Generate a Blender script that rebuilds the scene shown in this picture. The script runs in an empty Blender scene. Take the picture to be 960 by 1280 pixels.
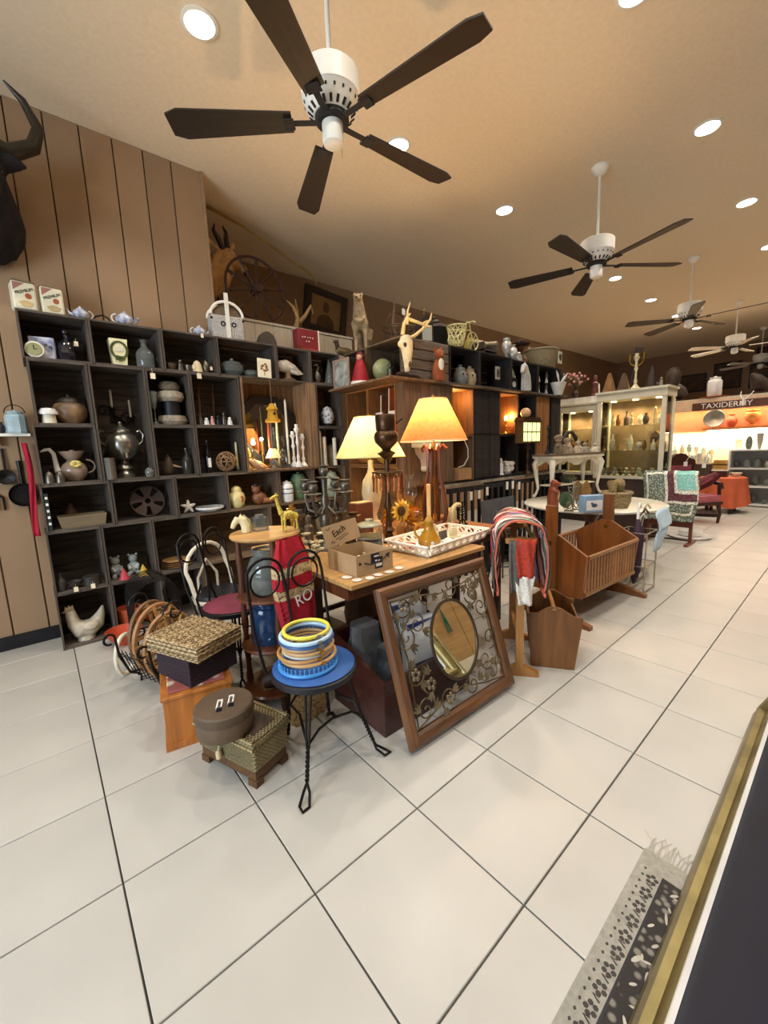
import bpy, bmesh, math, random
from mathutils import Vector, Matrix, Euler
random.seed(7)
PI = math.pi
SC = bpy.context.scene
COL = SC.collection

# ------------------------------------------------------------------ camera
CAM = Vector((-0.04464, -1.88411, 1.36214)); FPX = 506.67
_yaw, _pit, _rol = 0.868717425, -0.15318503, -0.0364530924
FWD = Vector((math.cos(_pit)*math.cos(_yaw), math.cos(_pit)*math.sin(_yaw), math.sin(_pit)))
_r = FWD.cross(Vector((0, 0, 1))).normalized(); _u = _r.cross(FWD)
RGT = _r*math.cos(_rol) + _u*math.sin(_rol)
UPV = -_r*math.sin(_rol) + _u*math.cos(_rol)
cd = bpy.data.cameras.new('camera'); cam = bpy.data.objects.new('camera', cd); COL.objects.link(cam)
cd.sensor_fit = 'VERTICAL'; cd.sensor_height = 36.0; cd.lens = FPX/1280*36.0
cd.clip_start = 0.02; cd.clip_end = 100
cam.matrix_world = Matrix(((RGT.x, UPV.x, -FWD.x, CAM.x), (RGT.y, UPV.y, -FWD.y, CAM.y), (RGT.z, UPV.z, -FWD.z, CAM.z), (0, 0, 0, 1)))
SC.camera = cam
# ------------------------------------------------------------------ exposure, world, light levels
vs = SC.view_settings; vs.view_transform = 'Standard'; vs.look = 'None'; vs.gamma = 1; vs.use_curve_mapping = False
vs.exposure = 0.42
W = bpy.data.worlds.new('world'); SC.world = W; W.use_nodes = True
W.node_tree.nodes['Background'].inputs[0].default_value = (0.9, 0.95, 1.0, 1)
W.node_tree.nodes['Background'].inputs[1].default_value = 0.04
DOWN_W = 14.0          # watts of one recessed downlight
LAMP_W = 38.0         # table lamp bulbs
def light(name, kind, loc, power, col=(1, 1, 1), rot=(0, 0, 0), **kw):
    d = bpy.data.lights.new(name, kind); d.energy = power; d.color = col
    for k, v in kw.items(): setattr(d, k, v)
    o = bpy.data.objects.new(name, d); COL.objects.link(o); o.location = loc; o.rotation_euler = rot
    return o
# daylight from the shop window behind and left of the camera
light('window_daylight', 'AREA', (-3.3, -1.2, 1.7), 140, (0.72, 0.86, 1.0), (0, -PI/2, 0), shape='RECTANGLE', size=1.8, size_y=2.4)

# ------------------------------------------------------------------ pixel <-> world helpers (photograph frame 960x1280)
def ray(px, py): return FWD + RGT*((px-480)/FPX) - UPV*((py-640)/FPX)
def P(px, py, x=None, y=None, z=None):
    d = ray(px, py)
    if z is not None: t = (z-CAM.z)/d.z
    elif y is not None: t = (y-CAM.y)/d.y
    else: t = (x-CAM.x)/d.x
    return CAM + d*t
def U(p): return (Vector(p)-CAM).dot(FWD)/FPX        # metres per photograph pixel at a point
def HT(px, py, b):
    d = ray(px, py); n = Vector((d.x, d.y)); t = n.dot(Vector((b[0]-CAM.x, b[1]-CAM.y)))/n.dot(n)
    return CAM.z + t*d.z

# ------------------------------------------------------------------ materials
def lin(h):
    if not isinstance(h, str): return tuple(h)
    h = h.lstrip('#'); o = []
    for i in (0, 2, 4):
        c = int(h[i:i+2], 16)/255; o.append(c/12.92 if c <= .04045 else ((c+.055)/1.055)**2.4)
    return tuple(o)
_MC = {}
def M(col, rough=.5, metal=0.0, var=.18, sc=9.0, bump=0.0, kind='noise', trans=0.0, col2=None, sss=0, stretch=None, coat=0, emit=0, ior=1.45, rnd=.22):
    key = (col, rough, metal, var, sc, bump, kind, trans, col2, stretch, coat, emit, rnd)
    if key in _MC: return _MC[key]
    m = bpy.data.materials.new('mat_%d' % len(_MC)); m.use_nodes = True
    nt = m.node_tree; N = nt.nodes; L = nt.links; b = N['Principled BSDF']
    c = lin(col)
    c1 = tuple(min(1, x*(1+var)) for x in c); c2 = lin(col2) if col2 else tuple(x*(1-var) for x in c)
    tc = N.new('ShaderNodeTexCoord'); mp = N.new('ShaderNodeMapping'); L.new(tc.outputs['Object'], mp.inputs[0])
    oi = N.new('ShaderNodeObjectInfo')
    if stretch: mp.inputs['Scale'].default_value = stretch
    fac = None
    if kind == 'noise' or kind == 'wood':
        t = N.new('ShaderNodeTexNoise'); t.inputs['Scale'].default_value = sc; t.inputs['Detail'].default_value = 5
        t.inputs['Distortion'].default_value = 1.2 if kind == 'wood' else .2; fac = t.outputs[0]
        if kind == 'wood' and not stretch: mp.inputs['Scale'].default_value = (1, 5, 5)
    elif kind == 'woodx' or kind == 'woody' or kind == 'woodz':
        t = N.new('ShaderNodeTexNoise'); t.inputs['Scale'].default_value = sc; t.inputs['Detail'].default_value = 6; t.inputs['Distortion'].default_value = 1.0
        mp.inputs['Scale'].default_value = {'x': (.6, 7, 7), 'y': (7, .6, 7), 'z': (7, 7, .6)}[kind[-1]]; fac = t.outputs[0]
    elif kind == 'weave':
        t = N.new('ShaderNodeTexWave'); t.bands_direction = 'Z'; t.inputs['Scale'].default_value = sc; t.inputs['Distortion'].default_value = 3; t.inputs['Detail'].default_value = 1; t.inputs['Detail Scale'].default_value = 3
        t2 = N.new('ShaderNodeTexChecker'); t2.inputs['Scale'].default_value = sc*3.2; L.new(mp.outputs[0], t2.inputs[0])
        mx = N.new('ShaderNodeMath'); mx.operation = 'MULTIPLY_ADD'; L.new(t.outputs[1], mx.inputs[0]); mx.inputs[1].default_value = .55; 
        m3 = N.new('ShaderNodeMath'); m3.operation = 'MULTIPLY'; L.new(t2.outputs[1], m3.inputs[0]); m3.inputs[1].default_value = .4; L.new(m3.outputs[0], mx.inputs[2]); fac = mx.outputs[0]
    elif kind == 'spots':
        t = N.new('ShaderNodeTexVoronoi'); t.inputs['Scale'].default_value = sc; fac = t.outputs['Distance']
    L.new(mp.outputs[0], t.inputs[0])
    cr = N.new('ShaderNodeValToRGB'); cr.color_ramp.elements[0].color = c2+(1,); cr.color_ramp.elements[1].color = c1+(1,)
    lo, hi = {'noise': (.3, .7), 'spots': (.25, .45), 'weave': (.1, .7)}.get(kind, (.3, .7))
    cr.color_ramp.elements[0].position = lo; cr.color_ramp.elements[1].position = hi
    L.new(fac, cr.inputs[0])
    hs = N.new('ShaderNodeHueSaturation'); L.new(cr.outputs[0], hs.inputs['Color'])
    mm = N.new('ShaderNodeMath'); mm.operation = 'MULTIPLY_ADD'; L.new(oi.outputs['Random'], mm.inputs[0]); mm.inputs[1].default_value = rnd; mm.inputs[2].default_value = 1-rnd/2
    L.new(mm.outputs[0], hs.inputs['Value'])
    L.new(hs.outputs[0], b.inputs['Base Color'])
    b.inputs['Roughness'].default_value = rough; b.inputs['Metallic'].default_value = metal; b.inputs['IOR'].default_value = ior
    b.inputs['Transmission Weight'].default_value = trans; b.inputs['Coat Weight'].default_value = coat
    if emit: L.new(hs.outputs[0], b.inputs['Emission Color']); b.inputs['Emission Strength'].default_value = emit
    if bump:
        bp = N.new('ShaderNodeBump'); bp.inputs['Strength'].default_value = bump; bp.inputs['Distance'].default_value = .004
        L.new(fac, bp.inputs['Height']); L.new(bp.outputs[0], b.inputs['Normal'])
    _MC[key] = m
    return m
def EM(col, s):
    key = ('em', col, s)
    if key in _MC: return _MC[key]
    m = bpy.data.materials.new('glow_%d' % len(_MC)); m.use_nodes = True; b = m.node_tree.nodes['Principled BSDF']
    c = lin(col)+(1,); b.inputs['Base Color'].default_value = c; b.inputs['Emission Color'].default_value = c; b.inputs['Emission Strength'].default_value = s
    _MC[key] = m; return m
def SHADE(col, tr=.6, emit=0.0):
    key = ('shade', col, tr, emit)
    if key in _MC: return _MC[key]
    m = bpy.data.materials.new('shade_%d' % len(_MC)); m.use_nodes = True; nt = m.node_tree; N = nt.nodes; L = nt.links
    N.remove(N['Principled BSDF']); o = N['Material Output']; c = lin(col)+(1,)
    tc = N.new('ShaderNodeTexCoord'); nz = N.new('ShaderNodeTexNoise'); nz.inputs['Scale'].default_value = 40; L.new(tc.outputs['Object'], nz.inputs[0])
    mr = N.new('ShaderNodeMixRGB'); mr.blend_type = 'MULTIPLY'; mr.inputs[1].default_value = c; mr.inputs[0].default_value = .45
    L.new(nz.outputs[0], mr.inputs[2])
    d = N.new('ShaderNodeBsdfDiffuse'); t = N.new('ShaderNodeBsdfTranslucent'); mx = N.new('ShaderNodeMixShader'); mx.inputs[0].default_value = tr
    L.new(mr.outputs[0], d.inputs[0]); L.new(mr.outputs[0], t.inputs[0]); L.new(d.outputs[0], mx.inputs[1]); L.new(t.outputs[0], mx.inputs[2])
    L.new(mx.outputs[0], o.inputs[0])
    _MC[key] = m; return m
GLASS = M('#f4f8f6', .03, trans=1.0, var=.02)
AMBER = M('#e0a030', .05, trans=.9, var=.05)
GREYGLASS = M('#c8d0cc', .08, trans=.85, var=.05)
BLUEGLASS = M('#30507c', .08, trans=.6, var=.1)
PANE = bpy.data.materials.new('cabinet_pane'); PANE.use_nodes = True
_n = PANE.node_tree.nodes; _n.remove(_n['Principled BSDF']); _t = _n.new('ShaderNodeBsdfTransparent'); _g = _n.new('ShaderNodeBsdfGlossy'); _g.inputs['Roughness'].default_value = .02
_x = _n.new('ShaderNodeMixShader'); _f = _n.new('ShaderNodeFresnel'); _f.inputs[0].default_value = 1.35; PANE.node_tree.links.new(_f.outputs[0], _x.inputs[0])
_t.inputs[0].default_value = (.93, .96, .94, 1)
PANE.node_tree.links.new(_t.outputs[0], _x.inputs[1]); PANE.node_tree.links.new(_g.outputs[0], _x.inputs[2]); PANE.node_tree.links.new(_x.outputs[0], _n['Material Output'].inputs[0])
MIRROR = M('#e8ebea', .02, 1.0, var=.02)
CRATE = M('#544a41', .85, var=.55, sc=5, bump=.4, kind='woodx')
CRATEY = M('#544a41', .85, var=.55, sc=5, bump=.4, kind='woody')
CRATEZ = M('#4e443b', .85, var=.55, sc=5, bump=.4, kind='woodz')
DARKC = M('#2b2623', .9, var=.4, sc=5, bump=.3, kind='woodx')
OLDW = M('#7a5f44', .8, var=.4, sc=4, bump=.3, kind='woodz')
IRON = M('#201c1a', .45, .6, var=.3)
BLACK = M('#15141a', .5, var=.3)
WHITE = M('#e9e4d6', .45, var=.06)
CREAM = M('#e4dcc2', .5, var=.1)
PORC = M('#e8e6e0', .15, var=.06, coat=.5)
BLUEP = M('#f0f0ec', .15, var=.05, sc=26, col2='#3a52a0', coat=.5)
SILVER = M('#a9a69c', .28, .9, var=.15)
PEWTER = M('#6d675c', .38, .8, var=.3)
BRASS = M('#b08a3a', .3, .9, var=.2)
BRONZE = M('#4a3420', .35, .75, var=.35)
WALNUT = M('#5a3018', .4, var=.35, sc=4, kind='woodz', coat=.2)
OAK = M('#9a6430', .42, var=.25, sc=4, kind='woodz', coat=.2)
OAKX = M('#9a6430', .42, var=.25, sc=4, kind='woodx', coat=.2)
MAHOG = M('#4a2212', .35, var=.3, sc=4, kind='woodx', coat=.3)
WICKER = M('#b09a70', .8, var=.25, sc=22, bump=1.0, kind='weave', col2='#4e3d26')
TAG = M('#e8d9b8', .8, var=.05)
RED = M('#a01822', .6, var=.2)
CARD = M('#a98a64', .85, var=.1)
TERRA = M('#b8522c', .7, var=.15)
BURLAP = M('#b59c72', .95, var=.25, sc=60, bump=.6, kind='spots', col2='#8a7048')
FUR = M('#8a7658', 1.0, var=.35, sc=30, bump=1.0)
HIDE = M('#a88454', .95, var=.3, sc=14, bump=.7)
BONE = M('#d8c49a', .6, var=.15)

# ------------------------------------------------------------------ mesh builder
class MB:
    def __init__(s): s.v = []; s.f = []; s.m = []; s.cur = 0
    def mi(s, k): s.cur = k; return s
    def raw(s, vs_, fs, T=None):
        o = len(s.v)
        for p in vs_: s.v.append(tuple(T @ Vector(p)) if T else tuple(p))
        for f in fs: s.f.append(tuple(i+o for i in f)); s.m.append(s.cur)
        return s
    def box(s, c, d, T=None, rz=0, taper=1.0):
        x, y, z = d[0]/2, d[1]/2, d[2]/2; q = taper
        v = [(-x, -y, -z), (x, -y, -z), (x, y, -z), (-x, y, -z), (-x*q, -y*q, z), (x*q, -y*q, z), (x*q, y*q, z), (-x*q, y*q, z)]
        R = Matrix.Translation(c) @ Matrix.Rotation(rz, 4, 'Z')
        if T: R = T @ R
        return s.raw(v, [(3, 2, 1, 0), (4, 5, 6, 7), (0, 1, 5, 4), (1, 2, 6, 5), (2, 3, 7, 6), (3, 0, 4, 7)], R)
    def bx(s, a, b): return s.box([(a[i]+b[i])/2 for i in range(3)], [abs(b[i]-a[i]) for i in range(3)])
    def lathe(s, prof, n=20, c=(0, 0, 0), T=None, sx=1, sy=1, a0=0, a1=2*PI):
        full = abs(a1-a0-2*PI) < 1e-6; k = n if full else n+1
        v = []; f = []
        for (r, z) in prof:
            for i in range(k):
                a = a0+(a1-a0)*i/n; v.append((c[0]+r*math.cos(a)*sx, c[1]+r*math.sin(a)*sy, c[2]+z))
        for j in range(len(prof)-1):
            for i in range(n):
                i2 = (i+1) % k; f.append((j*k+i, j*k+i2, (j+1)*k+i2, (j+1)*k+i))
        if full and prof[0] != prof[-1]:
            if prof[0][0] > 1e-5: f.append(tuple(reversed(range(k))))
            if prof[-1][0] > 1e-5: f.append(tuple(range((len(prof)-1)*k, len(prof)*k)))
        return s.raw(v, f, T)
    def tube(s, pts, r, n=8, closed=False, sx=1.0, T=None, cap=True):
        pts = [Vector(p) for p in pts]; m = len(pts)
        rs = r if isinstance(r, (list, tuple)) else [r]*m
        v = []; f = []; prev = None
        for i, p in enumerate(pts):
            if closed: t = pts[(i+1) % m]-pts[i-1]
            else: t = pts[min(i+1, m-1)]-pts[max(i-1, 0)]
            if t.length < 1e-9: t = Vector((0, 0, 1))
            t.normalize()
            if prev is None:
                a = Vector((0, 0, 1)) if abs(t.z) < .95 else Vector((0, 1, 0))
                e = t.cross(a).normalized()
            else:
                e = prev - t*prev.dot(t)
                e = e.normalized() if e.length > 1e-6 else t.orthogonal().normalized()
            prev = e; g = t.cross(e)
            for k in range(n):
                a = 2*PI*k/n; v.append(tuple(p + e*(rs[i]*math.cos(a)*sx) + g*(rs[i]*math.sin(a))))
        L = m if closed else m-1
        for i in range(L):
            j = (i+1) % m
            for k in range(n):
                k2 = (k+1) % n; f.append((i*n+k, i*n+k2, j*n+k2, j*n+k))
        if cap and not closed: f.append(tuple(reversed(range(n)))); f.append(tuple(range((m-1)*n, m*n)))
        return s.raw(v, f, T)
    def ball(s, c, r, n=12, T=None):
        rx, ry, rz = r if isinstance(r, (list, tuple)) else (r, r, r)
        pr = [(math.sin(PI*j/(n//2+1)), -math.cos(PI*j/(n//2+1))) for j in range(n//2+2)]
        pr[0] = (0, -1); pr[-1] = (0, 1)
        v = []; f = []
        for (q, z) in pr[1:-1]:
            for i in range(n): v.append((c[0]+rx*q*math.cos(2*PI*i/n), c[1]+ry*q*math.sin(2*PI*i/n), c[2]+rz*z))
        b = len(v); v.append((c[0], c[1], c[2]-rz)); v.append((c[0], c[1], c[2]+rz)); J = len(pr)-2
        for j in range(J-1):
            for i in range(n): i2 = (i+1) % n; f.append((j*n+i, j*n+i2, (j+1)*n+i2, (j+1)*n+i))
        for i in range(n): i2 = (i+1) % n; f.append((b, i2, i)); f.append((b+1, (J-1)*n+i, (J-1)*n+i2))
        return s.raw(v, f, T)
    def ring(s, c, R, r, n=28, k=8, T=None, ax='z', sy=1.0):
        pts = []
        for i in range(n):
            a = 2*PI*i/n; q = (R*math.cos(a), R*math.sin(a)*sy)
            pts.append({'z': (c[0]+q[0], c[1]+q[1], c[2]), 'y': (c[0]+q[0], c[1], c[2]+q[1]), 'x': (c[0], c[1]+q[0], c[2]+q[1])}[ax])
        return s.tube(pts, r, k, closed=True, T=T)
    def prism(s, poly, y0, y1, T=None):           # polygon in x,z extruded along y
        n = len(poly); v = [(p[0], y0, p[1]) for p in poly]+[(p[0], y1, p[1]) for p in poly]
        f = [tuple(range(n)), tuple(reversed(range(n, 2*n)))]+[(i+n, (i+1) % n+n, (i+1) % n, i) for i in range(n)]
        return s.raw(v, f, T)
    def slab(s, poly, z0, z1, T=None):            # polygon in x,y extruded along z
        n = len(poly); v = [(p[0], p[1], z0) for p in poly]+[(p[0], p[1], z1) for p in poly]
        f = [tuple(reversed(range(n))), tuple(range(n, 2*n))]+[(i, (i+1) % n, (i+1) % n+n, i+n) for i in range(n)]
        return s.raw(v, f, T)
    def grid(s, fn, nu, nv, T=None, thick=0.0):
        g = [[Vector(fn(i/nu, j/nv)) for i in range(nu+1)] for j in range(nv+1)]
        v = [p for row in g for p in row]; k = nu+1
        f = [(j*k+i, j*k+i+1, (j+1)*k+i+1, (j+1)*k+i) for j in range(nv) for i in range(nu)]
        return s.raw(v, f, T)
    def mesh(s, name, mats, ang=.7):
        me = bpy.data.meshes.new(name); me.from_pydata(s.v, [], s.f)
        for m in (mats if isinstance(mats, (list, tuple)) else [mats]): me.materials.append(m)
        if any(s.m): me.polygons.foreach_set('material_index', s.m)
        me.polygons.foreach_set('use_smooth', [True]*len(me.polygons))
        me.validate(); me.update()
        me.set_sharp_from_angle(angle=ang)
        return me
def ob(name, mb, mats, parent=None, label=None, loc=(0, 0, 0), rot=None, ang=.7, stuff=False):
    me = mb if isinstance(mb, bpy.types.Mesh) else mb.mesh(name, mats, ang)
    o = bpy.data.objects.new(name, me); COL.objects.link(o)
    if parent is not None: o.parent = parent
    o.location = loc
    if rot: o.rotation_euler = rot
    if label: o['label'] = label
    if stuff: o['kind'] = 'stuff'
    return o
def T(name, label, cat, loc, rz=0, group=None, rot=None):
    o = bpy.data.objects.new(name, None); COL.objects.link(o); o.empty_display_size = .05
    o.location = loc; o.rotation_euler = rot if rot else (0, 0, rz); o['label'] = label; o['category'] = cat
    if group: o['group'] = group
    return o
def one(name, label, cat, mb, mats, loc=(0, 0, 0), rz=0, group=None, rot=None, ang=.7):
    o = ob(name, mb, mats, loc=loc, ang=ang); o.rotation_euler = rot if rot else (0, 0, rz); o['label'] = label; o['category'] = cat
    if group: o['group'] = group
    return o
def struct(name, mb, mats, parent=None):
    o = ob(name, mb, mats, parent)
    if parent is None: o['kind'] = 'structure'
    return o
def dup(root, loc=None, rz=None, label=None, scale=None):
    r = root.copy(); COL.objects.link(r)
    if loc is not None: r.location = loc
    if rz is not None: r.rotation_euler = (0, 0, rz)
    if label: r['label'] = label
    if scale: r.scale = (scale,)*3
    for ch in list(root.children):
        c = ch.copy(); COL.objects.link(c); c.parent = r
        for g in ch.children:
            d = g.copy(); COL.objects.link(d); d.parent = c
    return r
def text(name, body, size, mat, parent, loc, rot, ext=.0008, align='CENTER', squash=1.0, label=None):
    cu = bpy.data.curves.new(name, 'FONT'); cu.body = body; cu.size = size; cu.extrude = ext; cu.align_x = align; cu.align_y = 'CENTER'
    t = bpy.data.objects.new(name, cu); COL.objects.link(t); bpy.context.view_layer.update()
    me = bpy.data.meshes.new_from_object(t.evaluated_get(bpy.context.evaluated_depsgraph_get())); bpy.data.objects.remove(t)
    me.materials.clear(); me.materials.append(mat)
    for p in me.polygons: p.material_index = 0
    o = bpy.data.objects.new(name, me); COL.objects.link(o); o.parent = parent; o.location = loc; o.rotation_euler = rot; o.scale = (squash, 1, 1)
    if label: o['label'] = label
    return o
def arc(c, R, a0, a1, n=12, ax='xz', sy=1.0):
    out = []
    for i in range(n+1):
        a = a0+(a1-a0)*i/n; p, q = R*math.cos(a), R*math.sin(a)*sy
        out.append({'xz': (c[0]+p, c[1], c[2]+q), 'xy': (c[0]+p, c[1]+q, c[2]), 'yz': (c[0], c[1]+p, c[2]+q)}[ax])
    return out
def scroll(c, R, a0, turns, n=22, ax='xz', shrink=.85):
    out = []
    for i in range(n+1):
        t = i/n; a = a0+turns*2*PI*t; r = R*(1-shrink*t); p, q = r*math.cos(a), r*math.sin(a)
        out.append({'xz': (c[0]+p, c[1], c[2]+q), 'yz': (c[0], c[1]+p, c[2]+q), 'xy': (c[0]+p, c[1]+q, c[2])}[ax])
    return out
PR = {
 'vase': [(0, 0), (.5, 0), (.55, .04), (.9, .28), (1, .48), (.8, .7), (.42, .85), (.4, .93), (.6, 1), (.5, .99), (.3, .9)],
 'urn': [(0, 0), (.55, 0), (.55, .05), (.25, .12), (.3, .2), (.8, .35), (1, .6), (.85, .78), (.6, .84), (.75, .9), (.72, 1), (.5, .97)],
 'bottle': [(0, 0), (.9, 0), (1, .05), (1, .5), (.8, .62), (.35, .74), (.32, .93), (.42, .94), (.42, 1), (0, 1)],
 'jar': [(0, 0), (.85, 0), (1, .08), (1, .7), (.9, .8), (.7, .84), (.72, .87), (.78, .88), (.78, .93), (.2, .96), (.18, 1), (0, 1)],
 'pot': [(0, 0), (.6, 0), (.85, .15), (1, .45), (.9, .72), (.6, .86), (.6, .9), (.5, .93), (.15, .95), (.15, 1), (0, 1)],
 'cup': [(0, 0), (.6, 0), (.65, .08), (.9, .4), (1, 1), (.94, 1), (.85, .45), (0, .12)],
 'bowl': [(0, 0), (.4, 0), (.42, .1), (.8, .5), (1, 1), (.95, 1), (.75, .52), (0, .2)],
 'goblet': [(0, 0), (.7, 0), (.7, .03), (.14, .1), (.12, .45), (.5, .55), (.85, .75), (.9, 1), (.85, 1), (.75, .75), (0, .56)],
 'stick': [(0, 0), (.95, 0), (1, .04), (.6, .1), (.3, .16), (.42, .24), (.22, .32), (.22, .5), (.45, .58), (.25, .66), (.25, .78), (.6, .86), (.75, .9), (.4, .92), (.45, 1), (0, 1)],
 'cyl': [(0, 0), (1, 0), (1, 1), (0, 1)],
 'cone': [(0, 0), (1, 0), (.6, .5), (.1, 1), (0, 1)],
 'figure': [(0, 0), (1, 0), (1, .06), (.75, .1), (.8, .3), (.65, .5), (.75, .6), (.5, .66), (.3, .7), (.42, .76), (.5, .86), (.36, .96), (0, 1)],
 'dome': [(0, 0), (1, 0), (.97, .3), (.8, .65), (.5, .88), (0, 1)],
 'cand': [(0, 0), (1, 0), (.95, .97), (.3, 1), (0, 1)],
 'lampbase': [(0, 0), (1, 0), (1, .06), (.5, .12), (.4, .2), (.75, .35), (.95, .52), (.8, .7), (.35, .82), (.25, .9), (.25, 1), (0, 1)],
 'disc': [(0, 0), (.75, 0), (1, .6), (1, 1), (.95, 1), (.72, .4), (0, .3)],
}
def prof(k, R, H): return [(r*R, z*H) for r, z in PR[k]]
def lathe(k, R, H, n=20, **kw): return MB().lathe(prof(k, R, H), n, **kw)
# a small turned piece placed by pixel column on a plane y (or x) at height z, sized in pixels
def put(name, label, cat, k, px, py, z, wpx, hpx, mat, y=None, x=None, rz=0, n=18, group=None, sx=1, sy=1):
    p = P(px, py, y=y, x=x); p.z = z; u = U(p)
    return one(name, label, cat, MB().lathe(prof(k, wpx*u/2, hpx*u), n, sx=sx, sy=sy), mat, p, rz, group)
def bend(o, r):
    b = o.modifiers.new('bevel', 'BEVEL'); b.width = r; b.segments = 2; b.limit_method = 'ANGLE'
    return o
def remesh(o, v, smooth=4):
    m = o.modifiers.new('remesh', 'REMESH'); m.mode = 'VOXEL'; m.voxel_size = v; m.use_smooth_shade = True
    if smooth: k = o.modifiers.new('smooth', 'SMOOTH'); k.iterations = smooth; k.factor = .5
    return o
def tag(parent, loc, mat=None, s=1.0):
    mb = MB().box((0, 0, -.02*s), (.022*s, .0015, .03*s)).tube([(0, 0, -.006*s), (0, 0, .012*s)], .0006, 5)
    return ob('price_tag', mb, mat or TAG, parent, loc=loc)
# ================================================================== SETTING
TS, GAP = .45, .0055
floor = struct('floor', MB().bx((-3.6, -5.2, -.05), (15.0, 3.6, -.012)), M('#4a4740', .8, var=.15, sc=20))
TILE = M('#bab6ad', .3, var=.06, sc=2.2, rnd=.05)
cand = []
for i in range(-6, 33):
    for j in range(-9, 8):
        c = Vector(((i+.5)*TS, (j+.5)*TS, 0)); d = c-CAM; w = d.dot(FWD)
        if w < .3: cand.append((99+d.length, c)); continue
        px, py = 480+FPX*d.dot(RGT)/w, 640-FPX*d.dot(UPV)/w
        vis = -250 < px < 1250 and py < 1650
        cand.append((d.length if vis else 50+d.length, c))
cand.sort(key=lambda a: a[0])
h = TS/2-GAP/2; b = .002
tmb = MB(); tv = [(-h, -h, -.012), (h, -h, -.012), (h, h, -.012), (-h, h, -.012), (-h, -h, -b), (h, -h, -b), (h, h, -b), (-h, h, -b), (-h+b, -h+b, 0), (h-b, -h+b, 0), (h-b, h-b, 0), (-h+b, h-b, 0)]
tf = [(0, 1, 5, 4), (1, 2, 6, 5), (2, 3, 7, 6), (3, 0, 4, 7), (4, 5, 9, 8), (5, 6, 10, 9), (6, 7, 11, 10), (7, 4, 8, 11), (8, 9, 10, 11)]
tmb.raw(tv, tf); TM = tmb.mesh('tile', TILE, .3)
rest = MB()
for k, (d, c) in enumerate(cand):
    if k < 300:
        ob('tile', TM, None, floor, loc=c)
    else: rest.raw(tv, tf, Matrix.Translation(c))
ob('far_tiles', rest, TILE, floor, stuff=True)
CEIL = 3.8
PAINT = M('#9c7f60', .75, var=.05, sc=3); CEILM = M('#e4d2b4', .8, var=.04, sc=30, bump=.25)
PAINTD = M('#96795c', .8, var=.08, sc=3)
struct('ceiling', MB().bx((-3.6, -5.2, CEIL), (15.0, 3.6, CEIL+.1)), CEILM)
wl = struct('wall_left', MB().bx((-3.6, 2.1, 0), (1.364, 2.2, CEIL)), M('#5f4a36', .8, var=.1))
xs = [-.95, -.74, -.53, -.325, -.118, .09, .298, .506, .713, .92, 1.127, 1.364]
for a, c in zip(xs[:-1], xs[1:]): bend(ob('wall_panel', MB().bx((a+.004, 2.085, 0), (c-.004, 2.1, CEIL)), PAINT, wl), .004)
struct('wall_recess', MB().bx((1.264, 2.2, 0), (1.364, 3.5, CEIL)), PAINT)
struct('wall_back', MB().bx((1.264, 3.5, 0), (15.0, 3.6, CEIL)), PAINTD)
struct('wall_far', MB().bx((14.5, -5.2, 0), (14.6, 3.5, CEIL)), PAINTD)
struct('wall_right', MB().bx((-3.6, -5.2, 0), (14.5, -5.1, CEIL)), PAINT)
struct('wall_front', MB().bx((-3.6, -5.1, 0), (-3.5, 2.1, CEIL)), PAINT)
struct('baseboard_left', MB().bx((-3.5, 2.065, 0), (1.364, 2.085, .1)), BLACK)
struct('trim_corner', MB().bx((1.355, 2.07, 2.3), (1.378, 2.1, CEIL)), PAINT)
# low pale plank partition behind the shelf tops
pw = struct('wall_partition', MB().bx((1.37, 2.135, 0), (2.95, 2.16, 2.66)), PAINTD)
PLK = M('#b7ab94', .7, var=.1, sc=4, kind='woodz')
for k in range(8): bend(ob('plank', MB().bx((1.372+k*.197, 2.115, 2.3), (1.566+k*.197, 2.135, 2.64+random.uniform(-.004, .004))), PLK, pw), .003)
ob('plank', MB().bx((1.37, 2.105, 2.64), (2.95, 2.165, 2.662)), PLK, pw)
win = struct('window_1', MB().bx((-3.51, -2.1, .9), (-3.46, -2.03, 2.5)).bx((-3.51, -.37, .9), (-3.46, -.3, 2.5)).bx((-3.51, -2.1, .83), (-3.46, -.3, .9)).bx((-3.51, -2.1, 2.5), (-3.46, -.3, 2.57)), WHITE)
ob('pane', MB().bx((-3.495, -2.03, .9), (-3.49, -.37, 2.5)), EM('#cfe0ff', 1.2), win)
# ---- recessed downlights
RW = [(x, .8) for x in (-.55, .983, 2.52, 4.03, 5.57, 6.98, 8.57, 10.1, 11.6)] + [(x, -.84) for x in (-.3, 1.2, 2.78, 4.35, 6.0, 7.59, 9.1, 10.7)] + [(x, -2.5) for x in (-1.2, 1.0, 3.2, 5.4, 7.6)]  # last row is unseen, added to light the counter
for n, (x, y) in enumerate(RW):
    row = 'nearest the shelves' if y > 0 else ('along the aisle' if y > -1 else 'added to light the counter')
    k = n if y > 0 else (n-9 if y > -1 else n-17)
    t = T('ceiling_light', 'recessed ceiling downlight, %s in the row %s' % (['first', 'second', 'third', 'fourth', 'fifth', 'sixth', 'seventh', 'eighth', 'ninth'][k], row), 'ceiling light', (x, y, CEIL), group='recessed ceiling downlights')
    ob('trim_ring', MB().lathe([(.078, -.001), (.1, -.001), (.101, -.008), (.082, -.012), (.078, -.006), (.078, -.001)], 24), WHITE, t)
    ob('lens', MB().lathe([(0, -.003), (.078, -.003), (.078, -.001), (0, -.001)], 24), EM('#fff4e2', 14), t)
    l = light('downlight_beam', 'SPOT', (x, y, CEIL-.03), DOWN_W*(4 if x < 5 else 5.5), (1, .93, .85) if x < 6 else (1, .88, .75), spot_size=2.4, spot_blend=.9, shadow_soft_size=.07)
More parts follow.
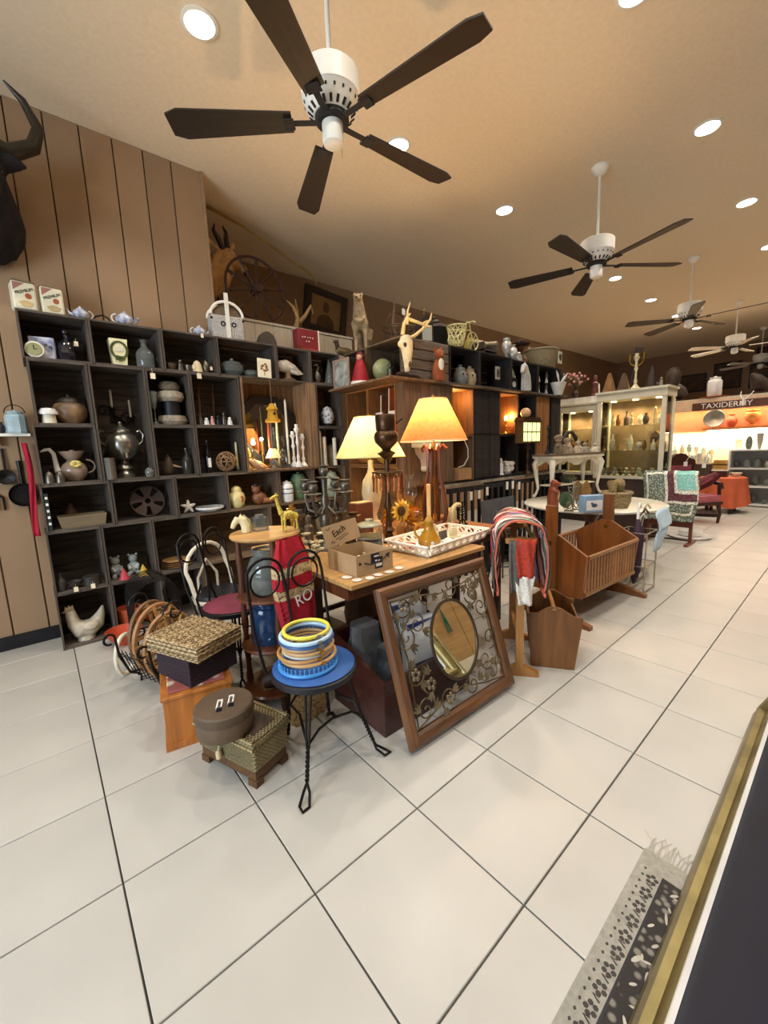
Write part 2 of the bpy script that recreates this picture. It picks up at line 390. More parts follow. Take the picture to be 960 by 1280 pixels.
# ---- ceiling fans
def blade_mesh(R, wdt=.14):
    mb = MB(); n = 10; pts = []
    for i in range(n+1):
        t = i/n; x = .2+(R-.2)*t; w = wdt/2*(.72+.4*t) if t < .93 else wdt/2*(1.09-.9*(t-.93)/.07*.35); pts.append((x, w))
    poly = [(x, -w) for x, w in pts]+[(x, w) for x, w in reversed(pts)]
    return mb.slab(poly, -.004, .004, Matrix.Rotation(.2, 4, 'X'))
def fan(x, y, zb, a0, label, bm, R=.8):
    t = T('ceiling_fan', label, 'ceiling fan', (x, y, CEIL), group='ceiling fans down the aisle')
    zl = zb-CEIL
    ob('canopy', MB().lathe([(0, 0), (.075, 0), (.078, -.015), (.05, -.055), (.02, -.07), (0, -.07)], 24), WHITE, t)
    ob('downrod', MB().lathe([(.012, -.06), (.012, zl+.2)], 12), WHITE, t)
    hs = ob('motor_housing', MB().lathe([(.02, zl+.235), (.05, zl+.225), (.135, zl+.21), (.145, zl+.2), (.145, zl+.1), (.14, zl+.095), (.125, zl+.05), (.09, zl+.02), (.0, zl+.02)], 32), WHITE, t)
    sl = MB()
    for k in range(20):
        a = 2*PI*k/20
        sl.box((0, 0, 0), (.03, .012, .004), Matrix.Rotation(a, 4, 'Z') @ Matrix.Translation((.107, 0, zl+.0325)) @ Matrix.Rotation(-.7, 4, 'Y'))
        sl.box((0, 0, 0), (.012, .009, .004), Matrix.Rotation(a+.157, 4, 'Z') @ Matrix.Translation((.134, 0, zl+.073)) @ Matrix.Rotation(-1.25, 4, 'Y'))
    ob('vent_slots', sl, DARKC, hs, label='dark vent slots around the white housing', stuff=True)
    ob('flywheel', MB().lathe([(0, zl-.01), (.075, zl-.01), (.085, zl), (.085, zl+.02), (0, zl+.02)], 24), DARKC, t)
    ob('switch_cup', MB().lathe([(0, zl-.11), (.03, zl-.112), (.05, zl-.1), (.053, zl-.08), (.053, zl-.01), (0, zl-.01)], 24), WHITE, t, label='white cylindrical switch housing')
    ob('pull_chain', MB().tube([(.058, .01, zl-.02), (.06, .01, zl-.13)], .0015, 5), BRASS, t)
    B = blade_mesh(R); bme = B.mesh('blade', bm)
    irn = MB().box((.14, 0, -.006), (.13, .03, .006)).box((.215, 0, -.01), (.05, .07, .005)).mesh('blade_iron', DARKC)
    for k in range(5):
        a = math.radians(a0+72*k)
        o = ob('blade', bme, None, t, loc=(0, 0, zl+.004), rot=(0, 0, a))
        ob('blade_iron', irn, None, o)
DKB = M('#2b2018', .5, var=.3, sc=6, kind='woodx')
LTB = M('#e6ddc8', .5, var=.06)
fan(1.31, .01, 3.0, -74.9, 'nearest ceiling fan, white motor housing with dark brown blades', DKB, .81)
fan(4.15, -.11, 2.98, -108, 'second ceiling fan from the front, dark blades on a long white rod', DKB, .8)
fan(7.15, -.13, 3.0, -88, 'third ceiling fan from the front, dark blades, small in the distance', DKB, .8)
fan(10.1, -.15, 3.0, -80, 'fourth ceiling fan, white with pale blades, far down the aisle', LTB, .8)
fan(12.95, -.15, 3.0, -70, 'farthest ceiling fan, white with pale blades near the end wall', LTB, .8)

# ================================================================== LEFT SHELVING: stacked crates
YF, YB = 1.75, 2.08; CELLS = [(1.442, 2.088, 1.735, 2.0, 1.2, 2.03)]
def crate(x0, x1, z0, z1, label, mat=0, backs=3, back=True, name='wooden_crate', lean=0):
    w, hh, d = x1-x0, z1-z0, YB-YF; th = .013
    mx, mz = [(CRATE, CRATEZ), (M('#6b5640', .8, var=.35, sc=5, bump=.4, kind='woodx'), M('#6b5640', .8, var=.35, sc=5, bump=.4, kind='woodz')), (DARKC, DARKC)][mat]
    t = T(name, label, 'crate', (x0, YF, z0)); CELLS.append((x0+.0145, x1-.0145, YF-.03, YB-.0125, z0, z1))
    for a in (0, w-th): bend(ob('end_panel', MB().bx((a, 0, 0), (a+th, d, hh)), mz, t), .002)
    for z in (0, hh-th):
        for k in range(2): ob('slat', MB().bx((th, k*d/2+.004, z), (w-th, (k+1)*d/2-.004, z+th)), mx, t)
    if back:
        for k in range(backs): ob('back_slat', MB().bx((th, d-.01, th+k*(hh-2*th)/backs+.003), (w-th, d, th+(k+1)*(hh-2*th)/backs-.003)), mx, t)
    return t
Z1, Z2, Z3, Z4, Z5 = 2.04, 1.61, 1.20, .87, .42
for a in [
 (-.02, .36, Z1, 2.35, 'dark crate at the top left of the shelves holding an alarm clock'),
 (.362, .82, Z1, 2.352, 'dark crate in the top row holding the ivy canister and a clear bottle'),
 (.824, 1.243, Z1, 2.355, 'dark crate in the top row under the small blue teapot, holding trinkets'),
 (1.247, 1.784, Z1, 2.357, 'dark crate in the top row under the white wicker hamper, holding cut glass'),
 (1.788, 2.143, Z1, 2.352, 'dark crate in the top row behind the fish carving'),
 (2.147, 2.5, Z1, 2.355, 'dark crate in the top row holding two slim vases'),
 (-.005, .32, Z2, Z1, 'dark crate holding the brown lidded pot and a white mushroom'),
 (.324, .68, Z3, Z1, 'tall weathered crate standing around the silver samovar'),
 (.684, 1.0, Z2, Z1, 'grey crate holding a stack of fur hats'),
 (1.004, 1.41, Z2, Z1, 'dark crate holding a row of tiny figures, left of the octagonal mirror'),
 (-.03, .32, Z3, Z2, 'dark crate holding the swan spouted teapot'),
 (.684, 1.0, Z3, Z2, 'dark crate holding a dim bird figure'),
 (1.004, 1.41, Z3, Z2, 'dark crate holding a black bottle and a wicker ball'),
 (-.045, .36, Z4, Z3, 'low dark crate holding a wooden trough and a book'),
 (.364, .80, Z4, Z3, 'low dark crate holding the pierced metal reel'),
 (.804, 1.22, Z4, Z3, 'low dark crate holding a starfish and a white plate'),
 (-.055, .262, Z5, Z4, 'dark crate with small tagged trinkets, second from the floor'),
 (.266, .6, Z5, Z4, 'dark crate holding two pale seated figurines'),
 (.604, .95, Z5, Z4, 'dark crate holding a stack of wooden platters'),
 (-.06, .272, 0, Z5, 'bottom crate holding the pale ceramic rooster'),
 (.276, .62, 0, Z5, 'bottom crate holding terracotta pots'),
 (.624, .95, 0, Z5, 'bottom crate behind the bentwood carriers'),
 (2.19, 2.5, Z2, Z1, 'dark crate holding a speckled egg on a stand'),
 (2.19, 2.5, Z3, Z2, 'dark crate with pale candles right of the octagonal mirror'),
]: crate(*a)
for a in [(1.224, 1.72, Z4, Z3, 'brown crate under the lit ledge holding cookie jars'), (1.724, 2.1, Z4, Z3, 'brown crate under the lit ledge holding a round jar'),
          (2.104, 2.5, Z4, Z3, 'brown crate behind the silver candelabrum'), (.954, 1.6, .43, Z4, 'tan crate under the cookie jars'), (1.604, 2.3, .43, Z4, 'tan crate behind the round topped stand'),
          (.954, 1.6, 0, .43, 'tan bottom crate behind the cream hoop chair'), (1.604, 2.3, 0, .43, 'tan bottom crate behind the rice sack')]: crate(*a, mat=1, backs=4)
# octagonal mirror bay
bay = T('shelf_bay', 'tan wooden shelf bay with a lit ledge around the octagonal mirror', 'shelf', (1.42, YF, Z3))
for x in (0, .67): ob('side_panel', MB().bx((x, 0, .0), (x+.02, .33, Z1-Z3)), OLDW, bay)
ob('side_panel', MB().bx((.695, -.005, 0), (.76, .33, Z1-Z3)), OLDW, bay)
for k in range(5): ob('back_plank', MB().bx((.02+k*.13, .31, .02), (.147+k*.13, .322, Z1-Z3)), OLDW, bay)
ob('ledge', MB().bx((-.01, -.03, 0), (.69, .31, .018)), OLDW, bay)
def octo(R, q=PI/8): return [(R*math.cos(q+k*PI/4), R*math.sin(q+k*PI/4)) for k in range(8)]
om = T('octagonal_mirror', 'octagonal wall mirror in a wide black frame behind the candles', 'mirror', (1.765, YF+.283, 1.6))
fr = MB(); A, Bq = octo(.35), octo(.265); n = 8
vv = [(p[0], -.02, p[1]) for p in A]+[(p[0], -.012, p[1]) for p in Bq]+[(p[0], .02, p[1]) for p in A]+[(p[0], .02, p[1]) for p in Bq]
ff = []
for i in range(8):
    j = (i+1) % 8; ff += [(i, j, j+8, i+8), (i+16, i+24, j+24, j+16), (i, i+16, j+16, j), (i+8, j+8, j+24, i+24)]
fr.raw(vv, ff); ob('frame', fr, BLACK, om); ob('glass', MB().prism(Bq, .0, .012), M('#9a9c98', .03, 1.0, var=.03), om)

# ---- contents helper: things on crate floors at plane y
def on(z): return z+.0135
def cont(name, label, cat, k, px, z, w, h_, mat, y=1.86, **kw):
    return put(name, label, cat, k, px, HPY(px, y, z), on(z), w, h_, mat, y=y, **kw)
def HPY(px, y, z):      # pixel row of height z on plane y at column px
    lo, hi = 300, 1000
    for _ in range(30):
        m_ = (lo+hi)/2
        if P(px, m_, y=y).z > z: lo = m_
        else: hi = m_
    return lo
def spot(px, z, y=1.86):
    p = P(px, HPY(px, y, z), y=y); p.z = z; return p
# top of shelves z=2.35
ZT = 2.36
def tin(px, rz, lab, y=1.85):
    p = spot(px, ZT, y); t = T('cracker_tin', lab, 'tin', p, rz)
    w, d, hh = .125, .1, .175
    bend(ob('body', MB().box((0, 0, hh/2), (w, d, hh)), M('#e2dcc0', .35, var=.06), t), .012)
    bend(ob('lid', MB().box((0, 0, hh+.004), (w-.004, d-.004, .012)), M('#8a7a60', .4, .3), t), .004)
    yf = -d/2-.0008
    ob('red_corner', MB().prism([(-w*.44, hh*.66), (-w*.44, hh*.95), (w*.06, hh*.95)], yf, yf+.0015), M('#b07a70', .4), t)
    ob('roundel', MB().lathe([(0, 0), (.017, 0), (.017, .002), (0, .002)], 18, T=Matrix.Translation((.018, yf, hh*.5)) @ Matrix.Rotation(PI/2, 4, 'X')), M('#b4603c', .4), t)
    ob('cracker_print', MB().slab([(math.cos(a)*.036*(1+.2*math.sin(5*a)), math.sin(a)*.02) for a in [k*.4 for k in range(16)]], 0, .0015, Matrix.Translation((.004, yf, hh*.22)) @ Matrix.Rotation(PI/2, 4, 'X')), M('#c9b27c', .5), t)
    text('lettering', 'PREMIUM', .027, BLACK, t, (0, yf-.0005, hh*.66), (PI/2, -.42, 0), squash=.95)
    return t
tin(32, .15, 'pale cracker tin lettered PREMIUM, leftmost on the shelf top'); tin(67, .1, 'second pale cracker tin lettered PREMIUM beside the plain wall', 1.87)
def teapot(px, lab, s=1.0, handle=1, y=1.86, z=ZT):
    p = spot(px, z, y); t = T('teapot', lab, 'teapot', p, 0)
    ob('body', MB().lathe([(0, 0), (.03*s, 0), (.055*s, .02*s), (.062*s, .045*s), (.05*s, .07*s), (.028*s, .08*s)], 22), BLUEP, t)
    l = ob('lid', MB().lathe([(.03*s, .08*s), (.024*s, .09*s), (.006*s, .096*s), (.009*s, .106*s), (0, .11*s)], 16), BLUEP, t)
    ob('spout', MB().tube([(handle*.05*s, 0, .03*s), (handle*.08*s, 0, .045*s), (handle*.092*s, 0, .075*s)], [.013*s, .01*s, .007*s], 8), BLUEP, t)
    ob('handle', MB().tube(arc((-handle*.055*s, 0, .048*s), .03*s, PI/2, PI*1.5 if handle > 0 else -PI/2, 10), .005*s, 7), PORC, t)
    return t
teapot(102, 'blue and white teapot lying low with dark scrolling handle, near the cracker tins', .85, -1)
one('iron_hook', 'dark curved iron handle resting between two blue teapots', 'iron hook', MB().tube([(-.07, 0, .007), (-.04, 0, .04), (0, 0, .055), (.035, 0, .04), (.05, 0, .008)], .006, 7), IRON, spot(129, ZT))
teapot(157, 'blue and white teapot with round handle, in the middle of the shelf top', 1.0, 1)
tag(teapot(250, 'small blue and white teapot with a price tag beside the white hamper', .85, 1), (-.02, -.118, .0))
# white wicker hamper basket with arched handle
p = spot(284, ZT, 1.9); hm = T('wicker_hamper', 'white wicker picnic hamper with arched top and hinged handle', 'basket', p, -.1)
WW = M('#dedad2', .7, var=.12, sc=30, bump=.8, kind='weave', col2='#8f8a80')
hp = [(-.13, 0), (.13, 0), (.135, .2)]+[(.135*math.cos(a), .2+.115*math.sin(a)) for a in [PI*k/12 for k in range(1, 12)]]+[(-.135, .2)]
ob('body', MB().prism([(-.13, 0), (.13, 0), (.135, .2), (-.135, .2)], -.07, .07), WW, hm)
ob('arch_rim', MB().tube([(q[0], -.07, q[1]) for q in hp[2:]], .012, 7).tube([(q[0], .07, q[1]) for q in hp[2:]], .012, 7), WHITE, hm)
ob('lining', MB().prism([(.118*math.cos(PI*k/12), .2+.1*math.sin(PI*k/12)) for k in range(13)], -.05, .05), M('#6b5a44', .9), hm)
ob('handle', MB().box((0, -.078, .2), (.034, .012, .37)), WHITE, hm)
wk_ = MB()
for k in range(15): wk_.tube([(-.129, -.0715, .008+k*.013), (.129, -.0715, .008+k*.013)], .005, 5)
for k in range(13): wk_.tube([(-.12+k*.02, -.0745, .0), (-.12+k*.02, -.0745, .2)], .0035, 5)
ob('wicker_strands', wk_, WW, hm, stuff=True)
for x in (-.04, .05): ob('clasp', MB().ring((x, -.078, .13), .017, .005, 14, 6, ax='y'), IRON, hm)
for x in (-.13, .13): ob('hinge', MB().box((x, -.072, .17), (.022, .008, .02)), IRON, hm)
# grey dome, red case, white plank shelf
p = spot(334, ZT, 1.9); one('domed_stone', 'dark brown domed clock case standing before the pale planks', 'clock case', MB().prism([(-.09, 0), (.09, 0)]+[(.09*math.cos(PI*k/10), .02+.12*math.sin(PI*k/10)) for k in range(11)], -.03, .03).tube([(0, -.031, .03), (0, -.031, .1)], .006, 6), M('#4a4036', .7), p)
p = spot(383, ZT, 1.88); rc = T('red_case', 'dark red case with small pale lettering and brass clasp', 'case', p, -.05)
bend(ob('body', MB().box((0, 0, .105), (.23, .11, .21)), M('#7a1c22', .5, var=.12), rc), .006)
ob('edge_band', MB().box((.118, 0, .105), (.012, .114, .215)), CREAM, rc); ob('edge_band', MB().box((0, 0, .02), (.232, .114, .012)), M('#a03a3c', .5), rc)
ob('clasp', MB().ring((-.1, -.062, .03), .014, .004, 14, 6, ax='y'), BRASS, rc)
for k, x in enumerate((-.06, -.035, -.005, .022, .05)): ob('stud', MB().ball((x, -.057, .13+.003*(k % 2)), .007, 8), CREAM, rc)
for x in (-.02, .008): ob('stud', MB().ball((x, -.057, .095), .007, 8), CREAM, rc)
# duck decoy
p = spot(430, ZT, 1.8); dk = T('duck_decoy', 'carved duck decoy with a dark head at the corner of the shelf top', 'decoy', p, .2)
ob('body', MB().tube([(-.1, 0, .05), (-.06, 0, .04), (0, 0, .04), (.06, 0, .045), (.1, 0, .055), (.13, 0, .065)], [.03, .04, .045, .042, .028, .006], 12), M('#7d6a45', .7, var=.4, sc=20), dk)
ob('head', MB().tube([(-.085, 0, .06), (-.1, 0, .1), (-.105, 0, .125), (-.125, 0, .125), (-.15, 0, .118)], [.024, .022, .026, .018, .008], 10), M('#3a2a1c', .6), dk)
# ================================================================== THINGS ON THE LEFT SHELVES
# --- top row crates (z 2.04)
p = spot(39, on(Z1), 1.8); p.z += .052; t = T('alarm_clock', 'small round pale alarm clock at the left end of the top crate', 'clock', p, -.2)
ob('case', MB().lathe([(0, -.02), (.045, -.02), (.052, -.012), (.052, .012), (0, .012)], 22, T=Matrix.Rotation(PI/2, 4, 'X')), CREAM, t)
ob('dial', MB().lathe([(0, .0), (.04, .0), (.04, .004), (0, .004)], 20, T=Matrix.Translation((0, -.017, 0)) @ Matrix.Rotation(PI/2, 4, 'X')), M('#8c8a5e', .5), t)
ob('hand', MB().box((0, -.023, .012), (.004, .002, .026)), BLACK, t); ob('hand', MB().box((.009, -.023, 0), (.02, .002, .004)), BLACK, t)
p = spot(60, on(Z1), 1.85); t = T('print_box', 'squarish blue and white printed box in the top left crate', 'box', p, -.15)
bend(ob('body', MB().box((0, 0, .075), (.14, .1, .15)), M('#c9cbd8', .4, var=.1, sc=24, col2='#4a568c'), t), .008)
sw_ = MB()
for k in range(5): sw_.tube(scroll((-.045+.022*k, -.051, .085+.012*(k % 2)), .012, k*1.3, 1.1, n=10), .0025, 4)
ob('dark_print', sw_, M('#3a4060', .5), t)
t = T('dark_bottle', 'black faceted glass bottle with ball stopper and a tag, top left crate', 'bottle', spot(83, on(Z1), 1.83))
ob('body', MB().lathe([(0, 0), (.05, 0), (.052, .04), (.048, .12), (.016, .155), (.014, .18)], 8), M('#1c1a22', .08, coat=.6), t); ob('stopper', MB().ball((0, 0, .2), .022, 10), M('#1c1a22', .08, coat=.6), t); tag(t, (.055, -.01, .15), s=1.1)
t = T('ivy_canister', 'cream canister painted with green ivy around a blank label', 'canister', spot(150, on(Z1), 1.84))
ob('body', MB().lathe([(0, 0), (.062, 0), (.082, .19), (.075, .19), (.056, .006)], 4, T=Matrix.Rotation(PI/4, 4, 'Z')), M('#e8e2b4', .35, var=.05), t, ang=.3)
iv = MB()
for k in range(26):
    a = 2*PI*k/26; x, z = .05*math.cos(a)*(1.0), .11+.058*math.sin(a); zz = -.045-.012*(z/.19)
    iv.box((x, zz-.0035, z), (.017, .002, .013), Matrix.Identity(4))
for x, z in ((-.02, .045), (.0, .038), (.02, .046), (.012, .06), (-.012, .062)): iv.box((x, -.0535, z), (.02, .003, .016))
ob('ivy_print', iv, M('#4e5a2a', .5, var=.4), t, stuff=True)
ob('label_plate', MB().box((0, -.0555, .115), (.052, .003, .028)), CREAM, t)
put('cut_bottle', 'clear cut glass bottle right of the ivy canister', 'bottle', 'bottle', 181, 445, on(Z1), 20, 34, GREYGLASS, y=1.83)
for px, k, w, h_, m_, lab in [(207, 'bowl', 14, 8, PEWTER, 'small dark metal bowl in the third top crate'), (218, 'figure', 9, 14, PEWTER, 'small dark metal figure in the third top crate'), (227, 'cup', 9, 8, PEWTER, 'tiny dark metal cup beside the metal figure'),
                              (245, 'dome', 12, 15, BONE, 'small bone coloured owl carving on the third top crate'), (257, 'vase', 9, 16, PEWTER, 'small grey bud vase with a tag, right of the owl carving')]:
    o = put(k == 'figure' and 'metal_figure' or {'bowl': 'metal_bowl', 'cup': 'metal_cup', 'dome': 'owl_carving', 'vase': 'bud_vase'}[k], lab, {'dome': 'carving'}.get(k, 'figurine' if k == 'figure' else k), k, px, 455, on(Z1), w, h_, m_, y=1.81)
    if px in (227, 257): tag(o, (.03, -.04, .055), s=.9)
def on_bowl(px, lab, w, h_, lid=True, y=1.83):
    p = spot(px, on(Z1), y); u = U(p); R, H = w*u/2, h_*u
    t = T('glass_dish', lab, 'dish', p); ob('bowl', MB().lathe([(0, 0), (R*.6, 0), (R*.9, H*.25), (R, H*.55), (R*.94, H*.55), (R*.8, H*.25), (0, H*.1)], 14), GREYGLASS, t, ang=.2)
    if lid: ob('lid', MB().lathe([(R*.98, H*.56), (R*.7, H*.75), (R*.15, H*.82), (R*.2, H*.93), (0, H)], 14), GREYGLASS, t, ang=.2)
on_bowl(291, 'clear cut glass candy dish with a domed lid', 28, 22); on_bowl(314, 'open square cut glass bowl beside the candy dish', 17, 15, False)
for k in range(3):
    o = put('dried_sprig', 'dim dried sprig behind the glass dishes, %s of three' % ['left', 'middle', 'right'][k], 'sprig', 'vase', 296+k*8, 465, on(Z1), 6, 10, M('#3c3426', .9), y=1.98, group='dim dried sprigs behind the glass')
    sp = MB()
    for q in range(7): a = q*.9; sp.tube([(0, 0, .03), (.03*math.cos(a), .02*math.sin(a), .09+.01*q)], .002, 4).ball((.03*math.cos(a), .02*math.sin(a), .09+.01*q), .007, 6)
    ob('stems', sp, M('#4a4230', .9), o)
# hanging picture card
p = P(331, 460, y=1.715); t = T('picture_card', 'cream picture card with a brown botanical print pinned over the crates', 'picture', p, rot=(0, .03, 0))
ob('card', MB().box((0, 0, 0), (.13, .006, .165)), CREAM, t)
bp_ = MB()
for q in range(9): a = q*2.3; bp_.box((.02*math.cos(a)*(1+q*.07), -.004, .02*math.sin(a)*(1+q*.1)+.005), (.022, .002, .016))
bp_.box((0, -.004, -.04), (.006, .002, .05)); ob('botanical_print', bp_, M('#8a5f38', .6), t)
ob('pin', MB().tube([(0, 0, 0), (0, .045, 0)], .004, 6), IRON, t)
p = spot(357, on(Z1), 1.83); t = T('fish_carving', 'speckled grey fish carving on a wooden base', 'carving', p)
ob('body', MB().tube([(-.13, 0, .13), (-.1, 0, .135), (-.02, 0, .14), (.06, 0, .115), (.12, 0, .09), (.15, 0, .1)], [.015, .045, .062, .05, .025, .004], 12, sx=.6), M('#b9b2a4', .5, var=.4, sc=26), t)
ob('fin', MB().tube([(.02, -.03, .09), (.09, -.035, .075), (.15, -.03, .075)], [.01, .02, .004], 8, sx=.4), M('#b9b2a4', .5, var=.4, sc=26), t)
ob('base', MB().lathe([(0, 0), (.07, 0), (.075, .015), (.03, .03), (.02, .09), (0, .09)], 14), OLDW, t)
t = T('swan_vase', 'slim grey vase shaped like a bird, in the top row', 'vase', spot(397, on(Z1), 1.82)); ob('body', MB().lathe(prof('vase', .038, .13), 16), PEWTER, t); ob('neck', MB().tube([(0, 0, .12), (.02, 0, .16), (.0, 0, .185), (-.03, 0, .175)], [.015, .011, .013, .004], 8), PEWTER, t)
put('perfume_flask', 'pointed clear glass perfume flask at the right of the top row', 'flask', 'cone', 412, 476, on(Z1), 13, 30, GREYGLASS, y=1.82)
# --- second row (z 1.61)
t = T('lidded_pot', 'brown mottled pot with a dark domed lid in the left crate', 'pot', spot(86, on(Z2), 1.9))
ob('body', MB().lathe([(0, 0), (.06, 0), (.1, .05), (.108, .1), (.09, .14), (.06, .155)], 22), M('#8a6a48', .4, var=.4, sc=10, col2='#4a4034'), t); ob('lid', MB().lathe([(.07, .152), (.066, .17), (.04, .19), (.012, .195), (.014, .21), (0, .212)], 20), M('#3a3228', .45), t)
t = T('mushroom_ornament', 'white mushroom shaped ornament beside the brown pot', 'ornament', spot(63, on(Z2), 1.8)); ob('stem', MB().lathe([(0, 0), (.042, 0), (.038, .06), (0, .06)], 16), CREAM, t); ob('cap', MB().lathe([(.03, .055), (.055, .06), (.056, .075), (.04, .1), (0, .108)], 18), PORC, t)
t = T('fur_hat_stack', 'stack of two pale fur hats on a dark stand', 'hat', spot(209, on(Z2), 1.88))
ob('lower_hat', MB().lathe([(0, 0), (.1, 0), (.115, .03), (.1, .075), (0, .085)], 20), M('#8d8271', 1, var=.35, sc=30, bump=1), t); ob('stand', MB().lathe([(0, .08), (.07, .08), (.07, .19), (0, .19)], 16), BLACK, t)
ob('upper_hat', MB().lathe([(0, .19), (.085, .19), (.105, .22), (.1, .26), (.07, .275), (0, .28)], 20), M('#a09684', 1, var=.35, sc=30, bump=1), t); ob('top_hat', MB().lathe([(0, .28), (.075, .28), (.085, .31), (.06, .345), (0, .35)], 20), M('#6d6353', 1, var=.35, sc=30, bump=1), t)
put('glass_goblet', 'clear goblet standing left of the fur hats', 'goblet', 'goblet', 194, 533, on(Z2), 10, 40, GREYGLASS, y=1.8)
for k, px in enumerate((255, 261, 267, 273, 279, 285)):
    put('tiny_figure', 'tiny %s in the row of miniatures, %s from the left' % (['dark seated figure', 'white jug figure', 'pink skirted figure', 'black cat figure', 'dark dancing figure', 'white bell figure'][k], ['first', 'second', 'third', 'fourth', 'fifth', 'sixth'][k]), 'figurine', 'figure', px, 535, on(Z2), 6+k % 2*2, [14, 9, 11, 12, 16, 10][k],
        [PEWTER, PORC, M('#c99a94', .4), BLACK, PEWTER, PORC][k], y=1.8, group='row of miniatures')
for x in (1.12, 1.24): one('cane', '%s thin wooden cane leaning upright in the crate of miniatures' % ('left' if x < 1.2 else 'right'), 'cane', MB().tube([(x, 1.98, on(Z2)+.005), (x+.02, 2.0, 2.0)], .009, 7), OLDW, group='canes in the miniatures crate')
# hanging price tags
for px, py in ((191, 470), (249, 470)):
    pt = P(px, py, y=1.738); tt = one('price_tag', 'cream paper price tag hanging %s' % ('above the fur hats' if px < 200 else 'above the row of miniatures'), 'tag', MB().box((0, 0, 0), (.035, .002, .042)).tube([(0, .002, .02), (0, .011, .06)], .001, 5), TAG, pt)
# tall bay: wall sconce + samovar
p = P(137, 515, y=2.03); t = T('candle_sconce', 'dark iron wall sconce with two candles behind the samovar', 'sconce', (.49, 2.061, 1.72)); t.scale = (.8, .8, .8)
ob('back_scrolls', MB().tube(scroll((-.09, -.01, .03), .06, 0, 1.2), .006, 6).tube(scroll((.12, -.01, -.04), .07, PI, -1.2), .006, 6).tube([(-.05, -.01, .0), (.02, -.012, -.03), (.1, -.01, -.1)], .008, 6).box((-.02, -.004, 0), (.05, .012, .16)), IRON, t)
for x, z in ((-.02, .03), (.13, -.06)):
    ob('arm', MB().tube([(0, -.01, -.06), (x*.7, -.05, z-.04), (x, -.055, z)], .008, 6).lathe(prof('cup', .022, .03), 10, c=(x, -.055, z)), IRON, t); ob('candle', MB().lathe(prof('cand', .011, .19), 10, c=(x, -.055, z+.01)), CREAM, t)
p = spot(157, on(Z3), 1.86); t = T('samovar', 'large pewter samovar with two scrolled handles', 'samovar', p)
ob('base', MB().lathe([(0, 0), (.07, 0), (.07, .02), (.05, .035), (.04, .06), (.06, .075), (.055, .1), (.03, .12), (.035, .14)], 22), SILVER, t)
ob('body', MB().lathe([(.035, .14), (.09, .17), (.118, .24), (.122, .3), (.105, .35), (.07, .375), (.072, .385)], 26), SILVER, t)
l = ob('lid', MB().lathe([(.075, .385), (.06, .41), (.03, .425), (.02, .44)], 22), SILVER, t); ob('finial', MB().ball((0, 0, .455), .02, 10), SILVER, l)
for s in (-1, 1): ob('handle', MB().tube([(s*.1, 0, .26), (s*.15, 0, .3), (s*.165, 0, .36), (s*.14, 0, .4), (s*.12, 0, .385)], .007, 7), SILVER, t)
tp = ob('tap', MB().tube([(0, -.11, .2), (0, -.15, .2), (0, -.155, .165)], [.013, .011, .01], 8), SILVER, t); ob('tap_key', MB().box((0, -.142, .225), (.04, .006, .03)), SILVER, tp)
t = T('chrome_tumbler', 'tall fluted silver tumbler standing left of the samovar', 'tumbler', spot(139, on(Z3), 1.79)); ob('body', MB().lathe([(0, 0), (.034, 0), (.036, .16), (.032, .16), (.03, .01)], 12), SILVER, t, ang=.2)
put('salt_cellar', 'small grey glass pot right of the samovar', 'pot', 'pot', 190, 600, on(Z3), 10, 12, GREYGLASS, y=1.79)
# --- third row (z 1.20)
p = spot(96, on(Z3), 1.88); t = T('swan_teapot', 'brown lustre teapot with long white swan neck spout and yellow rose', 'teapot', p)
LUS = M('#9a8470', .3, var=.3, sc=8, coat=.4)
ob('body', MB().lathe([(0, 0), (.055, 0), (.095, .05), (.105, .1), (.085, .15), (.05, .18), (.045, .2)], 24), LUS, t)
ob('lid', MB().lathe([(.055, .2), (.09, .25), (.1, .27), (.06, .255), (.02, .25), (.02, .28), (0, .285)], 18), LUS, t)
ob('swan_spout', MB().tube([(-.08, 0, .06), (-.12, 0, .1), (-.125, 0, .17), (-.13, 0, .25), (-.155, 0, .29), (-.19, 0, .285), (-.22, 0, .27)], [.032, .026, .02, .017, .018, .015, .006], 10), PORC, t, label='white swan neck spout')
ob('handle', MB().tube(arc((.1, 0, .13), .06, -PI/2, PI/2), .009, 8), LUS, t)
rz_ = MB()
for q in range(9): a = q*.7; rz_.ball((.012+.027*math.cos(a), -.1-.004*(q % 2), .155+.02*math.sin(a)), (.018, .01, .013), 8)
ob('rose', rz_, M('#d9c46a', .4, var=.2), t, label='yellow ceramic rose')
for px in (63, 75): put('salt_shaker', 'small grey shaker in front of the swan teapot, %s of the pair' % ('left' if px < 70 else 'right'), 'shaker', 'dome', px, 600, on(Z3), 10, 15, PEWTER, y=1.775, group='pair of grey shakers')
t = T('bird_figure', 'dim painted bird figure with a long beak in the dark crate', 'figurine', spot(215, on(Z3), 1.88)); ob('body', MB().tube([(-.015, 0, .016), (-.01, 0, .05), (0, 0, .1), (0, 0, .15), (0, 0, .175)], [.036, .05, .035, .02, .005], 10), M('#4a3a2c', .6, var=.4), t); ob('beak', MB().tube([(.02, 0, .08), (.1, -.01, .06)], [.014, .003], 8), M('#b09078', .5), t, label='pale long beak')
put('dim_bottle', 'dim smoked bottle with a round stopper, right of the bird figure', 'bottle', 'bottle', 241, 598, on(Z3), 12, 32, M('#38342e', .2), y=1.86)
t = T('black_bottle', 'tall black bottle with a white figure label', 'bottle', spot(262, on(Z3), 1.82)); ob('body', MB().lathe(prof('bottle', .03, .28), 14), M('#141216', .1), t); ob('label_plate', MB().box((0, -.031, .09), (.025, .003, .08)), PORC, t)
t = T('vine_ball', 'ball of woven brown vine beside the black bottle', 'ornament', spot(284, on(Z3), 1.83) + Vector((0, 0, .092)))
vb = MB()
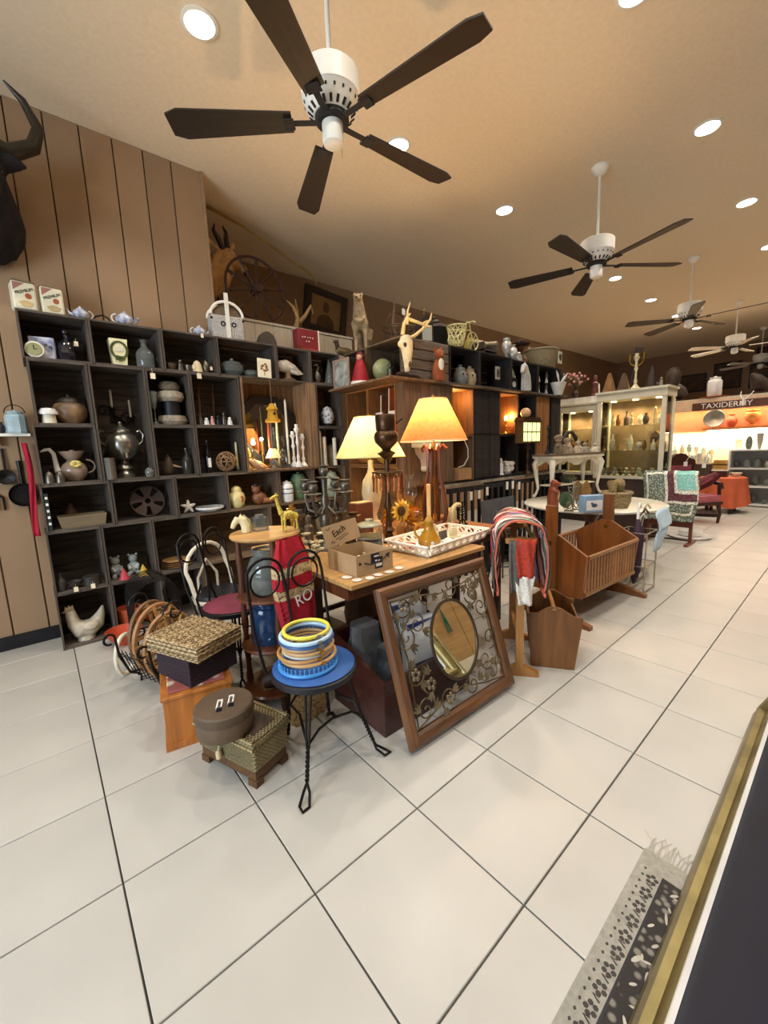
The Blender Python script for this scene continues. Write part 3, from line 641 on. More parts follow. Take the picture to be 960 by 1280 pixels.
for q in range(14): vb.ring((0, 0, 0), .08+.001*q % .006, .005, 20, 5, T=Euler((q*1.1, q*.7, q*.3)).to_matrix().to_4x4())
ob('vines', vb, M('#8d6c4a', .8, var=.3), t)
# lit ledge
zl = Z3+.0185
for px, h_, c_, lab in [(300, 34, '#e8dca0', 'short yellow candle at the left of the lit ledge'), (341, 62, '#b8503c', 'red topped taper candle behind the birdhouse'), (350, 78, '#d8dcb8', 'pale green taper candle on the lit ledge'), (360, 82, '#e8e8d8', 'tall white taper candle on the lit ledge')]:
    p = spot(px, zl, 1.86); u = U(p); t = T('taper_candle', lab, 'candle', p); ob('holder', lathe('cup', .022, .035, 12), GREYGLASS, t); ob('candle', MB().lathe(prof('cand', .011, h_*u), 10, c=(0, 0, .006)), M(c_, .5, var=.05), t)
p = spot(334, zl, 1.8); t = T('mini_lamp', 'small glowing night lamp with a pale shade on the lit ledge', 'lamp', p)
ob('base', lathe('lampbase', .04, .11, 16), GREYGLASS, t); ob('shade', MB().lathe([(.03, .19), (.075, .1)], 14), SHADE('#f4ecd0', .5), t); ob('bulb', MB().ball((0, 0, .135), .014, 10), EM('#ffdf9a', 22), t)
light('night_lamp_light', 'POINT', p+Vector((0, -.0, .165)), 2.2, (1, .72, .35), shadow_soft_size=.015)
light('ledge_bulb_light', 'POINT', P(327, 553, y=1.93), 2.6, (1, .74, .38), shadow_soft_size=.02)
p = P(327, 553, y=1.93); t = T('ledge_bulb', 'bare glowing bulb on a thin wire before the octagonal mirror', 'bulb', (p.x, p.y, zl+.001)); ob('bulb', MB().ball((0, 0, p.z-zl+.03), .016, 10), EM('#fff0c8', 40), t); ob('wire', MB().tube([(0, 0, 0), (.01, .02, .06), (0, 0, p.z-zl+.015)], .004, 6).lathe(prof('disc', .02, .004), 12), BRASS, t)
for px, w, h_, k, m_, lab in [(309, 14, 34, 'vase', M('#d8b060', .25), 'amber fluted vase at the left of the lit ledge'), (318, 9, 24, 'goblet', GLASS, 'clear goblet left of the night lamp'), (346, 8, 24, 'jar', GLASS, 'clear lidded jar right of the night lamp'), (356, 8, 22, 'bottle', GLASS, 'clear squat bottle in the middle of the lit ledge'),
                              (365, 11, 44, 'stick', PORC, 'white ornate candlestick with flared top'), (375, 10, 52, 'stick', PORC, 'taller white ornate candlestick'), (385, 10, 40, 'stick', PORC, 'third white candlestick by the post')]:
    put({'vase': 'amber_vase', 'goblet': 'glass_goblet', 'jar': 'glass_jar', 'bottle': 'glass_bottle', 'stick': 'candlestick'}[k], lab, 'candlestick' if k == 'stick' else k, k, px, 590, zl, w, h_, m_, y=1.8+.03*(px % 3))
t = T('conch_shell', 'large tan seashell lying at the left of the lit ledge', 'shell', spot(312, zl, 1.76)); ob('body', MB().tube([(-.1, 0, .09), (-.05, 0, .06), (0, 0, .04), (.06, 0, .02), (.09, 0, .012)], [.01, .035, .04, .02, .004], 12), M('#c89a6a', .5, var=.3, sc=18), t); ob('lip', MB().tube([(-.06, -.03, .1), (-.02, -.045, .05), (.03, -.035, .02)], [.006, .014, .005], 8), M('#e4c49a', .4), t)
p = P(341, 526, y=1.72); t = T('birdhouse', 'yellow octagonal wooden birdhouse hanging from a cord', 'birdhouse', (p.x, p.y, p.z))
YEL = M('#c8951f', .6, var=.2); u = U(p)
ob('body', MB().lathe([(0, .0), (.055, 0), (.04, .1), (0, .1)], 8), YEL, t, ang=.3); ob('floor_tray', MB().lathe([(0, -.012), (.072, -.012), (.072, .012), (.05, .012)], 8), YEL, t, ang=.3); ob('roof', MB().lathe([(0, .1), (.055, .1), (.052, .115), (.03, .13), (.022, .155), (0, .158)], 8), YEL, t, ang=.3)
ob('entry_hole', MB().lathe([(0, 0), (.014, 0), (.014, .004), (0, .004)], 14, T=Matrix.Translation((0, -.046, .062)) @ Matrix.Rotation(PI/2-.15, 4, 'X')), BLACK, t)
ob('cord', MB().tube([(0, 0, .155), (0, .0, Z1-p.z-.02), (0, .035, Z1-p.z-.004)], .003, 5), OLDW, t)
# right cells
t = T('speckled_egg', 'large blue grey speckled egg on a stand', 'ornament', spot(410, on(Z2), 1.84)); ob('stand', lathe('disc', .05, .03, 14), BLACK, t); ob('egg', MB().lathe([(0, .022), (.05, .03), (.07, .08), (.065, .14), (.04, .19), (0, .21)], 20), M('#c6ccd0', .35, var=.1, sc=30, col2='#5c6a78', kind='spots'), t)
for px, h_ in ((400, 44), (407, 36), (419, 34)): t = T('pale_candle', 'pale pillar candle in the crate right of the mirror bay, %s' % {44: 'tallest and leftmost', 36: 'second from the left', 34: 'rightmost'}[h_], 'candle', spot(px, on(Z3), 1.8)); u = U(t.location); ob('candle', lathe('cand', .022, h_*u, 12), CREAM, t); ob('wick', MB().tube([(0, 0, h_*u-.002), (0, .002, h_*u+.012)], .0015, 4), BLACK, t)
put('stone_head', 'grey carved stone head at the right of the candle crate', 'carving', 'pot', 417, 590, on(Z3), 16, 26, M('#8a8072', .8, var=.3), y=1.88)
# --- fourth row (z .87)
t = T('wooden_trough', 'long dull wooden dough trough in the low crate', 'trough', spot(104, on(Z4), 1.85), .03)
ob('body', MB().raw([(-.13, -.07, 0), (.13, -.07, 0), (.13, .07, 0), (-.13, .07, 0), (-.145, -.085, .085), (.145, -.085, .085), (.145, .085, .085), (-.145, .085, .085), (-.135, -.075, .085), (.135, -.075, .085), (.135, .075, .085), (-.135, .075, .085), (-.12, -.06, .012), (.12, -.06, .012), (.12, .06, .012), (-.12, .06, .012)], [(3, 2, 1, 0), (0, 1, 5, 4), (1, 2, 6, 5), (2, 3, 7, 6), (3, 0, 4, 7), (4, 5, 9, 8), (5, 6, 10, 9), (6, 7, 11, 10), (7, 4, 8, 11), (8, 9, 13, 12), (9, 10, 14, 13), (10, 11, 15, 14), (11, 8, 12, 15), (12, 13, 14, 15)]), M('#7a6a50', .8, var=.2, sc=5, kind='woodx'), t)
t = T('leaning_book', 'slim dark book with white spine marks leaning at the crate end', 'book', spot(57, on(Z4), 1.82)+Vector((.0, 0, .0))); bend(ob('cover', MB().box((.03, 0, .13), (.022, .16, .26)), M('#1e2a26', .6), t), .002)
for k in range(5): ob('spine_mark', MB().box((.03, -.0815, .05+k*.045), (.014, .002, .018)), PORC, t)
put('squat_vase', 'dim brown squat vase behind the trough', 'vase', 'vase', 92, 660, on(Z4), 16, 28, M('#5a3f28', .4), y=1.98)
p = spot(187, on(Z4), 1.92); t = T('metal_reel', 'round pierced brown metal reel propped in the crate', 'reel', p+Vector((0, 0, .128)), rot=(-.2, 0, 0))
RL = M('#5d4f48', .45, .6, var=.3)
ob('rim', MB().ring((0, 0, 0), .122, .006, 30, 6, ax='y'), RL, t)
rd = MB().lathe([(.022, 0), (.045, 0), (.045, .003), (.022, .003), (.022, 0)], 20, T=Matrix.Rotation(PI/2, 4, 'X'))
for k in range(5):
    a = 2*PI*k/5+.3; rd.prism([(.04*math.cos(a-.4), .04*math.sin(a-.4)), (.122*math.cos(a-.42), .122*math.sin(a-.42)), (.125*math.cos(a), .125*math.sin(a)), (.122*math.cos(a+.42), .122*math.sin(a+.42)), (.04*math.cos(a+.4), .04*math.sin(a+.4))], -.002, .001)
ob('pierced_disc', rd, RL, t)
p = spot(237, on(Z4), 1.82); st = MB()
for k in range(5): a = PI/2+2*PI*k/5; st.tube([(0, 0, .055), (.035*math.cos(a), -.005, .055+.035*math.sin(a)), (.06*math.cos(a), 0, .055+.058*math.sin(a))], [.018, .014, .005], 8)
one('starfish', 'white starfish standing on edge in the crate', 'starfish', st, M('#cfc6b4', .8, var=.2, sc=40, bump=.6), p)
put('white_plate', 'white plate lying flat beside the starfish', 'plate', 'disc', 268, 643, on(Z4), 34, 5, PORC, y=1.84)
for k, px in enumerate((113, 118)): pass
# cookie jars on crate under ledge (z .87)
t = T('cookie_jar', 'pale yellow chick cookie jar under the lit ledge', 'cookie jar', spot(297, on(Z4), 1.82)); ob('body', MB().lathe(prof('pot', .075, .17), 20), M('#dccb8e', .3, var=.15), t); ob('lid', MB().lathe([(.05, .148), (.045, .175), (.02, .195), (0, .2)], 16), M('#dccb8e', .3, var=.15), t); ob('painted_leaf', MB().ball((.02, -.066, .08), (.02, .006, .03), 8), M('#b0552c', .5), t)
t = T('bear_jar', 'brown bear cookie jar lounging beside the chick jar', 'cookie jar', spot(325, on(Z4), 1.83))
BR = M('#8d5a3a', .4, var=.3); ob('body', MB().ball((0, 0, .0635), (.075, .055, .062), 14), BR, t); ob('head', MB().ball((-.03, -.01, .145), .04, 12).ball((-.06, -.01, .175), .014, 8).ball((0, -.01, .175), .014, 8), BR, t); ob('hat', MB().lathe([(0, .18), (.03, .18), (.028, .2), (0, .205)], 14, c=(-.03, -.01, 0)), BLACK, t); ob('legs', MB().tube([(.02, -.04, .04), (.09, -.05, .035), (.12, -.05, .05)], [.03, .026, .022], 10), BR, t)
put('dark_vase', 'slim dark vase between the bear jar and the white jar', 'vase', 'vase', 347, 640, on(Z4), 12, 30, M('#4a3c34', .5), y=1.95)
t = T('white_jar', 'white jar with dark bands and a tag under the lit ledge', 'jar', spot(363, on(Z4), 1.8)); ob('body', MB().lathe(prof('jar', .06, .21), 20), PORC, t)
for z in (.08, .125): ob('band', MB().lathe([(.0605, z), (.0612, z+.002), (.0605, z+.008)], 20), BLACK, t)
put('green_jar', 'round green glazed jar behind the candelabrum', 'jar', 'pot', 381, 630, on(Z4), 24, 34, M('#5f7a58', .25, var=.3), y=1.86); put('pale_green_jar', 'pale green round jar with a domed lid beside the candelabrum', 'jar', 'pot', 415, 625, on(Z4), 22, 32, M('#a0a98c', .3, var=.25), y=1.82)
# --- fifth row (z .42)
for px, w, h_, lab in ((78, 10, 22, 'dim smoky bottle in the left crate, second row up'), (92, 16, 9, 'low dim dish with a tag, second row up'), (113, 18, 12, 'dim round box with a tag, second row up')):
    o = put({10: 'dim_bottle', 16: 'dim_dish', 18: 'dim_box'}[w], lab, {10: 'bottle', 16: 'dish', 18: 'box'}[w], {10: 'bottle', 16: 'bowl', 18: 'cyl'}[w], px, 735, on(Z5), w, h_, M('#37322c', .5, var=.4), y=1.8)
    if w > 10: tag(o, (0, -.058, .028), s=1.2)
for px, hd, lab, bc in ((143, 0, 'pale seated angel figurine, left of the pair', '#b8404a'), (168, 1, 'pale seated bear figurine, right of the pair', '#c8a83a')):
    p = spot(px, on(Z5), 1.9); t = T('seated_figurine', lab, 'figurine', p, .2-hd*.4); FG = M('#aab0ac', .5, var=.2)
    ob('body', MB().ball((0, 0, .055), (.042, .038, .055), 12).ball((0, -.005, .13), .032, 12).tube([(-.03, -.02, .08), (-.02, -.05, .05)], .014, 7).tube([(.03, -.02, .08), (.02, -.05, .05)], .014, 7).tube([(-.02, -.02, .02), (-.035, -.06, .015)], .016, 7).tube([(.02, -.02, .02), (.035, -.06, .015)], .016, 7), FG, t)
    ob('ears', MB().ball((-.026, 0, .16), .011, 8).ball((.026, 0, .16), .011, 8), FG, t)
    o = put('small_bell', 'small %s bell in front of the pale figurines' % ('pink' if hd == 0 else 'yellow'), 'bell', 'cone', px+14, 733, on(Z5), 12, 14, M(bc, .4), y=1.775)
for k in range(4): p = spot(221, on(Z5), 1.87); p.z += k*.016; one('wooden_platter', 'round wooden platter, %s in the stack of four' % ['bottom', 'second', 'third', 'top'][k], 'platter', MB().lathe([(0, 0), (.08, 0), (.115-.004*k, .012), (.117-.004*k, .0155), (.07, .006), (0, .005)], 24), M('#b8905a', .6, var=.15), p, group='stacked wooden platters')
# --- bottom row
p = spot(103, on(0), 1.85); t = T('ceramic_rooster', 'mottled white ceramic rooster in the bottom crate', 'rooster figure', p, .1)
RM = M('#c8bca4', .4, var=.25, sc=14, coat=.3); o = ob('body', MB().tube([(-.075, 0, .25), (-.07, 0, .2), (-.06, 0, .14), (-.03, 0, .09), (.03, 0, .08), (.08, 0, .11), (.11, 0, .17), (.13, 0, .23)], [.03, .036, .045, .068, .07, .055, .03, .008], 16).lathe([(0, 0), (.06, 0), (.05, .03), (.03, .06), (0, .07)], 16), RM, t); remesh(o, .007)
ob('comb', MB().prism([(-.105, .25), (-.1, .285), (-.088, .272), (-.078, .292), (-.066, .274), (-.054, .285), (-.05, .255)], -.007, .007), M('#b8a080', .5), t); ob('beak', MB().lathe([(0, 0), (.012, 0), (0, .03)], 8, T=Matrix.Translation((-.1, 0, .245)) @ Matrix.Rotation(-PI/2, 4, 'Y')), M('#a08850', .5), t); ob('wing', MB().ball((.03, -.062, .11), (.05, .018, .035), 12), RM, t)
for k, (px, w, h_) in enumerate(((161, 27, 26), (184, 17, 17))): put('terracotta_pot', ['wide terracotta pot in the bottom crate', 'small terracotta pot right of the wide one'][k], 'pot', 'cup', px, 790, on(0), w, h_, TERRA, y=1.85+.06*k)
# --- left of the shelves: hanging on the wall
t = T('mini_shelf', 'narrow pale wall ledge at the left edge holding a lantern', 'shelf', (-.225, 2.0, 1.555)); ob('board', MB().box((0, .02, 0), (.36, .12, .018)), WHITE, t); ob('bracket', MB().box((0, .06, -.04), (.02, .04, .06)), WHITE, t)
t = T('glass_lantern', 'shiny blue white glass lantern on the wall ledge', 'lantern', (-.11, 1.98, 1.5645)); ob('body', MB().lathe(prof('jar', .06, .16), 10), M('#bcd4dc', .05, .3, var=.2), t, ang=.2); ob('handle', MB().tube(arc((0, 0, .14), .055, 0, PI), .003, 6), IRON, t)
for px, h_, lab in ((-9, 20, 'small dark jug at the left end of the wall ledge'), (4, 14, 'small dark pot beside the glass lantern')): put('dark_jug', lab, 'jug', 'vase', px, 548, 1.5645, 8, h_, BLACK, y=1.99)
def skillet(x, z, R, L, lab, rows):
    t = T('iron_skillet', lab, 'skillet', (x, 2.0845, z)); ob('pan', MB().lathe([(0, 0), (R*.9, 0), (R, -.035), (R*.95, -.035), (R*.86, -.006), (0, -.006)], 24, T=Matrix.Rotation(-PI/2, 4, 'X')), IRON, t); ob('handle', MB().tube([(0, -.012, R*.9), (0, -.02, R+L*.4), (0, -.012, R+L)], [.014, .011, .016], 8), IRON, t); ob('hook', MB().tube([(0, 0, R+L-.02), (0, -.022, R+L-.01)], .003, 5), IRON, t)
skillet(-.135, 1.13, .085, .16, 'black iron skillet hanging on the wall left of the shelves', 0)
t = T('iron_ladle', 'black iron ladle hanging above the skillet on the wall', 'ladle', (-.213, 2.0845, 1.265)); ob('bowl', MB().lathe([(0, 0), (.05, .02), (.055, .04), (.05, .04), (0, .01)], 16, T=Matrix.Rotation(PI/2, 4, 'X')), IRON, t); ob('handle', MB().tube([(0, -.02, .05), (0, -.012, .2)], .008, 7), IRON, t); ob('hook', MB().tube([(0, 0, .19), (0, -.016, .19)], .003, 5), IRON, t)
t = T('iron_fork', 'black three pronged iron fork hanging at the left edge', 'fork', (-.285, 2.085, 1.12)); fk = MB().tube([(0, -.012, .02), (0, -.012, .3)], .008, 7)
for x in (-.035, 0, .035): fk.tube([(0, -.012, .03), (x, -.012, -.0), (x, -.014, -.09)], .008, 6)
ob('prongs', fk, IRON, t); ob('hook', MB().tube([(0, 0, .28), (0, -.014, .28)], .003, 5), IRON, t)
one('red_strap', 'long red woven strap hanging beside the shelves', 'strap', MB().grid(lambda a, b_: (-.09+.012*math.sin(b_*5)+.03*(a-.5)*(1+b_*.4), 2.03+.006*math.sin(a*PI*2+b_*6), 1.5-.68*b_), 6, 20), M('#b01c34', .8, var=.2))
bpy.data.objects['red_strap'].modifiers.new('solid', 'SOLIDIFY').thickness = .004
# ================================================================== SIDE RUN AND SECOND RUN OF CRATES
WM = [(CRATE, CRATEZ), (M('#6b5640', .8, var=.35, sc=5, bump=.4, kind='woodx'), M('#6b5640', .8, var=.35, sc=5, bump=.4, kind='woodz')), (DARKC, DARKC), (M('#8a5c30', .7, var=.35, sc=5, bump=.3, kind='woodx'), M('#8a5c30', .7, var=.35, sc=5, bump=.3, kind='woodz'))]
def cr(x, y, z, w, d, h_, label, mat=0, rz=0, front=0, backs=3):
    mx, mz = WM[mat]; th = .014; t = T('wooden_crate', label, 'crate', (x, y, z), rz); CELLS.append((x+.0145, x+w-.0145, y-.03, y+d-.0125, z, z+h_) if rz == 0 else (x-.03, x+d-.0125, y-w+.0145, y-.0145, z, z+h_))
    for a in (0, w-th): bend(ob('end_panel', MB().bx((a, 0, 0), (a+th, d, h_)), mz, t), .002)
    for zz in (0, h_-th):
        for k in range(2): ob('slat', MB().bx((th, k*d/2+.004, zz), (w-th, (k+1)*d/2-.004, zz+th)), mx, t)
    for k in range(backs): ob('back_slat', MB().bx((th, d-.012, th+k*(h_-2*th)/backs+.003), (w-th, d, th+(k+1)*(h_-2*th)/backs-.003)), mx, t)
    for k in range(front): ob('front_board', MB().bx((th+k*(w-2*th)/front+.002, -.004, th), (th+(k+1)*(w-2*th)/front-.002, .008, h_-th)), mz, t)
    return t
ZR = 1.985; XS = 2.55; YR = .86
cr(XS, 1.74, ZR, .36, .35, .372, 'grey crate at the corner behind the red hooded figure', 1, -PI/2)
cB = cr(XS, 1.375, ZR, .5, .65, .372, 'corner crate holding the pale globe, deer skull hung on its rough side', 1, -PI/2)
for k in range(4): bend(ob('rough_board', MB().bx((.488, .01, .005+k*.091), (.512, .64, .09+k*.091)), M('#6f655a', .9, var=.35, sc=7, bump=.7, kind='woody'), cB), .008)
cr(XS, 1.74, 1.2, .36, .35, .763, 'tall tan crate under the red hooded figure', 3, -PI/2, backs=5); cr(XS, 1.375, 1.2, .41, .35, .763, 'tall tan crate under the globe, holding upright books', 3, -PI/2, backs=5); ob('mid_shelf', MB().bx((.0145, .004, .385), (.395, .33, .397)), WM[3][0], bpy.data.objects['wooden_crate.034'])
cr(2.56, .86, 1.0, .34, .1, .962, 'tan closed board crate carrying the cream corbel bracket', 1, front=3, backs=1)
cr(XS, 1.74, .4, .77, .35, .795, 'wide tan crate under the pair of tall tan crates', 3, -PI/2, backs=4)
lg = T('shelf_board', 'long worn shelf board carrying the upper crates over the lamps', 'shelf', (2.33, .78, ZR-.0205)); ob('corner_board', MB().bx((0, 0, .0), (.57, .955, .0185)), OLDW, lg)
for k in range(4): bend(ob('board', MB().bx((.575+k*.66, 0, 0), (1.23+k*.66, .42, .0195)), CRATE, lg), .003)
for a in [(3.205, .485, 2, 'dark crate in the upper run holding two glass head jars'), (3.695, .6, 2, 'dark crate in the upper run holding a plaque and an ornate clock'), (4.3, .6, 2, 'dark crate in the upper run under the seagrass basket, behind the white horse'), (4.905, .59, 2, 'dark crate at the far end of the upper run')]:
    cr(a[0], YR, ZR, a[1], .33, .372 if a[0] < 4.2 else .36, a[3], a[2])
# tall crates under the board, z 1.0 - 1.96
ZB = 1.0
def cell(x0, x1, z0, z1, label, mat=1, front=0): return cr(x0, YR, z0, x1-x0, .33, z1-z0, label, mat, front=front)
cell(2.905, 3.22, 1.0, 1.96, 'tall brown crate with closed boards behind the orange lampshade', 1, 3)
cell(3.225, 3.58, 1.485, 1.96, 'upper lit crate holding a hanging metal lantern', 3); cell(3.225, 3.58, 1.0, 1.48, 'lower brown crate holding a small tan box', 1)
cell(3.585, 3.86, 1.485, 1.96, 'dark crate with closed boards, upper left of the lit cell', 2, 2); cell(3.585, 3.86, 1.0, 1.48, 'dark crate with closed boards, lower left of the lit cell', 2, 2)
cell(3.865, 4.06, 1.485, 1.96, 'narrow dark crate with closed boards beside the lit cell', 2, 2); cell(3.865, 4.06, 1.0, 1.48, 'narrow dark crate with closed boards below its twin', 2, 2)
cell(4.065, 4.45, 1.485, 1.96, 'glowing orange crate lit by a small bulb inside', 3); cell(4.065, 4.45, 1.0, 1.48, 'dark crate holding a white floral cup', 2)
cell(4.455, 4.86, 1.0, 1.96, 'tall dark crate behind the green lit house lantern', 2)
cell(4.865, 5.2, 1.0, 1.96, 'tall reddish crate with closed boards right of the house lantern', 3, 2)
cell(5.25, 5.5, 1.0, 1.96, 'tall black crate at the end of the second run', 2, 2)
wt = T('counter_top', 'long black counter with pale worn front edge under the tall crates', 'counter', (2.9, .78, .96)); ob('top', MB().bx((0, 0, 0), (2.62, .42, .036)), BLACK, wt); ob('edge_strip', MB().bx((0, -.012, .004), (2.62, -.001, .034)), M('#8a8070', .6, var=.4, sc=12), wt)
for x in (.02, 1.3, 2.55): ob('leg', MB().bx((x, .02, -.96), (x+.05, .4, 0)), BLACK, wt)
# black rack with white tags under the counter
rk = T('tag_rack', 'black wire rack hung with white price cards under the long counter', 'rack', (3.05, .74, .3))
for k in range(19): ob('upright', MB().bx((k*.115, 0, -.3), (k*.115+.035, .02, .64)), BLACK, rk)
ob('rail', MB().bx((-.03, .005, .6), (2.15, .03, .65)), BLACK, rk); ob('rail', MB().bx((-.03, .005, .05), (2.15, .03, .09)), BLACK, rk)
for k, (px, py) in enumerate(((589, 620), (599, 618), (609, 614), (634, 607), (641, 606), (649, 607))):
    q = P(px, py, y=.737); ob('price_card', MB().bx((q.x-3.05-.02, -.006, q.z-.3-.045), (q.x-3.05+.02, -.001, q.z-.3+.045)), WHITE, rk)
q = P(629, 632, y=.66); bd = T('grey_board', 'grey weathered board with faint script marks leaning on the black rack', 'board', (q.x, .64, 0), rot=(-.1, 0, 0)); ob('panel', MB().bx((-.32, 0, .42), (.3, .02, .78)), M('#57565a', .8, var=.2), bd); ob('leg', MB().bx((-.3, 0, 0), (-.26, .02, .42)), BLACK, bd); ob('leg', MB().bx((.24, 0, 0), (.28, .02, .42)), BLACK, bd)
sw_ = MB()
for k in range(6): sw_.tube(scroll((-.12+.06*k, -.002, .62), .025, k*1.1, 1.0, n=10), .004, 4)
ob('faint_marks', sw_, M('#77777c', .8), bd)
# ---- things in these crates
def at(px, py, z, y=None, x=None): p = P(px, py, y=y, x=x); p.z = z; return p
zc = ZR+.0145
gp = Vector((2.66, 1.24, 0)); t = T('globe', 'pale greenish globe in the corner crate', 'globe', (gp.x, gp.y, zc)); ob('base', lathe('disc', .06, .03, 16), OLDW, t); ob('sphere', MB().ball((0, 0, .13), .105, 20), M('#a9a478', .4, var=.3, sc=9, col2='#7d8a5c'), t); ob('arm', MB().tube(arc((0, 0, .13), .115, -PI/2, PI/2, 12, 'yz'), .005, 6), BRASS, t)
for px, h_, lab in ((488, 22, 'small dark figure in the corner crate, front of the globe'), (484, 30, 'dark slim figure behind the globe')): q = at(px, 465, zc, x=2.6+.2*(px < 486)); u = U(q); one('dark_figure', lab, 'figurine', lathe('figure', 6*u, h_*u, 12), PEWTER, q)
q = at(451, 480, zc-.014, x=2.445); t = T('red_hooded_figure', 'red hooded figure with white hem at the shelf corner', 'figurine', q, -.9); ob('cloak', MB().lathe([(0, 0), (.085, 0), (.09, .02), (.05, .18), (.028, .25), (0, .26)], 18), RED, t); ob('hem', MB().lathe([(.086, -.0), (.096, .006), (.096, .028), (.086, .03)], 18), WHITE, t); ob('face', MB().ball((0, -.02, .25), .03, 10), M('#b98a70', .6), t); ob('hood', MB().ball((0, .01, .265), (.042, .036, .045), 12), M('#5a1c20', .8), t)
q = at(433, 487, zc-.014, x=2.475); t = T('framed_print', 'small framed print in a pale pink frame left of the red figure', 'picture', (2.42, 1.62, q.z), rot=(.0, 0, -PI/2+.1))
for a in ((-.12, 0, .12, .02), (-.12, .27, .12, .29)): ob('frame_rail', MB().bx((a[0], -.008, a[1]), (a[2], .008, a[3])), M('#b08f7e', .6), t)
for x in (-.12, .1): ob('frame_stile', MB().bx((x, -.008, .02), (x+.02, .008, .27)), M('#b08f7e', .6), t)
ob('print', MB().bx((-.1, .0, .02), (.1, .005, .27)), M('#a8aca6', .5, var=.35, sc=12, col2='#5e5a50'), t)
q = at(499, 470, ZR, y=.83); one('folded_leather', 'dark folded leather bag lying on the board below the skull', 'bag', MB().tube([(-.13, 0, .02), (-.08, 0, .025), (0, 0, .023), (.1, 0, .021), (.16, 0, .01)], [.018, .024, .022, .02, .008], 10), M('#3a241a', .6, var=.3), (q.x+.1, .82, ZR))
# skull with antlers
q = P(507, 440, y=.80); t = T('deer_skull', 'bleached deer skull with antlers hung on the corner crate', 'skull', (q.x, .80, q.z))
sk = ob('skull', MB().tube([(0, 0, .13), (0, -.01, .07), (0, -.02, 0), (.0, -.02, -.09), (0, -.01, -.17)], [.045, .062, .05, .036, .02], 12).ball((-.055, 0, .06), .03, 8).ball((.055, 0, .06), .03, 8), M('#d9c9a0', .6, var=.2, sc=12), t); remesh(sk, .006)
for s in (-1, 1): ob('eye_socket', MB().ball((s*.045, -.045, .045), (.018, .012, .02), 10), M('#3a2c1c', .9), t)
ob('nose_hollow', MB().ball((0, -.045, -.1), (.014, .012, .04), 10), M('#5a452c', .9), t)
an = MB()
an.tube([(-.03, 0, .14), (-.03, -.02, .22), (.0, -.03, .28), (.05, -.02, .32)], [.018, .015, .012, .006], 8).tube([(.0, -.03, .27), (.12, -.05, .25), (.25, -.06, .23)], [.014, .013, .01], 8).tube([(.16, -.05, .245), (.2, -.07, .27), (.22, -.07, .28)], [.01, .008, .003], 7)
an.tube([(.05, 0, .12), (.11, -.01, .15), (.2, -.03, .22), (.27, -.05, .3), (.29, -.05, .36)], [.016, .015, .013, .01, .004], 8).tube([(.0, -.03, .22), (-.01, -.05, .32), (.02, -.05, .4)], [.012, .009, .003], 7)
ob('antlers', an, M('#d8bf80', .55, var=.2, sc=14), t)
q = at(545, 478, ZR, y=.83); t = T('fox_figure', 'upright rust and white fox figure standing by the rough crate side', 'figurine', (q.x, .795, ZR), -.3)
fb = ob('body', MB().tube([(0, 0, 0), (0, 0, .05), (0, 0, .13), (0, -.005, .2)], [.055, .062, .055, .03], 12).ball((0, -.015, .235), .048, 12).tube([(0, -.04, .225), (0, -.085, .215)], [.025, .01], 8).prism([(-.045, .26), (-.035, .31), (-.01, .275)], -.02, .01).prism([(.045, .26), (.035, .31), (.01, .275)], -.02, .01), M('#8a4a26', .8, var=.25, sc=14), t)
ob('bib', MB().ball((0, -.048, .14), (.03, .02, .06), 10), CREAM, t)
for px, lab, c_ in ((575, 'clear glass head jar with a crest, left of the pair', '#9a9c98'), (592, 'tan owl faced jar beside the clear head jar', '#a8977a')):
    q = at(px, 470, zc, y=.93); t = T('head_jar', lab, 'jar', q); m_ = M(c_, .15 if px < 580 else .6, trans=.4 if px < 580 else 0, var=.2, sc=14)
    ob('body', MB().lathe([(0, 0), (.06, 0), (.075, .05), (.072, .11), (.055, .14), (.05, .15)], 18).ball((0, -.065, .075), (.014, .016, .018), 8), m_, t); ob('lid', MB().lathe([(.056, .15), (.05, .17), (.02, .185), (.024, .2), (0, .21)], 16), m_, t)
    for s in (-1, 1): ob('eye', MB().ball((s*.027, -.064, .1), .012, 8), BLACK, t)
q = at(622, 480, zc, y=.89); t = T('scroll_plaque', 'small white plaque with a dark scroll numeral', 'plaque', (q.x, .885, q.z)); ob('panel', MB().bx((-.04, 0, .1), (.04, .012, .24)), M('#b9b4a6', .5), t); ob('numeral', MB().ring((0, -.003, .19), .018, .005, 14, 6, ax='y').ring((0, -.003, .15), .02, .005, 14, 6, ax='y'), BLACK, t); ob('stand', MB().bx((-.005, .002, 0), (.005, .01, .1)).bx((-.04, -.02, 0), (.04, .03, .008)), BLACK, t)
q = at(634, 486, zc, y=.93); t = T('ornate_clock', 'dark mantel clock with silvery crest in the upper run', 'clock', (q.x, q.y, q.z)); ob('case', MB().bx((-.08, -.04, 0), (.08, .05, .14)), BLACK, t); ob('crest', MB().ball((0, 0, .19), (.06, .035, .05), 12).ball((-.05, 0, .16), .03, 8).ball((.05, 0, .16), .03, 8).ball((0, 0, .24), .025, 8), M('#b4b4ae', .3, .4, var=.4, sc=20), t); ob('dial', MB().lathe([(0, 0), (.035, 0), (.035, .004), (0, .004)], 16, T=Matrix.Translation((0, -.041, .07)) @ Matrix.Rotation(PI/2, 4, 'X')), PORC, t)
q = at(653, 492, ZR, y=.82); t = T('white_horse_figure', 'white rearing horse head figure in front of the upper crates', 'figurine', (q.x, .785, ZR), .2)
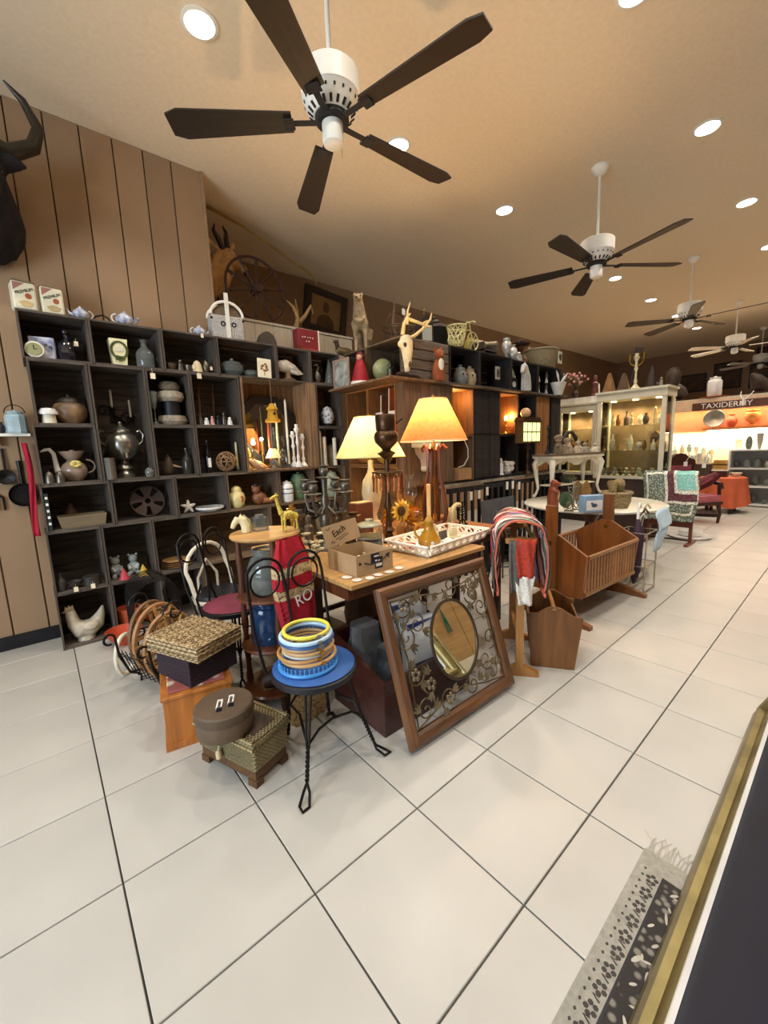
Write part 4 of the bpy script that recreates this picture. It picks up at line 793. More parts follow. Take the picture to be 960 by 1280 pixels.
h_ = ob('body', MB().tube([(.03, 0, 0), (.03, 0, .08), (.02, 0, .16), (-.01, 0, .22), (-.04, 0, .27), (-.06, 0, .28)], [.06, .06, .055, .045, .04, .03], 12).tube([(-.05, 0, .28), (-.1, 0, .22), (-.115, 0, .19)], [.036, .024, .02], 10).tube([(-.03, .0, .3), (-.025, 0, .34)], [.012, .003], 6), M('#b9b6ae', .4, var=.2), t); remesh(h_, .008)
ob('mane', MB().tube([(-.02, 0, .31), (.03, 0, .26), (.07, 0, .18), (.085, 0, .1)], [.012, .022, .022, .008], 8), M('#8f8c84', .6), t)
for px, n_ in ((671, 3), (679, 4)):
    q = at(px, 490, zc, y=.86+.02*n_); t = T('porcelain_stack', ['column of small white figures, left of two in the far upper crate', 'column of small white figures, right of two in the far upper crate'][n_-3], 'figurine', (q.x, .9, zc))
    for k in range(n_): ob('figure', MB().lathe([(r, z_+k*.072) for r, z_ in prof('figure', .025, .072)], 12), PORC if k % 2 == 0 else PEWTER, t)
q = at(694, 500, ZR, y=.80); t = T('white_vase_fan', 'white cone vase holding black and white fan leaves', 'vase', (q.x+.07, .8, ZR)); ob('vase', MB().lathe([(0, 0), (.05, 0), (.1, .16), (.092, .16), (.045, .01)], 18), M('#c9c8be', .4), t)
lf = MB()
for k in range(7): a = -.5+k*.3; lf.tube([(0, 0, .12), (.1*math.sin(a), -.01, .2), (.24*math.sin(a), -.02, .14+.2*math.cos(a))], [.008, .022, .003], 6, sx=.25)
ob('fan_leaves', lf, M('#1b1c1c', .5, var=.2), t); ob('white_leaves', MB().tube([(0, -.02, .14), (-.08, -.03, .24), (-.12, -.03, .3)], [.008, .03, .003], 6, sx=.25).tube([(0, -.02, .14), (.1, -.03, .22), (.2, -.03, .3)], [.008, .025, .003], 6, sx=.25), PORC, t)
# upright books in the tan crate
for k, (px, c_, h_) in enumerate(((480, '#6a3d22', .28), (487, '#b8582c', .335))): q = at(px, 505, 1.6825, x=2.62); bk = T('upright_book', ['thin brown book leaning in the tan crate', 'orange book leaning in the tan crate'][k], 'book', (2.58+.03*k, q.y, 1.5985), rot=(.06, 0, 0)); ob('cover', MB().bx((0, 0, 0), (.2, .022, h_)), M(c_, .6), bk); ob('pages', MB().bx((-.001, .004, .004), (.19, .018, h_+.001)), CREAM, bk)
# lit cell
p = at(633, 515, 1.485+.0145, y=1.0); t = T('cell_lamp', 'small bare candle bulb glowing inside the orange crate', 'lamp', p); ob('stem', lathe('stick', .03, .16, 12), BRASS, t); ob('bulb', MB().tube([(0, 0, .16), (0, 0, .19), (0, 0, .22)], [.012, .016, .003], 8), EM('#ffcf70', 30), t)
light('cell_bulb_light', 'POINT', p+Vector((0, -.05, .2)), 4.2, (1, .55, .2), shadow_soft_size=.02)
q = at(641, 535, 1.4995, y=.92); sp = MB()
for k in range(9): a = k*.75; sp.tube([(0, 0, 0), (.025*math.cos(a), .015*math.sin(a), .05), (.05*math.cos(a), .03*math.sin(a), .08+.006*k)], [.004, .008, .003], 6)
one('coral_piece', 'orange branching coral piece in the lit crate', 'coral', sp, M('#b0602a', .6, var=.3), q+Vector((-.03, 0, .004))).scale = (.7,)*3
q = at(638, 592, 1.0145, y=.9); t = T('floral_cup', 'large white cup crusted with porcelain flowers in the dark crate', 'cup', q); ob('cup', lathe('cup', .09, .15, 18), PORC, t); fl = MB()
for k in range(24): a = random.uniform(0, 2*PI); z_ = random.uniform(.03, .16); r = .06+.2*z_; fl.ball((r*math.cos(a), r*math.sin(a), z_), random.uniform(.016, .028), 7)
ob('flowers', fl, M('#cfc2b4', .4, var=.25, sc=30), t, stuff=True)
q = at(625, 590, 1.0145, y=.88); one('white_angel', 'small white angel statuette left of the floral cup', 'figurine', lathe('figure', .04, .2, 12), PORC, q)
q = at(585, 530, 1.4995, y=.98); t = T('hanging_lantern', 'dark metal lantern with glass in the lit cell behind the orange lamp', 'lantern', (q.x, q.y, 1.4995)); ob('body', MB().lathe([(0, 0), (.06, 0), (.05, .03), (.05, .2), (.07, .22), (.03, .28), (0, .29)], 6), IRON, t, ang=.2); ob('glass', MB().bx((-.052, -.055, .05), (.052, -.048, .18)), GLASS, t); ob('cord', MB().tube([(0, 0, .29), (-.03, -.02, .36), (-.09, -.05, .3), (-.1, -.06, .1), (-.07, -.05, .01)], .005, 6), WHITE, t)
light('lantern_cell_light', 'POINT', (3.42, .98, 1.86), 2.0, (1, .6, .25), shadow_soft_size=.02)
q = at(575, 590, 1.0145, y=.9); one('tan_box', 'small tan cardboard box on the lower shelf behind the orange lamp', 'box', MB().box((0, 0, .06), (.22, .16, .12)), M('#b08c62', .8, var=.15), q); 
q = at(577, 575, 1.14, y=.93); one('power_cable', 'looped white electric cable hanging over the tan box', 'cable', MB().tube([(-.06, 0, 0), (-.0, -.03, .02), (.06, -.04, .1), (.07, -.03, .2), (.04, 0, .3)], .006, 6), WHITE, (q.x, q.y, 1.1405))
# green lit house lantern on a post
q = P(659, 540, y=.76); t = T('house_lantern', 'dark house shaped lantern with glowing yellow green windows', 'lantern', (q.x, .75, .997)); zz = q.z-.997
ob('post', MB().lathe(prof('stick', .05, zz-.13), 14), BRONZE, t); bd_ = ob('house', MB().bx((-.2, -.05, zz-.13), (.2, .05, zz+.12)), M('#5a4326', .5, var=.2), t); ob('roof', MB().prism([(-.22, zz+.12), (.22, zz+.12), (.17, zz+.17), (-.17, zz+.17)], -.06, .06), BRONZE, t); ob('globe_finial', MB().ball((-.06, 0, zz+.22), .06, 14), M('#c9a070', .4), t)
for x in (-.145, -.05, .05, .145):
    for dz in (-.06, .055): ob('window_pane', MB().bx((x-.035, -.055, zz+dz-.05), (x+.035, -.049, zz+dz+.05)), EM('#dfe890', 1.6), t)
# ---- things on top of the side run and second run (z 2.357)
ZU = ZR+.3725
q = at(452, 425, ZU, x=2.72); t = T('coyote_mount', 'standing taxidermy coyote with pricked ears on the corner crate', 'taxidermy', (q.x, q.y, ZU), math.radians(-135))
CF = M('#a08a68', 1.0, var=.4, sc=18, bump=1.2); by = MB()
by.tube([(-.28, 0, .3), (-.1, 0, .31), (.06, 0, .32), (.12, 0, .36)], [.07, .085, .1, .09], 12, sx=.75)
by.tube([(.06, 0, .34), (.12, 0, .42), (.15, 0, .48)], [.085, .07, .055], 12, sx=.85)
by.ball((.165, 0, .5), (.055, .05, .045), 12).tube([(.19, 0, .49), (.24, 0, .475), (.265, 0, .47)], [.034, .022, .016], 10)
for s in (-1, 1):
    by.tube([(.145, s*.035, .53), (.135, s*.045, .585)], [.024, .004], 8, sx=.6)
    by.tube([(.08, s*.05, .3), (.085, s*.05, .16), (.08, s*.05, .1), (.085, s*.05, .012)], [.045, .022, .02, .018], 8).tube([(.085, s*.05, .014), (.12, s*.05, .012)], .016, 7)
    by.tube([(-.25, s*.05, .3), (-.22, s*.055, .2), (-.29, s*.05, .11), (-.265, s*.05, .012)], [.06, .035, .018, .018], 8).tube([(-.265, s*.05, .014), (-.23, s*.05, .012)], .016, 7)
by.tube([(-.3, 0, .31), (-.4, 0, .2), (-.43, 0, .1)], [.03, .045, .015], 8)
o = ob('body', by, CF, t); remesh(o, .011, 3)
for s in (-1, 1): ob('eye', MB().ball((.2, s*.032, .51), .008, 8), BLACK, t)
ob('nose', MB().ball((.272, 0, .475), .011, 8), BLACK, t)
ob('base', MB().slab([(.25*math.cos(k*.52)-.08, .13*math.sin(k*.52)) for k in range(12)], -.0, .012), OLDW, t)
q = at(492, 420, ZU, x=2.66); t = T('wire_basket', 'rusty open wire basket holding two upright horns', 'basket', (q.x+.06, q.y, ZU)); wb = MB()
for z_, r in ((.006, .1), (.06, .125), (.11, .14), (.125, .15)): wb.ring((0, 0, z_), r, .004, 26, 5)
for k in range(14): a = 2*PI*k/14; wb.tube([(.1*math.cos(a), .1*math.sin(a), .006), (.14*math.cos(a), .14*math.sin(a), .11)], .003, 5)
wb.tube(arc((0, 0, .12), .145, 0, PI, 14), .004, 6); ob('wires', wb, M('#4a3a2a', .5, .6, var=.3), t)
for s, ln in ((-1, .4), (1, .36)): ob('horn', MB().tube([(s*.03, 0, .01), (s*.06, 0, .16), (s*.08+.02, -.02, .28), (s*.1+.04, -.03, ln)], [.02, .018, .012, .003], 8), M('#5a3f26', .5, var=.3), t)
tag(t, (.02, -.06, .3), WHITE, 1.8)
q = at(517, 418, ZU, y=.97); t = T('gabled_clock', 'dark gabled clock with a pale dial panel beside the wire basket', 'clock', (2.98, .99, ZU), -.35); ob('case', MB().prism([(-.07, 0), (.07, 0), (.07, .17), (0, .28), (-.07, .17)], -.06, .06), M('#2e2018', .5), t); ob('door_panel', MB().bx((-.05, -.066, .02), (.05, -.06, .16)), M('#b0b4a8', .3, var=.1), t); ob('finial', lathe('stick', .012, .06, 10).raw([], []), BRASS, t, loc=(0, 0, .275))
q = at(546, 420, ZU, y=1.19); t = T('black_urn', 'large black lidded bucket with a dark bird finial behind the bicycle planter', 'bucket', (q.x-.03, 1.185, ZU)); ob('body', MB().lathe([(0, 0), (.13, 0), (.155, .22), (.16, .23), (.15, .23), (.125, .01)], 24), BLACK, t); ob('lid', MB().lathe([(.16, .2305), (.155, .245), (.1, .275), (.0, .285)], 24), M('#2a261c', .5, var=.4, sc=12), t); ob('bird', MB().tube([(-.06, 0, .3), (-.02, 0, .31), (.03, 0, .32), (.07, 0, .3)], [.01, .03, .025, .006], 8).ball((-.02, 0, .35), .022, 8), M('#3a3020', .6), t); ob('handle', MB().tube(arc((.15, 0, .16), .06, -PI/2, PI/2, 8), .009, 6), BLACK, t)
# bicycle planter
q = at(583, 432, ZU, y=.93); t = T('bicycle_planter', 'pale yellow wire bicycle planter with a lattice basket', 'planter', (q.x-.03, .9, ZU)); YC = M('#cfc88a', .5, var=.1)
for x, R in ((.1, .09), (-.25, .045)):
    wr = MB().ring((x, 0, R+.006), R, .006, 24, 6, ax='y')
    if R > .05:
        for k in range(3): a = k*PI/3; wr.tube([(x-R*math.cos(a), 0, R+.006-R*math.sin(a)), (x+R*math.cos(a), 0, R+.006+R*math.sin(a))], .004, 5)
    ob('wheel', wr, YC, t)
ob('frame', MB().tube([(.1, 0, .096), (.06, 0, .2), (.04, 0, .27), (.0, 0, .275)], .007, 6).tube([(.06, 0, .2), (-.04, 0, .19), (-.25, 0, .05)], .006, 6).tube([(.1, -.04, .096), (.1, .04, .096)], .005, 6), YC, t)
ob('handlebar', MB().tube([(.02, -.09, .25), (.05, -.04, .28), (.05, .04, .28), (.02, .09, .25)], .006, 6), YC, t)
lt = MB()
for k in range(12):
    for s in (-1, 1): a = 2*PI*k/12; b_ = a+s*.52*2; lt.tube([(-.16+.065*math.cos(a), .065*math.sin(a), .03), (-.16+.085*math.cos((a+b_)/2), .085*math.sin((a+b_)/2), .12), (-.16+.1*math.cos(b_), .1*math.sin(b_), .2)], .005, 5)
lt.ring((-.16, 0, .03), .065, .006, 20, 6).ring((-.16, 0, .2), .1, .007, 24, 6); ob('lattice_basket', lt, YC, t)
q = at(600, 436, ZU, y=1.08); one('round_brass_tray', 'round yellowish tray standing behind the bicycle wheel', 'tray', MB().lathe([(0, 0), (.11, 0), (.12, .012), (.11, .014), (0, .01)], 24, T=Matrix.Rotation(PI/2, 4, 'X')), M('#a8964a', .5), (q.x-.05, 1.185, ZU+.121))
q = at(617, 445, ZU, y=.98); t = T('toy_bench', 'small grey wooden toy bench with a rolled back on the upper crates', 'toy bench', (q.x-.04, 1.07, ZU)); ob('seat', MB().bx((-.13, -.08, .07), (.13, .08, .085)), CRATE, t)
for x in (-.13, .115): ob('side_panel', MB().prism([(x, 0), (x+.015, 0), (x+.015, .16), (x, .16)], -.08, .08), CRATE, t)
ob('back_roll', MB().tube([(-.13, .06, .18), (.13, .06, .18)], .035, 12), M('#b0a084', .7, var=.2), t); ob('arm_roll', MB().tube([(.125, -.08, .17), (.125, .06, .19)], .025, 10), M('#b0a084', .7), t)
for px, h_, lab, k in ((633, 28, 'silvery ornate jug on the upper crates', 'urn'), (641, 22, 'white crusted jug beside the silvery jug', 'vase'), (648, 14, 'short white figurine below the cowboy hat bust', 'figure')): q = at(px, 447, ZU+.0005 if px < 640 else ZU-.0115, y=.92); u = U(q)*.85; one('ornate_jug' if k != 'figure' else 'white_figurine', lab, 'jug' if k != 'figure' else 'figurine', lathe(k, 7*u, h_*u, 14), M('#b8b8b0', .35, .3, var=.4, sc=24), q)
q = at(654, 446, ZU-.012, y=.98); t = T('cowboy_bust', 'dark brown bust wearing a wide cowboy hat', 'bust', (q.x, 1.02, ZU-.012), -.6); BB = M('#5a2f1c', .5, var=.3)
ob('bust', MB().lathe([(0, 0), (.09, 0), (.1, .05), (.07, .1), (.04, .13), (.04, .15)], 16, sy=.7).ball((0, 0, .2), (.045, .05, .06), 12).tube([(0, -.045, .2), (0, -.06, .19)], [.012, .006], 6), BB, t); ob('hat', MB().lathe([(.0, .235), (.11, .24), (.12, .255), (.06, .245), (.055, .29), (.03, .3), (0, .29)], 20, sy=.75), M('#2e1a12', .7), t)
q = at(677, 458, ZU-.012, y=1.0); t = T('seagrass_basket', 'large round seagrass basket with two loop handles and a picture card', 'basket', (q.x+.0, 1.02, ZU-.012)); SG = M('#8e8060', .8, var=.25, sc=30, bump=1, kind='weave', col2='#4c4230')
ob('body', MB().lathe([(0, 0), (.17, 0), (.22, .1), (.225, .22), (.215, .22), (.2, .1), (.0, .01)], 28), SG, t); ob('rim', MB().ring((0, 0, .22), .222, .014, 30, 8), SG, t)
for s in (-1, 1): ob('handle', MB().tube(arc((s*.12, -.1 if s > 0 else .08, .22), .05, 0, PI, 10), .01, 7), SG, t)
cd_ = ob('picture_card', MB().bx((.04, -.226, .04), (.14, -.22, .19)), M('#c8c8b0', .6), t); ob('card_print', MB().slab([(.09+.03*math.cos(k*.6)*(1+.3*math.sin(k*1.7)), .045*math.sin(k*.6)) for k in range(10)], 0, .002, Matrix.Translation((0, -.2285, .115)) @ Matrix.Rotation(PI/2, 4, 'X')), M('#3e4434', .6), cd_)
# ---- wagon wheel, mounts, portrait, antlers
q = P(308, 360, y=2.135); WR = .305; t = T('wagon_wheel', 'old dark wagon wheel with ten spokes standing above the plank partition', 'wheel', (q.x+.13, 2.2, 2.664+WR+.012), rot=(-.06, 0, .0)); RU = M('#3a2016', .7, var=.4)
ob('rim', MB().ring((0, 0, 0), WR, .013, 40, 8, ax='y'), RU, t); ob('hub', MB().tube([(0, -.07, 0), (0, .07, 0)], .04, 14), RU, t)
for k in range(10): a = 2*PI*k/10+.2; ob('spoke', MB().tube([(.03*math.cos(a), 0, .03*math.sin(a)), (WR*.55*math.cos(a), 0, WR*.55*math.sin(a)), (WR*.78*math.cos(a), 0, WR*.78*math.sin(a)), (WR*.84*math.cos(a), 0, WR*.84*math.sin(a)), (WR*math.cos(a), 0, WR*math.sin(a))], [.012, .01, .01, .018, .009], 7), RU, t)
def mount(label, base, pts, rad, headv, col, horn, rv=.012):
    t = T('animal_mount', label, 'taxidermy', base); t.scale = (1.12,)*3; hd = [Vector(p) for p in pts]
    ob('plaque', MB().tube([(0, 0, 0), (.025, 0, 0)], .16, 24), OLDW, t)
    b_ = MB().tube(pts, rad, 14, sx=.8); n = hd[-1]; v = Vector(headv); b_.ball(tuple(n), (.075, .07, .075), 12); b_.tube([n, n+v*.5, n+v, n+v*1.12], [.068, .045, .035, .02], 12)
    up = Vector((-.3, 0, 1)).normalized(); sd = v.cross(up).normalized()
    for s in (-1, 1): e = n+sd*s*.06+up*.03-v*.15; b_.tube([e, e+sd*s*.09+up*.06, e+sd*s*.13+up*.1], [.02, .032, .004], 8, sx=.4)
    o = ob('head_and_neck', b_, col, t); remesh(o, rv, 4)
    hm_ = MB()
    for s in (-1, 1):
        e = n+sd*s*.03+up*.05
        hm_.tube([e+sd*s*p[0]+up*p[1]+v*p[2] for p in horn], [.026, .024, .016, .005][:len(horn)], 8)
    ob('horns', hm_, M('#33241a', .5, var=.3), t)
    for s in (-1, 1): ob('eye', MB().ball(tuple(n+v*.25+sd*s*.062+up*.02), .012, 8), BLACK, t)
    ob('muzzle', MB().ball(tuple(n+v*1.08), (.03, .03, .026), 8), M('#2c211a', .4), t)
TF = M('#c2a070', .95, var=.3, sc=9, bump=.8, col2='#8a6236')
mount('tan antelope head mounted high beside the panelled wall, dark horns up', (1.366, 2.68, 3.1), [(0, 0, 0), (.1, -.03, .02), (.23, -.08, .1), (.32, -.13, .24)], [.19, .18, .14, .1], (.1, -.12, -.14), TF, [(0, 0, 0), (.02, .09, 0), (.05, .16, .02), (.02, .22, .1)])
mount('darker antelope head mounted lower behind the wagon wheel', (1.366, 2.95, 2.7), [(0, 0, 0), (.12, -.04, 0), (.28, -.08, .05), (.38, -.1, .12)], [.15, .14, .1, .08], (.13, -.1, -.1), M('#8a6238', .95, var=.35, sc=9, bump=.8), [(0, 0, 0), (.02, .07, 0), (.04, .13, 0), (.04, .17, .05)])
a_, b_ = P(308, 285, y=2.5), P(392, 345, y=2.5); one('hooked_pole', 'long thin wooden pole with a hooked end jutting over the wagon wheel', 'pole', MB().tube([(1.37, 2.52, a_.z+.12), a_, (a_+b_)/2, b_, b_+Vector((.03, 0, -.05)), b_+Vector((.035, 0, -.09))], [.014, .014, .013, .012, .011, .006], 8), M('#8a6a30', .6, var=.2))
q = P(408, 391, y=3.45); t = T('portrait', 'old sepia portrait in a wide dark frame on the back wall', 'picture', (q.x, 3.47, q.z), rot=(.06, .1, 0)); DF = M('#2e2018', .5, var=.25)
for a in ((-.36, -.3, .36, -.21), (-.36, .21, .36, .3)): ob('frame_rail', MB().bx((a[0], -.03, a[1]), (a[2], .02, a[3])), DF, t)
for x in (-.36, .26): ob('frame_stile', MB().bx((x, -.03, -.21), (x+.1, .02, .21)), DF, t)
pp = ob('print', MB().bx((-.26, -.005, -.21), (.26, .01, .21)), M('#8a6a3e', .6, var=.15), t); ob('sitter', MB().ball((0, -.006, .07), (.055, .006, .075), 14).lathe([(0, -.2), (.15, -.2), (.13, -.08), (.05, -.03), (0, -.02)], 16, sy=.04, c=(0, -.006, 0)), M('#5e4326', .7, var=.3), pp)
q = at(376, 405, 2.664, y=2.135); one('antler_branch', 'pale forked antler branch standing on the plank partition', 'antler', MB().tube([(-.06, 0, .0), (-.03, 0, .1), (-.08, -.01, .2), (-.16, -.02, .25)], [.03, .022, .016, .005], 8).tube([(-.02, 0, .06), (.06, 0, .14), (.13, -.01, .25), (.16, 0, .18)], [.024, .02, .016, .006], 8).tube([(-.04, 0, .06), (-.02, .02, .18), (-.03, .03, .3)], [.02, .014, .004], 7), M('#9a7c4c', .6, var=.3, sc=12), q)
# bull mount at the top left, close to the wall
t = T('bull_mount', 'black bull head mount with curved horn at the upper left edge', 'taxidermy', (-.14, 2.084, 3.05)); BK = M('#17151a', .85, var=.4, sc=14, bump=.6)
o = ob('head_and_neck', MB().tube([(0, 0, -.1), (0, -.14, -.06), (.02, -.34, .08)], [.32, .3, .2], 16, sx=.8).tube([(.02, -.34, .1), (.03, -.5, -.06), (.03, -.58, -.2)], [.17, .12, .095], 14).tube([(.1, -.34, .2), (.22, -.38, .14), (.3, -.4, .13)], [.03, .065, .01], 10, sx=.5).tube([(-.1, -.34, .2), (-.22, -.38, .14), (-.3, -.4, .13)], [.03, .065, .01], 10, sx=.5), BK, t); remesh(o, .016, 5)
for s in (-1, 1): ob('horn', MB().tube([(s*.1, -.34, .24), (s*.22, -.34, .22), (s*.34, -.34, .3), (s*.38, -.34, .42), (s*.32, -.36, .54), (s*.24, -.38, .6)], [.055, .05, .042, .034, .022, .005], 12), M('#2c2418', .35, var=.3), t)
ob('eye', MB().ball((.16, -.42, .05), .018, 8), BLACK, t); ob('plaque', MB().tube([(0, 0, -.1), (0, -.03, -.1)], .24, 24), DARKC, t)
# ================================================================== CENTRAL TABLE
TZ = .75
t = T('folding_table', 'worn tan wooden table with dark trestle legs carrying the carton and white tray', 'table', (1.49, .15, 0))
TW = M('#b58a52', .45, var=.25, sc=4, kind='woodx', coat=.15)
for k in range(5): bend(ob('top_board', MB().bx((-.51, -.57+k*.228, TZ-.024), (.51, -.344+k*.228, TZ)), TW, t), .003)
for a in ((-.5, -.53, .5, -.505), (-.5, .505, .5, .53), (-.5, -.505, -.475, .505), (.475, -.505, .5, .505)): ob('apron', MB().bx((a[0], a[1], TZ-.085), (a[2], a[3], TZ-.0245)), WALNUT, t)
DLEG = M('#3a1f14', .5, var=.3, sc=4, kind='woodz')
for x in (-.44, .41):
    for y in (-.12, .43): ob('leg', MB().bx((x, y, 0), (x+.045, y+.045, TZ-.0255)), DLEG, t)
    for z in (.12, .42): ob('stretcher', MB().bx((x+.008, -.074, z), (x+.036, .429, z+.04)), DLEG, t)
ob('stretcher', MB().bx((-.395, .435, .19), (.41, .465, .22)), DLEG, t)
t = T('side_table', 'dark narrow table behind the white tray carrying the orange lamp and rattan tray', 'table', (2.03, -.17, 0))
for k in range(4): bend(ob('top_board', MB().bx((0, k*.222, TZ-.024), (.6, .22+k*.222, TZ)), M('#8a5c34', .45, var=.25, sc=4, kind='woodx', coat=.15), t), .003)
for x in (.03, .53):
    for y in (.03, .81): ob('leg', MB().bx((x, y, 0), (x+.04, y+.04, TZ-.0245)), DLEG, t)
for y in (.04, .82): ob('apron', MB().bx((.07, y, TZ-.09), (.53, y+.02, TZ-.0245)), DLEG, t)
def tb(px, py): p = P(px, py, z=TZ+.001); return p
# ---- orange lamp
SO = SHADE('#d59058', .26); SCR = SHADE('#efe2a4', .22)
def drum(r1, r2, z0, z1, mat, parent, n=64, pleat=.004):
    mb = MB(); v = []; f = []
    for j in range(7):
        t_ = j/6
        for i in range(n):
            a = 2*PI*i/n; r = r1+(r2-r1)*t_ + (pleat if i % 2 else -pleat)*(1-.4*t_); v.append((r*math.cos(a), r*math.sin(a), z0+(z1-z0)*t_))
    for j in range(6):
        for i in range(n): i2 = (i+1) % n; f.append((j*n+i, j*n+i2, (j+1)*n+i2, (j+1)*n+i))
    mb.raw(v, f); return ob('shade', mb, mat, parent)
p = tb(548, 658); p.x -= .1; p.y += .02; p.z = TZ+.001; p.x = P(543, 610, y=p.y).x; u = U(p); zs0, zs1 = HT(543, 551, p)-TZ, HT(543, 499, p)-TZ
t = T('table_lamp', 'table lamp with pleated orange shade and scrolled dark wood base, lit', 'lamp', p)
ob('base', MB().lathe([(0, 0), (.09, 0), (.09, .02), (.05, .035), (0, .04)], 24), WALNUT, t)
for k in range(4):
    a = k*PI/2+.4; c, s = math.cos(a), math.sin(a)
    ob('scroll_leg', MB().tube([(.075*c, .075*s, .02), (.095*c, .095*s, .12), (.08*c, .08*s, .25), (.05*c, .05*s, .4), (.045*c, .045*s, zs0-.07), (.075*c, .075*s, zs0-.035), (.1*c, .1*s, zs0-.06), (.085*c, .085*s, zs0-.085)], [.016, .017, .015, .013, .013, .014, .013, .008], 8), WALNUT, t)
ob('stem', MB().lathe([(.008, .03), (.008, zs1+.01), (.016, zs1+.014), (.01, zs1+.03), (0, zs1+.035)], 10), BRASS, t)
drum(40*u, 16.5*u, zs0, zs1, SO, t); ob('shade_trim', MB().ring((0, 0, zs0), 40*u, .005, 48, 6), M('#e8c8a0', .8), t); ob('shade_trim', MB().ring((0, 0, zs1), 16.5*u, .004, 32, 6), M('#e8c8a0', .8), t)
ob('bulb', MB().ball((.0, 0, (zs0+zs1)/2-.02), .028, 12), EM('#ffd9a0', 10), t)
light('orange_lamp_light', 'POINT', p+Vector((0, 0, (zs0+zs1)/2+.03)), LAMP_W, (1, .64, .34), shadow_soft_size=.03)
# ---- cream lamp
p = tb(470, 652); p = Vector((p.x-.12, .6, TZ+.001)); u = U(p); pc = P(464, 600, y=p.y); p.x = pc.x; u = U(p); zs0, zs1 = HT(464, 572, p)-TZ, HT(466, 521, p)-TZ
t = T('table_lamp', 'table lamp with plain pale yellow shade behind the bronze urn lamp, lit', 'lamp', p)
ob('base', lathe('lampbase', .085, zs0-.02, 22), M('#d8c8a0', .3, var=.15, coat=.4), t); ob('stem', MB().lathe([(.008, zs0-.03), (.008, zs1+.02), (0, zs1+.025)], 8), BRASS, t)
drum(43*u, 18*u, zs0, zs1, SCR, t, n=8, pleat=0); ob('shade_trim', MB().ring((0, 0, zs0), 43*u, .004, 8, 6), M('#8a7a40', .8), t); ob('shade_trim', MB().ring((0, 0, zs1), 18*u, .004, 8, 6), M('#8a7a40', .8), t)
ob('bulb', MB().ball((0, 0, (zs0+zs1)/2-.02), .028, 12), EM('#ffe9b0', 10), t)
light('cream_lamp_light', 'POINT', p+Vector((0, 0, (zs0+zs1)/2+.03)), LAMP_W*.7, (1, .72, .38), shadow_soft_size=.03)
# ---- bronze urn lamp with crystal prisms
p = tb(487, 677); u = U(p); Ht = (677-522)*u
t = T('urn_lamp', 'tall dark bronze oil lamp with urn font and a ring of hanging prisms', 'lamp', p)
ob('base', MB().lathe([(0, 0), (.06, 0), (.062, .015), (.03, .03), (.022, .06), (.035, .08), (.02, .1)], 22), BRONZE, t)
ob('stem', MB().lathe([(.02, .1), (.014, .2), (.026, Ht*.3), (.014, Ht*.36), (.016, Ht*.5), (.03, Ht*.54), (.014, Ht*.58), (.02, Ht*.66), (.055, Ht*.7), (.06, Ht*.71), (.02, Ht*.73)], 18), BRONZE, t)
ob('font', MB().lathe([(.02, Ht*.71), (.03, Ht*.74), (.072, Ht*.79), (.08, Ht*.83), (.074, Ht*.86), (.06, Ht*.875), (.066, Ht*.89), (.066, Ht*.99), (.06, Ht), (0, Ht)], 26), BRONZE, t)
ob('key', MB().tube([(.07, -.02, Ht*.93), (.11, -.04, Ht*.97)], .006, 6).lathe(prof('disc', .02, .02), 12, c=(0, 0, Ht)), BRONZE, t)
pr = ob('prism_ring', MB().ring((0, 0, Ht*.56), .095, .006, 30, 7).ring((0, 0, Ht*.52), .075, .004, 26, 6).tube([(-.095, 0, Ht*.56), (.095, 0, Ht*.56)], .005, 6).tube([(0, -.095, Ht*.56), (0, .095, Ht*.56)], .005, 6), BRONZE, t)
pmesh = MB().lathe([(0, -.13), (.007, -.118), (.009, -.03), (.004, -.012), (.007, -.006), (0, 0)], 6).mesh('prism', M('#b0683a', .06, trans=.75, var=.1), .2)
for k in range(14): a = 2*PI*k/14; ob('prism', pmesh, None, pr, loc=(.095*math.cos(a), .095*math.sin(a), Ht*.56-.004))
# paper card behind the lamp
q = P(478, 524, x=2.53); one('white_card', 'white printed card propped on the tan crate behind the cream lamp', 'card', MB().bx((-.006, -.14, 0), (.0, .14, .12)).bx((-.007, -.1, .05), (-.006, .1, .06)), WHITE, (2.572, q.y, 1.5985))
# ---- amber things
p = tb(519, 660); p.x -= .1; p.y -= .06; u = U(p); t = T('oil_lamp', 'amber glass oil lamp with a tall flared chimney', 'lamp', p); ob('font', MB().lathe([(0, 0), (.06, 0), (.05, .02), (.025, .04), (.03, .06), (.085, .1), (.09, .14), (.06, .18), (.03, .19)], 22), AMBER, t); ob('burner', MB().lathe([(.032, .185), (.04, .2), (.035, .225), (0, .23)], 16), BRASS, t); ob('chimney', MB().lathe([(.034, .22), (.055, .27), (.05, .31), (.028, .38), (.042, .42), (.04, .42), (.026, .38), (.048, .31), (.053, .27), (.032, .222), (.034, .22)], 20), GLASS, t)
p = tb(508, 668); p.x -= .05; u = U(p); t = T('sunflower_vase', 'yellow sunflower ornament standing before the amber oil lamp', 'ornament', p); z0 = (668-637)*u; pt_ = MB()
for k in range(14): a = 2*PI*k/14; pt_.tube([(.03*math.cos(a), 0, z0+.03*math.sin(a)), (.06*math.cos(a), -.012, z0+.06*math.sin(a)), (.088*math.cos(a), -.002, z0+.088*math.sin(a))], [.012, .017, .002], 6, sx=.4)
ob('petals', pt_, M('#d8b040', .5, var=.2), t); ob('seed_head', MB().ball((0, -.01, z0), (.036, .018, .036), 12), M('#4a2e18', .8, sc=60, bump=1), t); ob('vase', MB().lathe(prof('bottle', .035, z0-.04), 14), M('#a5713c', .3), t)
p = tb(502, 676)+Vector((.09, .02, 0)); one('brown_bottle', 'squat brown glass bottle beside the sunflower', 'bottle', lathe('bottle', .032, .12, 16), M('#8a5a2c', .1, trans=.5), p)
